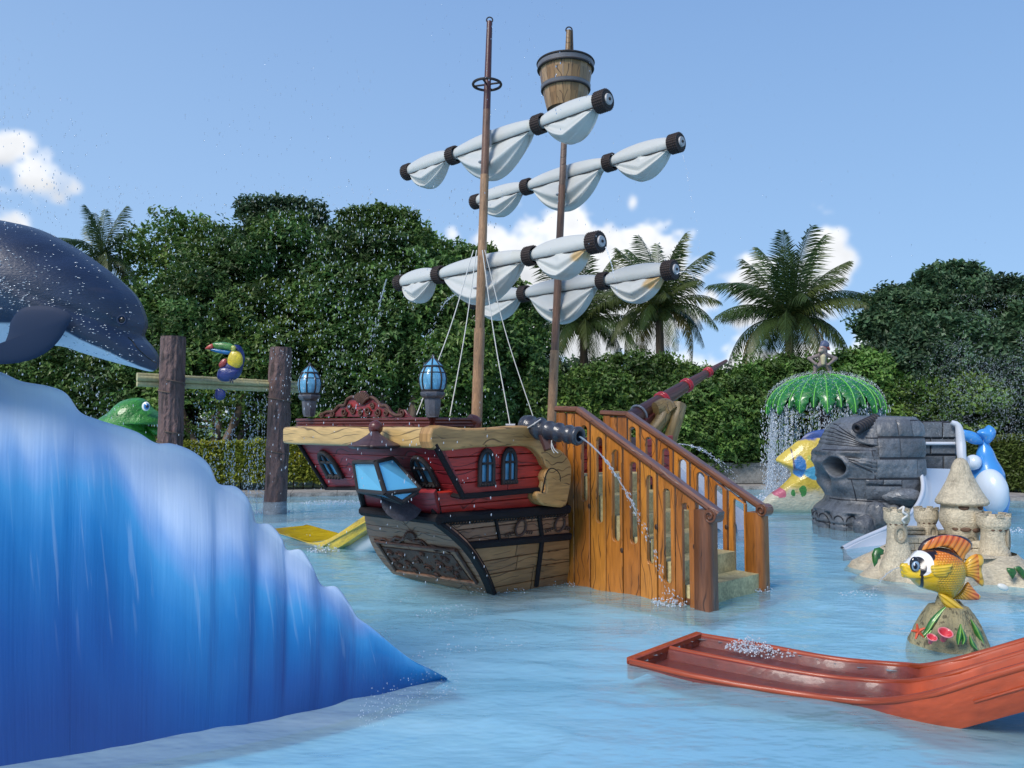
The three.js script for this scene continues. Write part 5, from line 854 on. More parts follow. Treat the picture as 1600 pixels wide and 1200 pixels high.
// ================================================================ left: log posts, bamboo, toucan, green dinosaur, yellow slide
{
  const t = thing('rain_gate', 'two brown log posts carrying bamboo poles that drip water', 'log gate', G(350, 795));
  const logTex = tex(512, 1024, (u, v) => { const k = fbm(u * 14, v * 6, 5, 14, 6), d = sstep(.40, .30, fbm(u * 26, v * 5 + 3, 4, 26, 5)); const q = (.55 + .9 * (k - .3)) * (1 - .6 * d); return [.165 * q, .095 * q, .085 * q]; });
  const lm = M({ map: logTex, roughness: .65, bumpMap: rep(T.lump, 3, 2), bumpScale: .05, clearcoat: .15 });
  const post = (xt, yt, xb, yb, d, r, sd) => {
    const a = W(xb, yb, d), b = W(xt, yt, d), h = b.clone().sub(a);
    const g = sheet(64, 120, (s, v) => { const an = s * 6.2832, kn = Math.pow(noise2(Math.cos(an) * 2.2 + sd + 5, Math.sin(an) * 2.2 + v * 9), 6) * .14, R = r * (1 + .09 * (fbm(Math.cos(an) * 3 + sd + 9, Math.sin(an) * 3 + v * 3 + 9, 4) - .5) + .12 * (noise2(Math.cos(an) * 8 + 20, Math.sin(an) * 8 + v * 2 + sd) - .5) + kn) * (v > .99 ? .96 : 1); const p = a.clone().addScaledVector(h, v); return V3(p.x + Math.cos(an) * R, p.y, p.z + Math.sin(an) * R); }, true, (s, v) => [s, v * 1.4]);
    const top = new THREE.CircleGeometry(r * .97, 40); top.rotateX(-Math.PI / 2); top.translate(b.x, b.y - .004, b.z);
    const m = part('log_post', [g, top], lm, t);
    for (const q of [.28, .62]) { const c = a.clone().addScaledVector(h, q), pts = []; for (let i = 0; i <= 30; i++) { const an = i / 30 * 6.6 + sd; pts.push(V3(c.x + Math.cos(an) * r * 1.08, c.y + i * .006 * 1.2, c.z + Math.sin(an) * r * 1.08)); } part('rope_binding', tube(pts, .012, 40, 6), M({ color: rgb(.12, .08, .06), roughness: .8 }), m); }
    return m;
  };
  post(270.7, 526, 264, 760, 13.4, .196, 1.3); const p2 = post(439.5, 543, 430.5, 784, 14.8, .197, 4.1);
  const f = W(430, 783, 14.8); part('post_foot', cyl(V3(f.x, -.3, f.z), V3(f.x, f.y, f.z), .215, .212, 32), M({ color: rgb(.34, .36, .38), map: rep(T.mottle, 2), roughness: .8 }), t); const f0 = W(264, 790, 13.4); part('post_foot', cyl(V3(f0.x, -.3, f0.z), V3(f0.x, f0.y, f0.z), .215, .212, 32), M({ color: rgb(.34, .36, .38), map: rep(T.mottle, 2), roughness: .8 }), t);
  const bm = M({ map: tex(256, 64, (u, v) => { const k = fbm(u * 30, v * 6, 3, 30, 6); return [.42 * (.7 + .5 * k), .38 * (.7 + .5 * k), .19 * (.7 + .5 * k)]; }), roughness: .45 });
  for (const [y0, y1, dz, x1] of [[591, 604.5, .0, 490], [599.5, 611.5, .02, 492], [586.5, 601, .16, 486]]) {
    const a = W(214, y0, 13.2 + dz), b = W(x1, y1, 15.3 + dz), gs = [cyl(a, b, .048, .044, 14)]; for (let i = 1; i < 9; i++) { const q = a.clone().lerp(b, i / 9 + .02 * Math.sin(i * 3)); const n = b.clone().sub(a).normalize(); gs.push(cyl(q.clone().addScaledVector(n, -.012), q.clone().addScaledVector(n, .012), .052, .052, 14)); }
    part('bamboo_pole', boxUV(merge(gs), b.clone().sub(a).normalize()), bm, t);
  }
}
{ // toucan on the bamboo
  const d = 13.85, o = W(365, 575, d), F = new Frame(o, o.clone().add(V3(1, 0, 0)), o.clone().add(V3(0, 1, 0))), t = thing('toucan', 'toucan figure with a green and blue beak and yellow breast perched on bamboo', 'bird figure', W(365, 596, d)), A = 1 / 4, X = ([x, y]) => [130 + x * A, 500 + y * A];
  const pl = (name, l, c, th, n, m) => part(name, plump(F.shifted(n), smooth(F.poly(l.map(X)), true, 5), F.hit(...X(c)), th, 12), m, t);
  const gl = (r, g, b) => M({ color: rgb(r, g, b), roughness: .3, clearcoat: .4, map: rep(T.mottle, 3), bumpMap: rep(T.fine, 3), bumpScale: .004 }), navy = gl(.02, .035, .20);
  pl('body', [[935, 160], [975, 158], [1000, 190], [1010, 240], [1000, 290], [985, 340], [955, 370], [900, 385], [850, 375], [845, 330], [870, 290], [900, 250], [920, 210]], [940, 290], .11, 0, navy);
  pl('breast', [[940, 195], [985, 200], [1006, 240], [1003, 280], [975, 305], [935, 303], [912, 275], [915, 235]], [960, 250], .055, .075, gl(.80, .62, .03));
  pl('wing', [[860, 310], [900, 295], [960, 310], [985, 320], [950, 370], [900, 385], [850, 365]], [910, 340], .06, .09, navy);
  pl('shoulder', [[880, 250], [905, 245], [905, 280], [870, 305], [858, 285]], [885, 275], .035, .085, gl(.45, .06, .05));
  const be = part('beak', plump(F.shifted(.03), smooth(F.poly([[810, 150], [850, 140], [900, 142], [945, 160], [945, 195], [900, 188], [830, 180]].map(X)), true, 5), F.hit(...X([880, 165])), .05, 10), gl(.10, .30, .06), t);
  pl('lower_beak', [[790, 182], [840, 180], [900, 190], [940, 200], [915, 216], [860, 210], [810, 196]], [870, 198], .04, .02, gl(.02, .20, .50)); pl('beak_tip', [[765, 182], [785, 160], [815, 149], [820, 165], [812, 184], [780, 186]], [798, 170], .035, .025, gl(.60, .08, .05));
  pl('face', [[940, 165], [962, 165], [970, 185], [955, 200], [938, 195]], [955, 182], .03, .10, gl(.55, .62, .10)); { const e = new THREE.SphereGeometry(.018, 10, 8), p = F.at(...X([956, 180]), .125); part('eye', e.translate(p.x, p.y, p.z), M({ color: rgb(.01, .01, .02), roughness: .1 }), t); }
  pl('tail', [[835, 430], [880, 440], [890, 470], [870, 500], [830, 495], [822, 470]], [858, 470], .03, .0, navy); { const p = [[925, 375], [940, 378]].map(q => F.at(...X(q), .06)); part('foot', p.map(q => tube([q.clone().add(V3(0, .03, 0)), q.clone().add(V3(0, .0, .05)), q.clone().add(V3(0, -.05, .04))], .014, 10, 6)), gl(.1, .1, .12), t); }
}
{ // green dinosaur behind the wave
  const d = 14.6, o = W(200, 650, d), F = new Frame(o, o.clone().add(V3(1, 0, 0)), o.clone().add(V3(0, 1, 0))), t = thing('dinosaur_figure', 'bright green dinosaur head with a blue eye peeking over the wave', 'dinosaur figure', W(200, 760, d).setY(0)), X = ([x, y]) => [130 + x / 4, 500 + y / 4];
  const gm = M({ color: rgb(.055, .30, .035), map: rep(T.mottle, 2), roughness: .35, clearcoat: .4, bumpMap: rep(T.lump, 4), bumpScale: .02 });
  part('head', plump(F, smooth(F.poly([[60, 660], [110, 615], [170, 575], [215, 530], [265, 498], [330, 485], [390, 498], [430, 545], [475, 580], [520, 610], [525, 640], [490, 655], [440, 648], [395, 645], [410, 690], [440, 750], [430, 900], [300, 1050], [120, 1050], [40, 800]].map(X)), true, 5), F.hit(...X([290, 650])), .42, 20), gm, t);
  part('lower_jaw', plump(F, smooth(F.poly([[400, 665], [450, 668], [500, 690], [495, 720], [440, 715]].map(X)), true, 5), F.hit(...X([450, 692])), .12, 8), gm, t);
  part('teeth', [0, 1, 2, 3, 4].map(i => { const p = F.at(...X([410 + i * 18, 652 + i * 2]), .14); return new THREE.ConeGeometry(.02, .06, 6).rotateX(Math.PI).translate(p.x, p.y - .01, p.z); }), M({ color: rgb(.75, .75, .7), roughness: .4 }), t);
  const e = (r, n, c, dx = 0) => { const g = new THREE.SphereGeometry(r, 18, 14); g.scale(1, 1.15, .5); const p = F.at(...X([392 + dx, 540]), n); return [g.translate(p.x, p.y, p.z), M({ color: c, roughness: .15, clearcoat: .6 })]; };
  const ey = part('eye', ...e(.075, .33, rgb(.70, .75, .72)), t); part('iris', ...e(.052, .352, rgb(.03, .18, .45), 3), ey); part('pupil', ...e(.026, .374, rgb(.01, .01, .02), 5), ey);
}
// a channel slide swept along two edges: near edge a, far edge b; walls of height hw
function channel(t, name, a, b, hw, mat, lanes = 1, th = .03, hk = () => 1) {
  const n = 60, A = cr1(a, n), B = cr1(b, n), secs = [];
  const prof = []; for (let L = 0; L <= lanes; L++) { const c = L / lanes; if (L) prof.push([c - .055 / lanes * 2, -hw], [c - .03, -.01]); prof.push([c - (L ? .022 : .0), 0], [c + (L < lanes ? .022 : 0), 0]); if (L < lanes) prof.push([c + .03, -.01], [c + .055 / lanes * 2, -hw]); }
  const at = (i, [c, y], nrm) => A[i].clone().lerp(B[i], c).add(V3(0, y * hk(i / n), 0));
  const up = sheet(prof.length - 1, n, (s, v) => at(Math.round(v * n), prof[Math.round(s * (prof.length - 1))]), false, (s, v) => [s * 1.2, v * 3]);
  const low = sheet(3, n, (s, v) => at(Math.round(v * n), [[-.012, .0], [-.012, -hw * .62], [.05, -hw - th], [.5, -hw - th]][Math.round(s * 3)]), false, (s, v) => [s, v * 3]);
  const low2 = sheet(3, n, (s, v) => at(Math.round(v * n), [[.5, -hw - th], [.95, -hw - th], [1.012, -hw * .62], [1.012, 0]][Math.round(s * 3)]), false, (s, v) => [s, v * 3]);
  return part(name, merge([up, low, low2].map(g => toCreasedNormals(g, .6))), mat, t);
}
{
  const t = thing('yellow_slide', 'yellow water slide running from the ship into the pool', 'slide', G(510, 850)), ym = M({ color: rgb(.86, .58, .012), map: rep(T.mottle, 1), roughness: .3, clearcoat: .5 });
  const a = [W(416, 836, 12.3), W(450, 842, 11.5), G(498, 850, .01), W(575, 803, 9.8), W(650, 758, 8.9)], w = V3(.50, 0, -.50);
  a[0].y = .03; a[1].y = .03; a[2].y = .034; channel(t, 'chute', a, a.map((p, i) => p.clone().add(w)), .15, ym, 1, .02, v => lerp(.07, 1, sstep(.3, .55, v)));
  part('side_ridge', tube(a.slice(2).map(p => p.clone().add(V3(-.012, -.085, .02))), .012, 20, 6), ym, t); part('underside', tube([a[2].clone().add(V3(.25, -.22, -.2)), a[3].clone().add(V3(.2, -.28, -.2)), a[4].clone().add(V3(.2, -.3, -.2))], .14, 20, 12), M({ color: rgb(.5, .55, .6), roughness: .5 }), t);
}
// ================================================================ right: skull slide, castle, whale, fish, umbrella, orange slide
const mStone = M({ color: rgb(.155, .172, .195), map: rep(T.mottle, 1.5), roughness: .5, bumpMap: rep(T.lump, 2), bumpScale: .02, clearcoat: .2, clearcoatRoughness: .4 }), mStoneB = M({ color: rgb(.12, .134, .155), map: rep(T.mottle, 1.5), roughness: .5, bumpMap: rep(T.lump, 2), bumpScale: .02, clearcoat: .2 }), mStoneC = M({ color: rgb(.19, .21, .235), map: rep(T.mottle, 1.7), roughness: .5, bumpMap: rep(T.lump, 2), bumpScale: .02, clearcoat: .2 }), mJoint = M({ color: rgb(.018, .018, .024), roughness: .6 }), mGel = M({ color: rgb(.54, .58, .64), roughness: .3, clearcoat: .5 });
{
  const d = 12.9, C = W(1357, 700, d).setY(0), Y = py => 1.6 + (667 - py) / F_PX * 12.4, R0 = 83 / F_PX * d, t = thing('skull_slide', 'dark grey stone skull with a hollow eye carrying a white slide', 'slide tower', C.clone());
  const Lp = [[650, .40], [654, .50], [660, .62], [670, .73], [690, .84], [712, .92], [722, .965], [734, .90], [745, .86], [765, .81], [778, .76], [786, .80], [798, .96], [815, .985], [834, .965], [860, .96]], Rp = [[650, .72], [655, .77], [663, .81], [675, .83], [700, .84], [780, .84], [800, .78], [860, .78]];
  const pr = (P, py) => { for (let i = 1; i < P.length; i++) if (py <= P[i][0]) { const k = clamp((py - P[i - 1][0]) / (P[i][0] - P[i - 1][0])); return lerp(P[i - 1][1], P[i][1], k); } return P[P.length - 1][1]; };
  const ga = (x, s) => Math.exp(-x * x / (s * s)), deg = Math.PI / 180;
  const surf = (phi, py, out = 0) => {   // phi 0 faces the viewer, -90 the left
    const k = sstep(25, -35, phi / deg), sq = 1 / Math.pow(Math.pow(Math.abs(Math.sin(phi)), 3) + Math.pow(Math.abs(Math.cos(phi)), 3), 1 / 3); let r = R0 * lerp(pr(Rp, py), pr(Lp, py), k) * lerp(sq, 1, .55 * k);
    const f = phi / deg + 87, e1 = (Math.abs(f) - 27);   // about the face
    const eye = sstep(1.08, .62, Math.hypot(e1 / 13, (py - 729) / 14.5)); r -= .42 * eye; r += .045 * ga(Math.hypot(e1 / 16, (py - 729) / 17) - 1, .22) * (Math.abs(f) < 75 ? 1 : 0);
    r += .06 * ga(py - 706, 5) * sstep(75, 50, Math.abs(f)); r -= .20 * ga(f, 8) * ga(py - 752, 9); r += .05 * ga(f, 7) * ga(py - 724, 9);
    r += .06 * ga(e1 - 4, 13) * ga(py - 758, 10);
    if (k > .1) for (let i = 0; i < 6; i++) { const yy = 663 + i * 6.2 + (34 - i * 6.2) * sstep(20, 66, f); r -= .016 * ga(py - yy, 1.5) * sstep(76, 64, Math.abs(f)) * sstep(-60, -10, f); }
    if (k > .1) for (let i = 0; i < 4; i++) { const yy = 712 + i * 2 + (f - 32) * (.12 + .12 * i); r -= .014 * ga(py - yy, 1.3) * sstep(36, 44, f) * sstep(80, 70, f); }
    const tooth = sstep(800, 803, py) * sstep(84, 78, Math.abs(f)); r -= tooth * .075 * Math.pow(Math.abs(Math.sin(f * deg * 6)), 16) + .02 * ga(py - 818, 1.6) * tooth; r += tooth * .014 * Math.cos(f * deg * 12);
    r += .02 * (fbm(phi * 4 + 20, py * .06, 4) - .5); r += out;
    return V3(C.x + Math.sin(phi) * r, Y(py), C.z + Math.cos(phi) * r);
  };
  const core = sheet(260, 170, (s, v) => surf(-Math.PI + s * 2 * Math.PI, lerp(864, 651.5, v)), true, (s, v) => [s * 5, v * 1.8]);
  const lid = sheet(60, 6, (s, v) => { const p = surf(-Math.PI + s * 2 * Math.PI, 651.5); return V3(lerp(p.x, C.x, v), p.y + .03 * Math.sin(v * 1.5), lerp(p.z, C.z, v)); }, true, (s, v) => [s * 4, v]);
  part('skull', [core, lid], mStone, t);
  const ph = x => Math.asin(clamp((x - 1357) / 78, -1, 1)), block = (x0, x1, y0, y1, i) => {
    const p0 = ph(x0) + .006, p1 = x1 > 1430 ? ph(1430) + .5 : ph(x1) - .006, n = 10, o = .032 + .008 * hash2(i, 2), q = (s, v, out) => surf(lerp(p0, p1, s), lerp(y1 - .8, y0 + .8, v), out);
    const f = sheet(n, 6, (s, v) => q(s, v, o - .018 * Math.pow(Math.max(Math.abs(2 * s - 1), Math.abs(2 * v - 1)), 8)), false, (s, v) => [s * (p1 - p0) * .9 + i * .3, v * (y1 - y0) * .01 + i * .17]);
    const sd = [[(s) => [s, 0]], [(s) => [s, 1]], [(s) => [0, s]], [(s) => [1, s]]].map(([k]) => sheet(n, 1, (s, v) => { const [a, b] = k(s); return q(a, b, v ? o - .018 : -.04); }));
    return part('stone_block', [f, ...sd], [mStone, mStoneB, mStoneC][i % 3], t);
  };
  [[1338, 1372, 655, 682], [1372, 1394, 655, 682], [1394, 1440, 657, 682], [1338, 1373, 684, 714], [1373, 1440, 684, 714], [1335, 1399, 716, 745], [1399, 1440, 716, 745], [1320, 1345, 747, 756], [1345, 1374, 747, 756], [1320, 1374, 757, 779], [1374, 1440, 747, 778]].forEach((b, i) => block(...b, i));
  part('mortar', sheet(24, 16, (s, v) => surf(lerp(ph(1339), ph(1430) + .4, s), lerp(778, 656, v), .010)), mJoint, t);
  // the carved lines picked out in black paint: teeth, brow wrinkles, joints
  const ln = (pts, r = .009) => part('carved_line', tube(pts.map(([f, y]) => surf((f - 87) * deg, y, .004)), r, pts.length * 6, 5), mJoint, t);
  for (let i = 0; i < 9; i++) { const f = -30 + i * 12.5; ln([[f - 5, 836], [f - 5.4, 818], [f - 4, 808], [f, 804.5], [f + 4, 808], [f + 5.4, 818], [f + 5, 836]], .010); }
  ln([-40, -20, 0, 20, 40, 60, 78].map(f => [f, 818 + .004 * f]), .008);
  for (let i = 0; i < 6; i++) { const y0 = 662 + i * 6.5, k = i / 5; ln([0, .25, .5, .75, 1].map(u => [lerp(-6 + 8 * k, 64, u), lerp(y0, 699, u * u * .95) ]), .007); }
  for (let i = 0; i < 3; i++) ln([[40 + i * 2, 713 + i * 3], [52, 715 + i * 5], [66, 722 + i * 7]], .007);
  for (const [y, a, b] of [[684, 60, 82], [703, 8, 70], [747, 40, 72], [781, 2, 84]]) ln([0, .33, .66, 1].map(u => [lerp(a, b, u), y + .8 * Math.sin(u * 9)]), .009);
  ln([[44, 747], [46, 765], [47, 781]], .008); ln([[66, 703], [67, 712]], .008); ln([[68, 716], [69, 746]], .008);
  // boulders at the foot
  for (const [x, y, dd, rx, ry, s] of [[1406, 776, 12.25, 30, 15, 1], [1372, 810, 12.15, 20, 26, 2], [1396, 804, 12.25, 22, 18, 3], [1420, 796, 12.5, 20, 26, 4], [1350, 822, 12.1, 16, 18, 5]]) { const c = W(x, y, dd), k = dd / F_PX, g = new THREE.IcosahedronGeometry(1, 5); const p = g.attributes.position; for (let i = 0; i < p.count; i++) { const q = V3().fromBufferAttribute(p, i), n = 1 + .5 * (noise3(q.x * 1.4 + s * 9, q.y * 1.4 + 5, q.z * 1.4 + 5) - .5) + .12 * (noise3(q.x * 5 + s, q.y * 5 + 9, q.z * 5 + 9) - .5); p.setXYZ(i, c.x + q.x * n * rx * k, c.y + q.y * n * ry * k, c.z + q.z * n * rx * k * .8); } g.computeVertexNormals(); part('boulder', boxUV(toCreasedNormals(g, .5)), [mStone, mStoneC, mStoneB][s % 3], t); }
  // the pipe roll lying on the crown
  { const a = W(1340, 669, 12.2), b = W(1368, 655, 12.5), n = b.clone().sub(a).normalize(), L = b.clone().sub(a).length(), gs = []; for (let i = 0; i < 8; i++) { const q = a.clone().addScaledVector(n, L * i / 7), g = new THREE.TorusGeometry(.062, .03, 8, 22); g.applyQuaternion(new THREE.Quaternion().setFromUnitVectors(V3(0, 0, 1), n)); gs.push(g.translate(q.x, q.y, q.z)); } gs.push(cyl(a.clone().addScaledVector(n, .02), b, .06, .06, 18)); part('coiled_horn', gs, mJoint, t); const c = W(1337, 657, 12.9); part('coiled_horn', [new THREE.TorusGeometry(.07, .035, 8, 20).translate(c.x, c.y, c.z), new THREE.SphereGeometry(.06, 12, 10).translate(c.x, c.y, c.z)], mStone, t); }
  // second block wall behind the slide
  const o = W(1424, 780, 13.3), F = new Frame(o, o.clone().add(V3(1, 0, .12)), o.clone().add(V3(0, 1, 0))), wl = part('back_wall', ext(F, F.poly([[1420, 800], [1420, 668], [1428, 661], [1440, 658], [1484, 658], [1494, 661], [1496, 668], [1496, 800]]), -.25, .22, .02), mJoint, t);
  [[1424, 1442, 660, 684], [1442, 1473, 659, 684], [1473, 1494, 660, 684], [1424, 1454, 686, 710], [1454, 1494, 686, 710], [1424, 1436, 712, 738], [1436, 1474, 712, 738], [1474, 1494, 712, 738], [1424, 1456, 740, 768], [1456, 1494, 740, 768]].forEach(([a, b, c, e], i) => part('stone_block', boxUV(ext(F, F.poly([[a + .7, e - .7], [b - .7, e - .7], [b - .7, c + .7], [a + .7, c + .7]]), -.03, .04, .012)), [mStoneB, mStone, mStoneC][i % 3], wl));
  // white slide
  const bar_ = cyl(F.at(1430, 693, .05), F.at(1492, 693, .05), .03, .03, 12); part('grab_bar', bar_, mGel, t);
  const Le = [W(1427, 716, 12.5), W(1437, 735, 12.35), W(1442, 762, 12.05), W(1434, 787, 11.7), W(1414, 808, 11.35), W(1378, 828, 11.0), W(1345, 842, 10.8), W(1316, 857, 10.5)], Re = [W(1510, 716, 13.1), W(1512, 740, 13.0), W(1512, 768, 12.7), W(1500, 800, 12.2), W(1480, 824, 11.7), W(1446, 846, 11.1), W(1410, 862, 10.5), W(1385, 876, 9.9)];
  const A = cr1(Le, 50), B = cr1(Re, 50), pf = [[0, -.10], [0, 0], [.09, .0], [.12, -.12], [.25, -.20], [.8, -.22], [.93, -.16], [.96, 0], [1, 0]];
  const sl = sheet(pf.length - 1, 50, (s, v) => { const i = Math.round(v * 50), q = pf[Math.round(s * (pf.length - 1))]; return A[i].clone().lerp(B[i], q[0]).add(V3(0, q[1] * lerp(.8, .5, v), 0)); });
  part('slide_chute', toCreasedNormals(sl, .7), mGel, t); part('slide_rail', tube(A.filter((_, i) => i % 5 === 0), .03, 60, 10), mGel, t); part('slide_rail', tube(B.filter((_, i) => i % 5 === 0), .045, 60, 10), mGel, t);
  { const sk = sheet(50, 1, (s, v) => A[Math.round(s * 50)].clone().add(V3(0, v ? -.02 : -.2 - .3 * (1 - s), v ? .02 : .02))); part('slide_skirt', sk, M({ color: rgb(.10, .12, .16), roughness: .4, map: rep(T.mottle, 1) }), t); }
  { const q = [F.at(1486, 660, .1), F.at(1496, 664, .12), F.at(1501, 690, .14), F.at(1503, 716, .2), W(1510, 740, 13.0)]; part('side_fairing', taperTube(q, [.04, .065, .075, .07, .05], 24, 12), mGel, t); }
}
// ---- sandcastle
{
  const sandTex = tex(512, 512, (u, v) => { const k = fbm(u * 6, v * 6, 5, 6, 6), f = fbm(u * 60, v * 60, 2, 60, 60), st = sstep(.58, .7, fbm(u * 4 + .5, v * 4, 4, 4, 4)); const q = .72 + .5 * (k - .5) + .35 * (f - .5); return [.80 * q * (1 - .10 * st), .70 * q * (1 - .17 * st), .51 * q * (1 - .22 * st)]; });
  const ms = M({ map: sandTex, roughness: .8, bumpMap: rep(T.fine, 3), bumpScale: .012 }), mh = M({ color: rgb(.20, .115, .075), map: rep(T.mottle, 2), roughness: .85 }), t = thing('sandcastle', 'sand coloured castle with a pointed tower roof and small turrets behind the fish', 'sandcastle', G(1475, 900)), gm = M({ color: rgb(.03, .17, .025), map: rep(T.mottle, 2), roughness: .4, clearcoat: .3 });
  const c0 = W(1478, 860, 8.75).setY(0), dome = sheet(110, 60, (s, v) => { const a = s * 6.2832, R = lerp(.96, .60, Math.pow(v, 1.0)), y = lerp(-.06, .27, Math.pow(v, .85)), bul = 1 + .22 * (fbm(Math.cos(a) * 1.7 + 5, Math.sin(a) * 1.7 + 5 + v * .6, 3) - .5) * 2 + .10 * Math.sin(a * 7 + 2 * v) * (1 - v) + .05 * (fbm(Math.cos(a) * 6 + 9, Math.sin(a) * 6 + v * 5 + 9, 3) - .5); return V3(c0.x + Math.cos(a) * R * bul * 1.0, y + .05 * (fbm(Math.cos(a) * 4 + 15, Math.sin(a) * 4 + v * 3 + 15, 3) - .5) * (1 - v), c0.z + Math.sin(a) * R * bul * .92); }, true, (s, v) => [s * 5, v * 1]);
  const top = new THREE.CircleGeometry(.5, 30); top.rotateX(-Math.PI / 2); part('mound', [dome, boxUV(top.scale(1.2, 1, 1.2).translate(c0.x, .25, c0.z))], ms, t);
  const wob = (g, k = .02, s = 6) => { const p = g.attributes.position; for (let i = 0; i < p.count; i++) { const q = V3().fromBufferAttribute(p, i), n = 1 + k * 2 * (noise3(q.x * s + 9, q.y * s + 9, q.z * s + 9) - .5); p.setXYZ(i, q.x * n, q.y, q.z * n); } g.computeVertexNormals(); return g; };
  const lathe = (pts, c, k = .05, s = 9) => { const g = wob(new THREE.LatheGeometry(pts.map(([r, y]) => new THREE.Vector2(r, y)), 44), k, s); const q = g.attributes.uv, p = g.attributes.position; for (let i = 0; i < q.count; i++) q.setXY(i, q.getX(i) * 1.2, p.getY(i)); return g.translate(c.x, 0, c.z); };
  const hole = (c, ang, y, w, h, r, parent, name = 'window_niche') => { const g = new THREE.SphereGeometry(1, 16, 12); g.scale(w, h, w * .55); g.rotateY(ang); return part(name, g.translate(c.x + Math.sin(ang) * r, y, c.z + Math.cos(ang) * r), mh, parent); };
  const arch = (c, ang, y, w, h, r, parent) => { const g = new THREE.TorusGeometry(w, .014, 8, 20); g.scale(1, h / w, 1); g.rotateY(ang); part('niche_surround', g.translate(c.x + Math.sin(ang) * r, y, c.z + Math.cos(ang) * r), ms, parent); };
  const yy = (py, d) => W(1500, py, d).y;
  { const d = 8.85, c = W(1503, 800, d), y = p => yy(p, d); const tw = part('main_tower', lathe([[.36, -.02], [.25, .12], [.17, y(870)], [.15, y(850)], [.16, y(836)], [.19, y(824)], [.225, y(815)], [.235, y(805)], [.215, y(795)], [.20, y(786)], [.2, y(780)]], c), ms, t);
    part('cone_roof', lathe([[.02, y(786)], [.25, y(788)], [.272, y(785)], [.268, y(781)], [.20, y(766)], [.15, y(752)], [.11, y(738)], [.085, y(726)], [.06, y(719)], [.03, y(716)], [.001, y(715)]], c, .03, 7), ms, tw);
    hole(c, -.42, y(791), .055, .030, .195, tw); hole(c, .55, y(791), .05, .032, .195, tw); hole(c, -.35, y(824), .055, .03, .18, tw); hole(c, .30, y(825), .055, .03, .18, tw); hole(c, -.9, y(823), .04, .03, .18, tw); hole(c, -.05, y(848), .062, .085, .128, tw); arch(c, -.05, y(848), .072, .098, .165, tw); }
  const tur = (px_, yt, yb, d, r, ang) => { const c = W(px_, yt, d), y = p => yy(p, d), tw = part('turret', lathe([[r * 2.0, -.02], [r * 1.5, y(yt + 90)], [r * 1.05, y(yt + 66)], [r * .85, y(yt + 40)], [r * .82, y(yt + 22)], [r * 1.0, y(yt + 18)], [r * 1.08, y(yt + 13)], [r * 1.08, y(yt + 2)], [r * 1.0, y(yt)], [r * .8, y(yt)], [r * .78, y(yt + 6)], [.001, y(yt + 6)]], c, .06, 11), ms, t);
    for (let i = 0; i < 7; i++) hole(c, ang - 1.5 + i * .55, y(yt + 20), r * .14, r * .16, r * .84, tw); hole(c, ang, y(yt + 36), r * .34, r * .55, r * .62, tw); arch(c, ang, y(yt + 36), r * .42, r * .66, r * .88, tw);
    for (let i = 0; i < 6; i++) { const a = i * 1.05 + ang, g = boxUV(new THREE.BoxGeometry(r * .5, r * .26, r * .3).rotateY(a)); part('merlon', g.translate(c.x + Math.sin(a) * r * .95, y(yt - 1), c.z + Math.cos(a) * r * .95), ms, tw); } };
  tur(1401, 797, 0, 8.45, .118, -.15); tur(1447, 795, 0, 9.15, .118, .2); tur(1552, 805, 0, 8.5, .15, .9);
  const wall = (x0, x1, y0, y1, d0, d1) => { const a = W(x0, y1, d0), b = W(x1, y1, d1), F = new Frame(a, b, a.clone().add(V3(0, 1, 0))); const H = F.hit(x0, y0)[1], L = b.clone().sub(a).length(); const base = part('curtain_wall', ext(F, [[0, -.2], [L, -.2], [L, H], [0, H]], -.12, .10, .015), ms, t); for (let r = 0; r < 3; r++) { const h = H / 3; let x = r % 2 ? -.06 : 0; while (x < L - .02) { const w = Math.min(.19, L - x), x2 = Math.max(0, x); if (x + w - x2 > .03) part('sand_brick', boxUV(ext(F, [[x2 + .004, r * h + .004], [x + w - .004, r * h + .004], [x + w - .004, (r + 1) * h - .004], [x2 + .004, (r + 1) * h - .004]], -.025, .03, .008)), ms, base); x += w; } } };
  wall(1415, 1490, 838, 872, 8.5, 8.75); wall(1522, 1545, 846, 880, 8.6, 8.5); wall(1462, 1492, 828, 850, 9.2, 9.0); wall(1415, 1445, 822, 842, 8.65, 9.05);
  // moulded leaves, seaweed and a shell on the sand
  const F = new Frame(W(1370, 868, 8.05), W(1370, 868, 8.05).add(V3(1, 0, .2)), W(1370, 868, 8.05).add(V3(-.05, 1, -.35)));
  part('moulded_leaf', plump(F, F.poly([[1366, 886], [1363, 876], [1362, 866], [1366, 857], [1374, 855], [1381, 859], [1381, 866], [1376, 868], [1376, 873], [1371, 875], [1371, 880]]), F.hit(1371, 866), .03, 6), gm, t);
  const F2 = new Frame(W(1588, 895, 7.95), W(1588, 895, 7.95).add(V3(1, 0, -.2)), W(1588, 895, 7.95).add(V3(.05, 1, -.35))); part('moulded_leaf', plump(F2, F2.poly([[1582, 905], [1574, 892], [1573, 887], [1583, 888], [1588, 895]]), F2.hit(1581, 893), .03, 6), gm, t); part('moulded_leaf', plump(F2, F2.poly([[1600, 905], [1592, 895], [1584, 886], [1592, 884], [1604, 896]]), F2.hit(1594, 893), .03, 6), gm, t);
  const sh = W(1567, 919, 7.62), g = new THREE.SphereGeometry(.055, 16, 10); g.scale(1, .55, .5); g.rotateZ(-.4); part('shell', g.translate(sh.x, sh.y + .01, sh.z), M({ color: rgb(.66, .66, .60), roughness: .4 }), t);
  part('rope_coil', [tube([W(1405, 796, 8.35), W(1412, 792, 8.33), W(1411, 800, 8.3), W(1417, 805, 8.3), W(1410, 812, 8.31), W(1413, 817, 8.32)], .012, 40, 6)], M({ color: rgb(.6, .6, .57), roughness: .6 }), t);
}
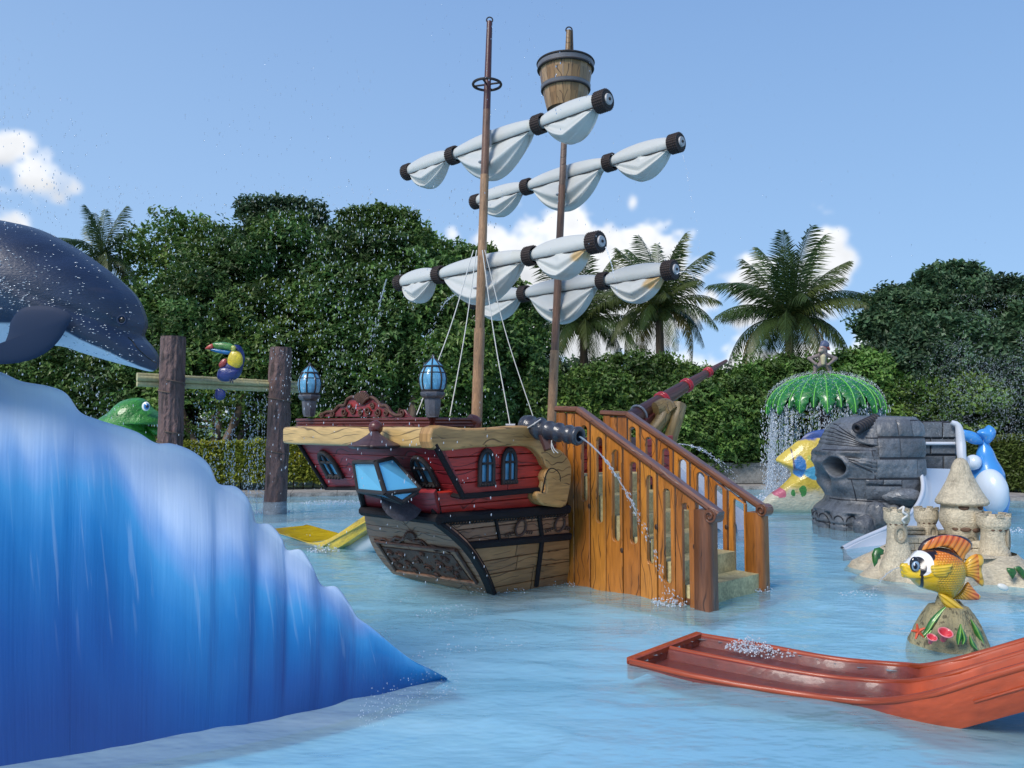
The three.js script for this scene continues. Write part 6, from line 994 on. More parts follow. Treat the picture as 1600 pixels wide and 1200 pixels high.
// ---- blue whale tail-up
{
  const d = 14.8, o = W(1530, 740, d), F = new Frame(o, o.clone().add(V3(1, 0, 0)), o.clone().add(V3(0, 1, 0))), t = thing('whale_figure', 'bright blue whale figure with white belly standing tail up behind the castle', 'whale figure', W(1530, 800, d).setY(0)), X = ([x, y]) => [1440 + x / 5.456, 640 + y / 5.456];
  const bl = M({ color: rgb(.05, .27, .66), roughness: .3, clearcoat: .5 }), wh = M({ color: rgb(.60, .68, .76), roughness: .32, clearcoat: .5 });
  const bones = (l) => l.map(q => { const a = F.at(...X([q[0], q[1]]), q[6] || 0), b = F.at(...X([q[3], q[4]]), q[7] || 0), k = d / F_PX / 5.456; return [a.x, a.y, a.z, q[2] * k, b.x, b.y, b.z, q[5] * k]; });
  part('body', body(bones([[530, 270, 32, 545, 400, 50], [545, 400, 50, 570, 560, 100], [570, 560, 100, 575, 760, 130], [575, 760, 130, 560, 960, 130], [440, 560, 90, 480, 900, 130, -.3, -.2]]), .045, .2), bl, t);
  { const g = new THREE.SphereGeometry(1, 30, 24), c = F.at(...X([590, 700]), .16), k = d / F_PX / 5.456; g.scale(118 * k, 195 * k, .36 * 1); part('belly', g.rotateZ(.06).translate(c.x, c.y, c.z), wh, t); }
  { const g = new THREE.SphereGeometry(1, 20, 16), c = F.at(...X([440, 450]), .05), k = d / F_PX / 5.456; g.scale(62 * k, 66 * k, .16); part('white_patch', g.rotateZ(-.3).translate(c.x, c.y, c.z), wh, t); }
  part('fluke', plump(F.shifted(.02), smooth(F.poly([[330, 175], [400, 178], [450, 195], [500, 240], [520, 290], [480, 298], [420, 290], [360, 255], [325, 215]].map(X)), true, 5), F.hit(...X([430, 240])), .10, 10), bl, t);
  part('fluke', plump(F.shifted(.07), smooth(F.poly([[455, 195], [480, 170], [530, 155], [548, 132], [585, 148], [606, 185], [598, 230], [570, 270], [535, 296], [500, 250]].map(X)), true, 5), F.hit(...X([540, 215])), .13, 10), bl, t);
  part('side_fin', plump(F.shifted(-.25), smooth(F.poly([[340, 270], [370, 310], [400, 360], [420, 400], [380, 400], [350, 350]].map(X)), true, 5), F.hit(...X([375, 345])), .1, 8), bl, t);
}
// ---- leaf umbrella fountain with a monkey
{
  const d = 16.2, c = W(1288, 640, d), k = d / F_PX, t = thing('umbrella_fountain', 'green palm leaf umbrella fountain on a brown trunk streaming water', 'fountain', c.clone().setY(0)), yT = W(1288, 591, d).y, yR = W(1288, 640, d).y, R = 82 * k;
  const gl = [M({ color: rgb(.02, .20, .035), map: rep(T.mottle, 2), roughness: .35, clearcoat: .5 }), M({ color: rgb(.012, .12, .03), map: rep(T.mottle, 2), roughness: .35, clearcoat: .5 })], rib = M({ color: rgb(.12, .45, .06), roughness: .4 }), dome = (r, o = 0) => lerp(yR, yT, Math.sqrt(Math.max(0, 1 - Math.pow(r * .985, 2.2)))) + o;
  const th = v => lerp(.06, 1.62, v), arcP = (a, v, x, lift) => { const q = th(v), r = Math.sin(q) * (R + lift), y = lerp(yR, yT, Math.cos(q)) + lift * Math.cos(q) - Math.max(0, q - 1.3) * .22; return V3(c.x + Math.cos(a) * r - Math.sin(a) * x, y, c.z + Math.sin(a) * r + Math.cos(a) * x); };
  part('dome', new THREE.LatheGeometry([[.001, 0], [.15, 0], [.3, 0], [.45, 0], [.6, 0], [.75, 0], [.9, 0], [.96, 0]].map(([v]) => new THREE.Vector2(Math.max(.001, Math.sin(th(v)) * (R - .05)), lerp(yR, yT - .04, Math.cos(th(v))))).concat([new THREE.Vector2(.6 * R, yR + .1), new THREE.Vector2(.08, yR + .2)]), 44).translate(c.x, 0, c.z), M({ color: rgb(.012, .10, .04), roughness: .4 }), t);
  for (let i = 0; i < 28; i++) {
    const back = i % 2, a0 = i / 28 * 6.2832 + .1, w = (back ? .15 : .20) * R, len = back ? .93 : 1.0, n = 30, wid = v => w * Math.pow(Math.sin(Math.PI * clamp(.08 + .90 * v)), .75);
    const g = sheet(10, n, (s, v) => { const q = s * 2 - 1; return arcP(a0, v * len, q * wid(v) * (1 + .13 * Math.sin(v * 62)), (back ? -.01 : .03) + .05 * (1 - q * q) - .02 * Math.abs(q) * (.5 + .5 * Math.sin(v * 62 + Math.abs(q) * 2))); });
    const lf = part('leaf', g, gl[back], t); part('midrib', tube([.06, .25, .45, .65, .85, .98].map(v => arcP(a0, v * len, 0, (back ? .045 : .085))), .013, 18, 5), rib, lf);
    if (!back) part('vein', [.2, .3, .4, .5, .6, .7, .8, .9].flatMap(v => [-1, 1].map(q => cyl(arcP(a0, (v - .05) * len, 0, .08), arcP(a0, (v + .03) * len, q * wid(v) * .85, .045), .009, .004, 4))), rib, lf);
  }
  part('trunk', taperTube([c.clone().setY(-.3), c.clone().setY(1).add(V3(.03, 0, 0)), c.clone().setY(yR + .2)], [.17, .13, .11], 30, 16), M({ color: rgb(.13, .075, .05), map: rep(T.mottle, 2), roughness: .6, bumpMap: rep(T.lump, 2, 6), bumpScale: .04 }), t);
  const b = W(1270, 591, d); part('coconut', new THREE.SphereGeometry(.10, 20, 16).translate(b.x, b.y, b.z), M({ color: rgb(.05, .24, .12), roughness: .3, clearcoat: .5 }), t);
  // monkey, hands on hips, one foot on the ball
  const m = thing('monkey_figure', 'grey monkey figure in a blue cap with hands on hips on the leaf umbrella', 'monkey figure', W(1286, 592, d)), X = ([x, y]) => [1180 + x / 4.2875, 520 + y / 4.2875], B = l => l.map(q => { const a = W(...X([q[0], q[1]]), d - (q[6] || 0)), e = W(...X([q[3], q[4]]), d - (q[7] || 0)), kk = k / 4.2875; return [a.x, a.y, a.z, q[2] * kk, e.x, e.y, e.z, q[5] * kk]; });
  const fur = M({ color: rgb(.30, .24, .225), map: rep(T.mottle, 3), roughness: .5, bumpMap: rep(T.fine, 4), bumpScale: .006 });
  part('body', body(B([[455, 150, 26, 452, 205, 24], [468, 120, 16, 458, 140, 18], [455, 105, 24, 452, 118, 24, 0, .02], [440, 118, 14, 434, 124, 11, .04, .08], [430, 150, 14, 362, 172, 11], [362, 172, 11, 408, 210, 9, 0, .1], [485, 150, 14, 540, 172, 11], [540, 172, 11, 490, 215, 9, 0, .1], [440, 212, 17, 405, 232, 15], [405, 232, 15, 400, 268, 10], [398, 270, 9, 385, 274, 8, 0, .06], [468, 212, 17, 495, 240, 15], [495, 240, 15, 510, 305, 10], [510, 308, 9, 500, 314, 8, 0, .07]]), .018, .03), fur, m);
  part('belly', body(B([[455, 160, 18, 455, 205, 14, .06, .05]]), .02), M({ color: rgb(.50, .44, .28), roughness: .5 }), m); part('face', body(B([[446, 100, 15, 442, 118, 17, .055, .06], [436, 122, 11, 432, 124, 10, .08, .10]]), .014), M({ color: rgb(.42, .33, .27), roughness: .5 }), m);
  part('cap', body(B([[468, 82, 28, 462, 76, 26], [440, 90, 8, 452, 84, 14, .06, .04]]), .02), M({ color: rgb(.08, .10, .17), roughness: .4 }), m); part('scarf', body(B([[482, 95, 14, 494, 110, 9], [445, 92, 7, 485, 96, 8, .06, .04]]), .014), M({ color: rgb(.50, .10, .08), roughness: .5 }), m);
  part('eyes', [[440, 102], [452, 102]].map(q => { const p = W(...X(q), d - .115); return new THREE.SphereGeometry(.012, 8, 6).translate(p.x, p.y, p.z); }), M({ color: rgb(.01, .01, .01), roughness: .2 }), m); { const p = [418, 402].map(() => 0); }
}
// ---- yellow angelfish standing in the pool
{
  const d = 15.0, o = W(1250, 730, d), F = new Frame(o, o.clone().add(V3(1, 0, .15)), o.clone().add(V3(0, 1, 0))), t = thing('angelfish_figure', 'big yellow and blue painted fish standing behind the skull slide', 'fish figure', W(1260, 790, d).setY(0)), ol = smooth(F.poly([[1212, 719], [1222, 708], [1235, 698], [1250, 687], [1275, 682], [1320, 690], [1345, 720], [1335, 780], [1300, 800], [1190, 797], [1196, 778], [1215, 764], [1228, 752], [1236, 742], [1232, 733], [1222, 727]]), true, 5);
  const k = d / F_PX, W_ = 2.2, Hh = 1.8, map = tex(512, 512, (s, v) => { const x = 1250 + (s - .5) * W_ / k, y = 730 - (v - .5) * Hh / k, n = fbm(s * 20, v * 20, 4) - .5; let c = [.62, .47, .07]; const mix = (q, a) => { c = c.map((w, i) => lerp(w, q[i], clamp(a))); };
    mix([.28, .40, .10], sstep(.25, .55, n + .75 - Math.hypot((x - 1272) / 26, (y - 717) / 20))); mix([.03, .16, .42], sstep(-.1, .1, n * .4 + 1 - Math.hypot((x - 1246) / 9, (y - 728) / 17))); mix([.08, .35, .55], sstep(-.1, .1, n * .4 + 1 - Math.hypot((x - 1268) / 16, (y - 738) / 10))); mix([.06, .10, .35], sstep(690, 684, y + n * 10)); mix([.05, .04, .10], sstep(2, 0, Math.abs(x - 1237 - (y - 715) * .1)) * sstep(698, 704, y) * sstep(735, 728, y)); mix([.60, .56, .42], sstep(756, 770, y + n * 14)); mix([.55, .14, .20], sstep(-.05, .1, n * .9 + 1 - Math.hypot((x - 1216) / 11, (y - 768) / 8))); mix([.06, .25, .06], sstep(0, .1, n + .9 - Math.hypot((x - 1250) / 7, (y - 765) / 8))); mix([.06, .25, .06], sstep(0, .1, n + .9 - Math.hypot((x - 1236) / 4, (y - 770) / 7))); return c.map(q => q * (1 + .4 * n)); });
  const g = plump(null, ol, [.2, -.1], .26, 14); { const uv = g.attributes.uv; for (let i = 0; i < uv.count; i++) uv.setXY(i, uv.getX(i) / W_ + .5, uv.getY(i) / Hh + .5); } part('body', g.applyMatrix4(F.m), M({ map, roughness: .35, clearcoat: .4, bumpMap: rep(T.fine, 2), bumpScale: .01 }), t);
  const fin = M({ color: rgb(.06, .12, .38), roughness: .4, map: rep(T.mottle, 2) }); part('dorsal_fin', plump(F, smooth(F.poly([[1252, 688], [1260, 678], [1278, 672], [1310, 672], [1330, 690], [1290, 688]]), true, 4), F.hit(1285, 682), .05, 8), fin, t); part('side_fin', plump(F.shifted(.2), smooth(F.poly([[1258, 738], [1272, 728], [1288, 722], [1288, 744], [1270, 746]]), true, 4), F.hit(1274, 736), .05, 8), M({ color: rgb(.10, .38, .60), roughness: .4 }), t);
  const e = F.at(1240, 716, .15); const eg = new THREE.SphereGeometry(.05, 14, 10); part('eye', eg.translate(e.x, e.y, e.z - .02), M({ color: rgb(.05, .2, .4), roughness: .2 }), t);
}
// ---- orange fish spouting on its rock
{
  const d = 5.9, o = W(1458, 890, d), F = new Frame(o, o.clone().add(V3(1, 0, .10)), o.clone().add(V3(0, 1, 0))), X = ([x, y]) => [1400 + x / 6, 820 + y / 6], P = l => smooth(F.poly(l.map(X)), true, 5), t = thing('fish_fountain', 'orange and yellow cartoon fish spouting water from a rock beside the castle', 'fish fountain', G(1482, 1003));
  const toX = (u, v, n = 0) => { const p = F.p(u, v, n), q = p.clone().sub(EYEPOS), z = -(q.z * CP - q.y * SP), yv = q.y * CP + q.z * SP; return [(800 + F_PX * q.x / z - 1400) * 6, (600 - F_PX * yv / z - 820) * 6]; };
  const inEl = (x, y, cx, cy, a, b, r = 0) => { const c = Math.cos(r), s = Math.sin(r), dx = x - cx, dy = y - cy; return 1 - Math.hypot((dx * c + dy * s) / a, (-dx * s + dy * c) / b); };
  const Wd = .62, map = tex(1024, 1024, (s, v) => {
    const [x, y] = toX((s - .5) * Wd, (v - .5) * Wd), n = fbm(s * 40, v * 40, 3) - .5; let c = [.82, .52, .025]; const mix = (q, a) => { a = clamp(a); c = [lerp(c[0], q[0], a), lerp(c[1], q[1], a), lerp(c[2], q[2], a)]; };
    mix([.74, .22, .016], sstep(400, 270, y + n * 60 - (x - 420) * .10)); mix([.74, .50, .012], sstep(520, 640, y)); mix([.72, .46, .01], sstep(330, 250, x) * sstep(380, 460, y));
    const sc = (() => { const gx = (x - 340) / 27 + ((Math.floor(y / 22)) % 2) * .5, fx = gx - Math.floor(gx) - .5, fy = (y / 22) - Math.floor(y / 22); return Math.hypot(fx * 1.1, fy - .15); })(); if (x > 310) mix([c[0] * .7, c[1] * .5, c[2] * .4], sstep(.50, .62, sc) * .6);
    const lineY = x < 340 ? 235 : 205 + Math.pow(Math.max(0, x - 340) / 290, 1.9) * 135; mix([.012, .010, .012], sstep(26, 18, Math.abs(y - lineY - 6)) * sstep(200, 215, x)); mix([.015, .012, .015], sstep(0, .12, inEl(x, y, 262, 268, 52, 50)));
    mix([.78, .78, .76], sstep(0, .04, inEl(x, y, 205, 340, 78, 108, .25))); mix([.70, .72, .72], sstep(0, .06, inEl(x, y, 100, 330, 40, 34, -.6)));
    mix([.010, .010, .012], sstep(0, .05, inEl(x, y, 172, 368, 52, 84, .18))); const cur = 172 + Math.max(0, y - 430) * .28; mix([.010, .010, .012], sstep(14, 9, Math.abs(x - cur)) * sstep(420, 440, y) * sstep(585, 575, y));
    mix([.76, .52, .02], sstep(0, .05, inEl(x, y, 100, 420, 66, 72, .3)) * sstep(378, 390, y + (x - 60) * .1)); return c.map(q => q * (1 + .18 * n));
  });
  const bmap = tex(512, 512, (s, v) => { const [x, y] = toX((s - .5) * Wd, (v - .5) * Wd); if (x < 320) return .6; const gx = (x - 340) / 27 + ((Math.floor(y / 22)) % 2) * .5, fx = gx - Math.floor(gx) - .5, fy = (y / 22) - Math.floor(y / 22); return .9 - .8 * sstep(.2, .7, Math.hypot(fx * 1.1, fy - .15)); }, false);
  const g = plump(null, P([[48, 375], [75, 360], [105, 335], [140, 300], [200, 245], [260, 226], [320, 218], [420, 212], [520, 235], [600, 300], [640, 370], [648, 430], [640, 480], [620, 560], [570, 630], [510, 690], [455, 668], [400, 645], [330, 620], [230, 592], [165, 545], [120, 500], [70, 490], [48, 455], [52, 415]]), F.hit(...X([350, 430])), .155, 22); { const uv = g.attributes.uv; for (let i = 0; i < uv.count; i++) uv.setXY(i, uv.getX(i) / Wd + .5, uv.getY(i) / Wd + .5); }
  part('body', g.applyMatrix4(F.m), M({ map, bumpMap: bmap, bumpScale: .006, roughness: .3, clearcoat: .5, clearcoatRoughness: .15 }), t);
  const finTex = (dir, base, edge, tip) => tex(512, 512, (s, v) => { const [x, y] = toX((s - .5) * Wd, (v - .5) * Wd), [a, b] = dir(x, y), st = Math.pow(.5 + .5 * Math.cos(a), 3), n = fbm(s * 30, v * 30, 3) - .5; let c = base.map((q, i) => lerp(q, edge[i], clamp(b + n * .3))); c = c.map((q, i) => lerp(q, [.85, .60, .20][i], st * .26)); c = c.map((q, i) => q * (1 - .5 * Math.pow(.5 - .5 * Math.cos(a), 6))); const k = tip ? tip(x, y) : 0; return c.map((q, i) => lerp(q, [.02, .008, .01][i], k)); });
  const fin = (name, l, c, th, n, mp, bump) => { const S = F.shifted(n), gg = plump(null, smooth(S.poly(l.map(X)), true, 6), S.hit(...X(c)), th, 12, .35); const uv = gg.attributes.uv; for (let i = 0; i < uv.count; i++) uv.setXY(i, uv.getX(i) / Wd + .5, uv.getY(i) / Wd + .5); return part(name, gg.applyMatrix4(S.m), M({ map: mp, bumpMap: mp, bumpScale: .006, roughness: .3, clearcoat: .5 }), t); };
  const OR = [.76, .26, .02], RD = [.60, .085, .02], YE = [.70, .40, .02];
  fin('dorsal_fin', [[205, 240], [225, 190], [260, 150], [330, 112], [480, 93], [620, 107], [695, 148], [716, 190], [695, 240], [655, 285], [632, 348], [590, 280], [500, 225], [400, 205], [320, 208], [255, 228]], [480, 175], .035, 0, finTex((x, y) => [(x * .9 - (240 - y) * .55) / 8.5, sstep(250, 110, y) * .9], OR, RD, (x, y) => { const d2 = inEl(x, y, 475, 260, 250, 168); return sstep(.035, .0, d2) * sstep(-.2, -.02, d2 + 1); }));
  fin('tail_fin', [[632, 400], [655, 340], [690, 298], [760, 272], [808, 286], [824, 335], [806, 385], [800, 430], [815, 490], [825, 545], [815, 577], [770, 555], [710, 500], [640, 480]], [700, 420], .035, 0, finTex((x, y) => [Math.atan2(y - 430, x - 560) * 34, sstep(660, 810, x)], YE, RD, (x, y) => sstep(795, 818, x + Math.abs(y - 420) * .02 + (y < 330 ? -4 : 0)) * .85));
  fin('anal_fin', [[520, 690], [590, 640], [650, 560], [675, 535], [710, 575], [760, 635], [796, 672], [782, 700], [700, 707], [600, 702]], [660, 650], .03, 0, finTex((x, y) => [Math.atan2(y - 560, x - 520) * 40, sstep(560, 780, x)], YE, RD));
  fin('pelvic_fin', [[395, 640], [450, 640], [540, 695], [620, 765], [657, 800], [600, 806], [520, 800], [462, 772], [420, 705]], [500, 730], .04, .05, finTex((x, y) => [((x - 400) * .75 - (y - 640)) / 8, .1], [.72, .47, .02], YE, (x, y) => sstep(788, 800, y + (x - 600) * .1)));
  fin('pelvic_fin', [[560, 700], [590, 705], [630, 750], [650, 785], [600, 760]], [605, 740], .03, -.08, finTex((x, y) => [x / 8, .3], [.6, .5, .4], YE));
  fin('side_fin', [[330, 385], [420, 380], [500, 366], [528, 374], [510, 415], [520, 430], [490, 452], [470, 488], [420, 492], [360, 482], [335, 450]], [420, 430], .028, .145, finTex((x, y) => [(y + (x - 340) * .12) / 4.4, 0], [.74, .50, .02], YE));
  // eye and lips
  const sph = (x, y, n, rx, ry, rz, c, name, rough = .1) => { const q = new THREE.SphereGeometry(1, 22, 16); q.scale(rx, ry, rz); q.applyMatrix4(F.m.clone().setPosition(F.at(...X([x, y]), n))); return part(name, q, M({ color: c, roughness: rough, clearcoat: .8, clearcoatRoughness: .05 }), t); };
  sph(176, 372, .098, .036, .056, .022, rgb(.010, .010, .012), 'eye_ring'); sph(186, 388, .113, .029, .038, .018, rgb(.22, .34, .46), 'eye'); sph(182, 388, .1265, .016, .022, .009, rgb(.01, .012, .02), 'pupil'); sph(172, 374, .134, .006, .009, .004, rgb(.75, .78, .8), 'glint');
  const lip = M({ color: rgb(.74, .50, .012), roughness: .28, clearcoat: .6 }); { const A_ = (x, y, n) => F.at(...X([x, y]), n).toArray(), kk = d / F_PX / 6; part('upper_lip', body([[...A_(95, 420, .02), 38 * kk, ...A_(62, 395, .0), 26 * kk], [...A_(120, 440, .05), 26 * kk, ...A_(95, 395, .03), 28 * kk], [...A_(60, 380, .03), 14 * kk, ...A_(105, 380, .03), 16 * kk]], .006, .02), lip, t); part('lower_lip', body([[...A_(70, 475, .0), 18 * kk, ...A_(130, 485, .03), 18 * kk], [...A_(130, 485, .03), 16 * kk, ...A_(160, 465, .06), 10 * kk]], .006, .015), lip, t); }
  // rock with weed and coral
  const rc = W(1482, 985, d).setY(0), rock = sheet(80, 44, (s, v) => { const a = s * 6.2832, y = lerp(-.12, .30, v), r = lerp(.275, .115, Math.pow(v, 1.9)) * (1 + .22 * (fbm(Math.cos(a) * 2 + 5, Math.sin(a) * 2 + v * 2 + 5, 3) - .5)) * (v > .96 ? .6 : 1) + .012 * (fbm(Math.cos(a) * 9 + 9, Math.sin(a) * 9 + v * 8, 3) - .5); return V3(rc.x + Math.cos(a) * r, y - (v > .96 ? .0 : 0), rc.z + Math.sin(a) * r); }, true, (s, v) => [s * 2, v * .5]);
  const rm = M({ map: tex(256, 256, (u, v) => { const k = fbm(u * 8, v * 8, 5, 8, 8), sp = sstep(.66, .72, fbm(u * 24, v * 24, 3, 24, 24)); return [.29 * (.5 + k) * (1 - .6 * sp), .255 * (.5 + k) * (1 - .6 * sp), .145 * (.5 + k) * (1 - .6 * sp)]; }), roughness: .8, bumpMap: rep(T.fine, 2), bumpScale: .012 }), tp = new THREE.SphereGeometry(.085, 16, 10); tp.scale(1, .35, 1); const r0 = part('rock', [rock, tp.translate(rc.x, .292, rc.z)], rm, t), neck = body([[...F.at(...X([430, 690]), 0).toArray(), .035, ...W(1470, 952, d).toArray(), .05]], .012); part('neck', neck, rm, t);
  const weed = M({ color: rgb(.03, .20, .03), map: rep(T.mottle, 4), roughness: .35, clearcoat: .4 }), wl = M({ color: rgb(.20, .42, .08), roughness: .35, clearcoat: .4 });
  const blade = (l, dd, w) => { const q = l.map(p => W(...X(p), dd)); part('seaweed', [taperTube(q, [w * .4, w, w * 1.1, w * .7, w * .2], 20, 8)], weed, r0); part('seaweed', taperTube(q.map(p => p.clone().add(V3(-.004, .002, w * .75))), [.002, w * .35, w * .35, .003], 18, 6), wl, r0); };
  blade([[250, 1040], [300, 985], [340, 920], [390, 850], [440, 790], [462, 770]], 5.62, .022); blade([[580, 1120], [590, 1060], [600, 1000], [605, 930]], 5.60, .018); blade([[625, 1120], [640, 1070], [625, 1010], [608, 950]], 5.60, .016); blade([[820, 1120], [780, 1040], [740, 960], [700, 890]], 5.72, .022); blade([[760, 1170], [720, 1120], [690, 1040]], 5.64, .016); blade([[270, 1060], [300, 1030], [330, 990]], 5.6, .014);
  const red = M({ color: rgb(.60, .045, .065), roughness: .3, clearcoat: .5 }), pk = M({ color: rgb(.70, .22, .26), roughness: .35 }), cupAt = (x, y, r, dd) => { const p = W(...X([x, y]), dd), gg = new THREE.LatheGeometry([[r * .35, -r * 1.6], [r * .5, -r * .8], [r * .95, -.1 * r], [r, 0], [r * .9, .05 * r], [r * .7, -.2 * r], [r * .3, -r * .9], [.001, -r]].map(([a, b]) => new THREE.Vector2(a, b)), 24); gg.rotateX(.55); part('coral_cup', gg.translate(p.x, p.y, p.z), red, r0); const tr = new THREE.TorusGeometry(r * .95, r * .10, 8, 26); tr.rotateX(Math.PI / 2 + .55); part('coral_rim', tr.translate(p.x, p.y, p.z), pk, r0); };
  cupAt(465, 1010, .048, 5.58); cupAt(338, 1055, .034, 5.56);
  const st = []; for (let i = 0; i < 5; i++) { const a = i * 1.2566 + .5, p = W(...X([205, 1000]), 5.62), q = p.clone().add(V3(Math.cos(a) * .05, Math.sin(a) * .055, .01)); st.push(taperTube([p, q], [.014, .006], 6, 7)); } part('starfish', st, M({ color: rgb(.65, .10, .04), roughness: .4 }), r0);
}
// ---- orange twin slide in the foreground
{
  const om = M({ color: rgb(.50, .078, .020), map: rep(T.mottle, 1.2), roughness: .42, clearcoat: .15, bumpMap: rep(T.lump, 2), bumpScale: .002 }), t = thing('orange_slide', 'orange red twin lane slide end dipping under water in the right foreground', 'slide', G(1300, 1060));
  const a = [[985, 1037, .016], [1100, 1064, .018], [1240, 1088, .018], [1352, 1103, .026]].map(([x, y, h]) => G(x, y, 0).setY(h)), b = [[1092, 996, .016], [1190, 1013, .018], [1310, 1035, .018], [1412, 1046, .028]].map(([x, y, h]) => G(x, y, 0).setY(h));
  a.push(W(1445, 1087, 4.34), W(1520, 1065, 4.2), W(1600, 1041, 4.06), W(1800, 985, 3.8)); b.push(W(1450, 1041, 5.08), W(1520, 1025, 4.95), W(1600, 1002, 4.80), W(1740, 960, 4.5));
  for (const l of [a, b]) { const n = l.length, dv = l[n - 1].clone().sub(l[n - 3]).setLength(.75); l.push(l[n - 1].clone().add(dv), l[n - 1].clone().addScaledVector(dv, 2.2)); }
  { const n = a.length, c = a[n - 1].clone().lerp(b[n - 1], .5), m = M({ color: rgb(.45, .46, .48), roughness: .4 }); part('support_post', cyl(V3(c.x, -.2, c.z), V3(c.x, c.y - .15, c.z), .06, .06, 14), m, t); }
  const wet = tex(256, 1024, (u, v) => { const n = fbm(u * 3, v * 22, 4) - .5, w = sstep(.40, .33, v + n * .06), k = .85 + .5 * (fbm(u * 12, v * 60, 3) - .5); return [lerp(.50, .20, w) * k, lerp(.078, .040, w) * k, lerp(.020, .030, w) * k]; });
  const omWet = M({ map: rep(wet, 1 / 1.2, 1 / 3), roughness: .4, clearcoat: .15, bumpMap: rep(T.lump, 2), bumpScale: .002 });
  channel(t, 'chute', a, b, .13, omWet, 2, .02, v => lerp(.50, 1.55, sstep(.27, .45, v)));
  { const A = cr1(a, 40), B = cr1(b, 40), film = sheet(60, 70, (s, v) => { const i = Math.min(39, v * 15), k = Math.floor(i), f = i - k, p = A[k].clone().lerp(A[k + 1], f), q = B[k].clone().lerp(B[k + 1], f), o = p.lerp(q, lerp(.02, .98, s)); o.y = .004 + .022 * (fbm(o.x * 9 + 20, o.z * 14 + 40, 3) - .5); return o; }); part('water_film', film, M({ color: rgb(.93, .95, .96), transmission: 1, thickness: 0, roughness: .06, ior: 1.33, bumpMap: rep(T.lump, 5, 12), bumpScale: .03, specularIntensity: .55 }), t).castShadow = false; } const rim = (l, r) => tube(cr1(l, 24), r, 60, 8); part('rail', rim(a, .021), om, t); part('rail', rim(b, .021), om, t); part('rail', rim(a.map((p, i) => p.clone().lerp(b[i], .5)), .018), om, t);
  part('side_ridge', rim(a.slice(5, 8).map(p => p.clone().add(V3(-.004, -.10, .012))), .008), om, t); part('end_lip', bar(a[0], b[0], .06, .05), om, t); { const e0 = a[0].clone().add(V3(0, -.06, 0)), e1 = b[0].clone().add(V3(0, -.06, 0)); part('end_wall', bar(e0, e1, .05, .12), om, t); }
}
// ---- white slide at the far side of the ship and a white globe beyond the stairs
{
  const t = thing('white_slide', 'white slide going down into the pool on the far side of the stairs', 'slide', G(1150, 812)), a = [W(1020, 700, 13.2), W(1062, 745, 12.9), W(1100, 782, 12.6), W(1150, 818, 12.2)], b = a.map(p => p.clone().add(V3(.45, .0, -.35)));
  channel(t, 'chute', a, b, .2, mGel, 1); const k = sheet(20, 1, (s, v) => { const q = cr1(a, 20)[Math.round(s * 20)]; return q.clone().add(V3(-.02, v ? -.02 : -.26, .02)); }); part('side_wall', k, mGel, t);
  const c = W(1068, 742, 15), g = thing('globe_lamp', 'white globe on a yellow neck seen through the far stair railing', 'lamp', c.clone().setY(0)); lpart('globe', new THREE.SphereGeometry(.10, 22, 16).translate(0, c.y, 0), M({ color: rgb(.72, .74, .75), roughness: .25 }), g); lpart('neck', new THREE.CylinderGeometry(.05, .07, .07, 16).translate(0, c.y - .12, 0), M({ color: rgb(.6, .4, .04), roughness: .4 }), g); lpart('collar', new THREE.CylinderGeometry(.11, .11, .05, 20).translate(0, c.y - .18, 0), M({ color: rgb(.6, .62, .63), roughness: .4 }), g); lpart('post', new THREE.CylinderGeometry(.09, .11, c.y + .1, 16).translate(0, (c.y - .5) / 2, 0), M({ color: rgb(.16, .08, .05), roughness: .6 }), g);
}
// ================================================================ falling water: jets, curtains, drops and splashes
const mDrop = M({ color: rgb(.80, .85, .90), roughness: .1, transmission: .62, thickness: 0, specularIntensity: 1 });
const mGlass = M({ color: rgb(.95, .97, 1), roughness: .02, transmission: 1, thickness: .01, ior: 1.33 });
const dropGeo = (() => { const g = new THREE.IcosahedronGeometry(1, 1); g.scale(1, 2.8, 1); return clean(g); })(), beadGeo = (() => { const g = new THREE.IcosahedronGeometry(1, 1); return clean(g); })();
function drops(name, list, mat, geo = dropGeo, parent = null) {   // list: [point, radius, optional direction]
  const c = parent ? rootOf(parent).position.clone() : list.reduce((a, b) => a.add(b[0]), V3(0, 0, 0)).multiplyScalar(1 / list.length), im = new THREE.InstancedMesh(geo, mat, list.length), m4 = new THREE.Matrix4(), q = new THREE.Quaternion();
  list.forEach(([p, r, dir], i) => { if (dir) q.setFromUnitVectors(V3(0, 1, 0), dir.clone().normalize()); else q.set(0, 0, 0, 1); m4.compose(p.clone().sub(c), q, V3(r, r, r)); im.setMatrixAt(i, m4); });
  im.name = parent ? name : numbered(name); im.userData.kind = 'stuff'; im.castShadow = false; im.receiveShadow = true; if (parent) parent.add(im); else { im.position.copy(c); scene.add(im); } return im;
}
// a jet along a thrown path: a solid cord that frays into drops
function jet(p0, p1, rise, r, solid, label, n = 90, spread = .02) {
  const at = t => p0.clone().lerp(p1, t).add(V3(0, rise * 4 * t * (1 - t), 0)), t = thing('water_jet', label, 'water jet', p0), N = 26, rad = [], pts = [];
  for (let i = 0; i <= N; i++) { const s = i / N * solid; pts.push(at(s).add(V3(rr(-1, 1), rr(-1, 1), rr(-1, 1)).multiplyScalar(r * .5 * i / N))); rad.push(r * (1 - .5 * i / N) * rr(.75, 1.3)); }
  part('cord', taperTube(pts, rad, N * 3, 7), mGlassJet, t);
  const L = []; for (let i = 0; i < n; i++) { const s = Math.pow(rnd(), .8) * (1 - solid * .35) + solid * .35, p = at(s), d = at(s + .02).sub(p); L.push([p.add(V3(rr(-1, 1), rr(-1, 1), rr(-1, 1)).multiplyScalar(spread * (.25 + s))), r * rr(.25, .8) * (1.1 - .4 * s), d]); }
  drops('drops', L, mDrop, dropGeo, t); return t;
}
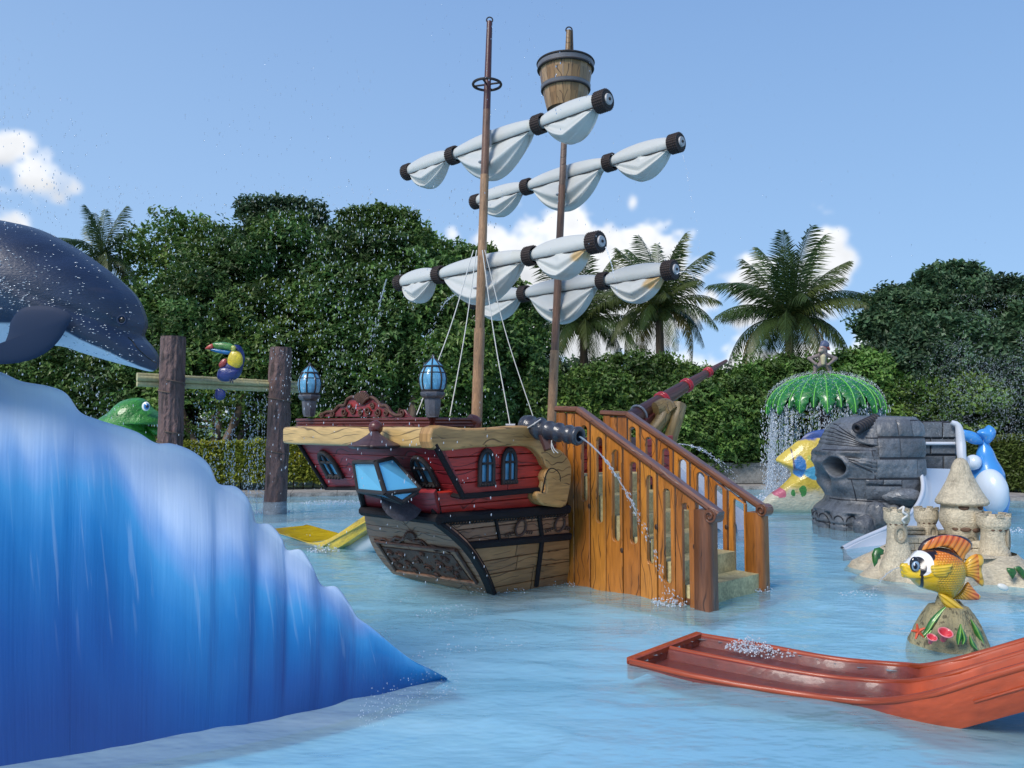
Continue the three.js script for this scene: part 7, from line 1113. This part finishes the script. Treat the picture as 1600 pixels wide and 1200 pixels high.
const mGlassJet = M({ color: rgb(.85, .90, .95), roughness: .08, transmission: .7, thickness: 0, ior: 1.33 });
jet(W(905, 682, 7.12), G(1052, 946), .26, .0085, .62, 'stream of water arching from the cannon down past the stairs', 130, .03);
jet(W(1405, 887, 5.86), W(1358, 935, 5.5), .045, .004, .7, 'thin stream of water from the mouth of the orange fish', 40, .010);
jet(W(604, 436, 10.2), W(578, 560, 10.6), .10, .009, .45, 'stream of water from the left end of the lowest left yard', 90, .05);
jet(W(722, 459, 11.1), W(650, 590, 11.6), .34, .009, .45, 'stream of water falling in front of the dark trees behind the left mast', 90, .05);
jet(W(946, 386, 7.72), W(972, 500, 7.5), .10, .006, .5, 'thin water stream from the right end of the lower left-mast yard', 30, .012);
jet(W(1057, 428, 8.6), W(1140, 560, 8.4), .32, .006, .4, 'thin water stream from the right end of the lower right-mast yard', 40, .03);
jet(W(1067, 242, 8.55), W(1104, 470, 8.3), .15, .005, .08, 'string of drops falling from the upper yard end into the sky', 70, .02);
jet(W(1060, 694, 10.6), W(1150, 750, 10.2), .12, .009, .6, 'stream of water behind the far stair railing beside the shrub', 120, .035);
{ // rain of drops over the left of the pool, thickest before the trees
  const L = [], S = [];
  for (let i = 0; i < 8000; i++) { const x = rr(-60, 900), y = 290 + 620 * rnd(), d = rr(5.2, 14), k = fbm(x * .006, y * .004 + 3, 3); if (rnd() > sstep(.28, .62, k) * sstep(900, 620, x) * (y > 760 ? .5 : 1)) continue; const p = W(x, y, d); if (p.y < .05) continue; L.push([p, rr(.0018, .0046) * (.5 + d * .07), V3(.06 + rr(-.05, .05), 1, 0)]); }
  tag(drops('falling_drops', L, mDrop), 'bright drops of spray falling in front of the left trees', 'water drops');
  for (let i = 0; i < 1100; i++) { const x = Math.pow(rnd(), 1.5) * 900 - 20, y = rr(0, 360), d = rr(2.2, 6); if (fbm(x * .008, y * .008, 3) < .42) continue; S.push([W(x, y, d), rr(.0005, .0012) * d * .55]); }
  for (let i = 0; i < 160; i++) { const x = rr(900, 1560), y = rr(30, 420), d = rr(3, 7); S.push([W(x, y, d), rr(.0004, .0009) * d * .5]); }
  tag(drops('flying_drops', S, mGlass), 'fine dark specks of spray flying against the sky', 'water drops');
  const B = []; for (let i = 0; i < 46; i++) { const s = Math.pow(rnd(), .8), a = W(lerp(296, 416, s), 606 + s * 5, lerp(13.75, 14.75, s)), n = 30; for (let j = 0; j < n; j++) { const f = Math.pow(rnd(), .75); B.push([V3(a.x + rr(-.02, .02), lerp(a.y, .05, f), a.z + rr(-.03, .03)), rr(.0035, .007), V3(0, 1, 0)]); } }
  tag(drops('dripping_curtain', B, mDrop), 'thin curtain of drips below the bamboo poles', 'water curtain');
  // curtain of the leaf umbrella
  const U = [], c = W(1288, 640, 16.2), R = 87 / F_PX * 16.2; const cols = Array.from({ length: 120 }, () => [rr(0, 6.2832), rnd()]);
  for (let i = 0; i < 16000; i++) { const q = cols[Math.floor(rnd() * cols.length)], left = Math.cos(q[0]) < -.1; let a = q[0] + rr(-.03, .03), f = Math.pow(rnd(), .85), r = R * (.90 + .16 * f * rnd() + .02 * q[1]); if (rnd() < .3) { a = rr(0, 6.28); r = R * rr(.82, 1.12); } U.push([V3(c.x + Math.cos(a) * r, lerp(c.y + .12, .02, f), c.z + Math.sin(a) * r * .98), rr(.0035, .0085) * (rnd() < .1 ? 1.5 : 1), V3(0, 1, 0)]); }
  for (let i = 0; i < 2200; i++) { const a = rr(0, 6.28), r = R * Math.pow(rnd(), .4); U.push([V3(c.x + Math.cos(a) * r * 1.02, lerp(c.y, W(1288, 588, 16.2).y, Math.sqrt(Math.max(0, 1 - Math.pow(r / R, 2.2)))) + rr(.06, .12), c.z + Math.sin(a) * r), rr(.002, .005)]); }
  tag(drops('umbrella_curtain', U, mDrop), 'curtain of water drops falling round the leaf umbrella', 'water curtain');
  const Mi = []; for (let i = 0; i < 16000; i++) { const x = 1660 - Math.pow(rnd(), 1.2) * 260, y = rr(460, 690); if (rnd() > sstep(.25, .6, fbm(x * .012, y * .01, 3)) * sstep(1400, 1560, x + (y - 560) * .3)) continue; Mi.push([W(x, y, rr(12, 19)), rr(.0014, .0032)]); }
  tag(drops('spray_mist', Mi, mDrop), 'fine mist of spray before the right-hand tree', 'water mist');
  // splashes and foam on the water
  const K = [], burst = (x, y, n, w, h, r) => { const p = G(x, y); for (let i = 0; i < n; i++) { const a = rr(0, 6.28), q = Math.sqrt(rnd()), hh = h * Math.pow(rnd(), 2) * (1.2 - q); K.push([V3(p.x + Math.cos(a) * w * q, .012 + hh + waterAt(p.x, p.z), p.z + Math.sin(a) * w * q * .7), r * rr(.4, 1.2)]); } };
  burst(1046, 947, 130, .16, .16, .008); burst(1170, 1017, 260, .17, .10, .007); burst(1200, 1024, 120, .2, .04, .006); burst(1186, 924, 60, .14, .06, .007); burst(505, 862, 80, .22, .10, .010); burst(420, 800, 160, .4, .08, .012); burst(520, 786, 240, .7, .06, .013); burst(700, 960, 60, .3, .12, .006); burst(800, 925, 40, .2, .08, .006); burst(880, 915, 30, .15, .06, .006); burst(1440, 990, 30, .2, .03, .005); burst(1340, 930, 40, .2, .03, .006); burst(1600, 830, 80, .3, .08, .012);
  for (const [x, y] of [[640, 940], [690, 985], [740, 930], [610, 1000], [720, 1020], [760, 1000], [670, 1030], [800, 1010], [1130, 930], [1250, 900], [1010, 985]]) burst(x, y, 14, .12, .12, .005);
  for (let i = 0; i < 300; i++) { const s = rnd(), x = lerp(560, 720, s), y = lerp(1128, 1058, s) + rr(-14, 26); const p = G(x, y); K.push([V3(p.x, .015 + .12 * Math.pow(rnd(), 3), p.z), rr(.001, .0032)]); }
  for (let i = 0; i < 2600; i++) { const a = rr(0, 6.28), r = R * (1 + .28 * (rnd() + rnd() - 1)); K.push([V3(c.x + Math.cos(a) * r, .01 + .14 * Math.pow(rnd(), 3), c.z + Math.sin(a) * r), rr(.010, .03)]); }
  tag(drops('splash', K, mDrop, beadGeo), 'white splashes and foam where streams hit the pool', 'splash');
}
{ // beads of water on the dolphin
  const t = scene.children.find(o => o.name === 'dolphin_sculpture'), b = t.children.find(o => o.name === 'body'), p = b.geometry.attributes.position, n = b.geometry.attributes.normal, L = [];
  for (let i = 0; i < 30000 && L.length < 900; i++) { const k = Math.floor(rnd() * p.count / 3) * 3; const a = V3().fromBufferAttribute(p, k), c = V3().fromBufferAttribute(p, k + 1), d = V3().fromBufferAttribute(p, k + 2), u = rnd(), v = rnd() * (1 - u), q = a.clone().multiplyScalar(1 - u - v).addScaledVector(c, u).addScaledVector(d, v).add(t.position), nn = V3().fromBufferAttribute(n, k); if (nn.z < .15 || q.y < 1.85) continue; L.push([q.addScaledVector(nn, .002), rr(.0009, .0026) * (rnd() < .08 ? 1.6 : 1), V3(1, rr(-.3, .2), 0)]); }
  drops('water_beads', L, mDrop, dropGeo, b);
}
renderer.render(scene, camera);
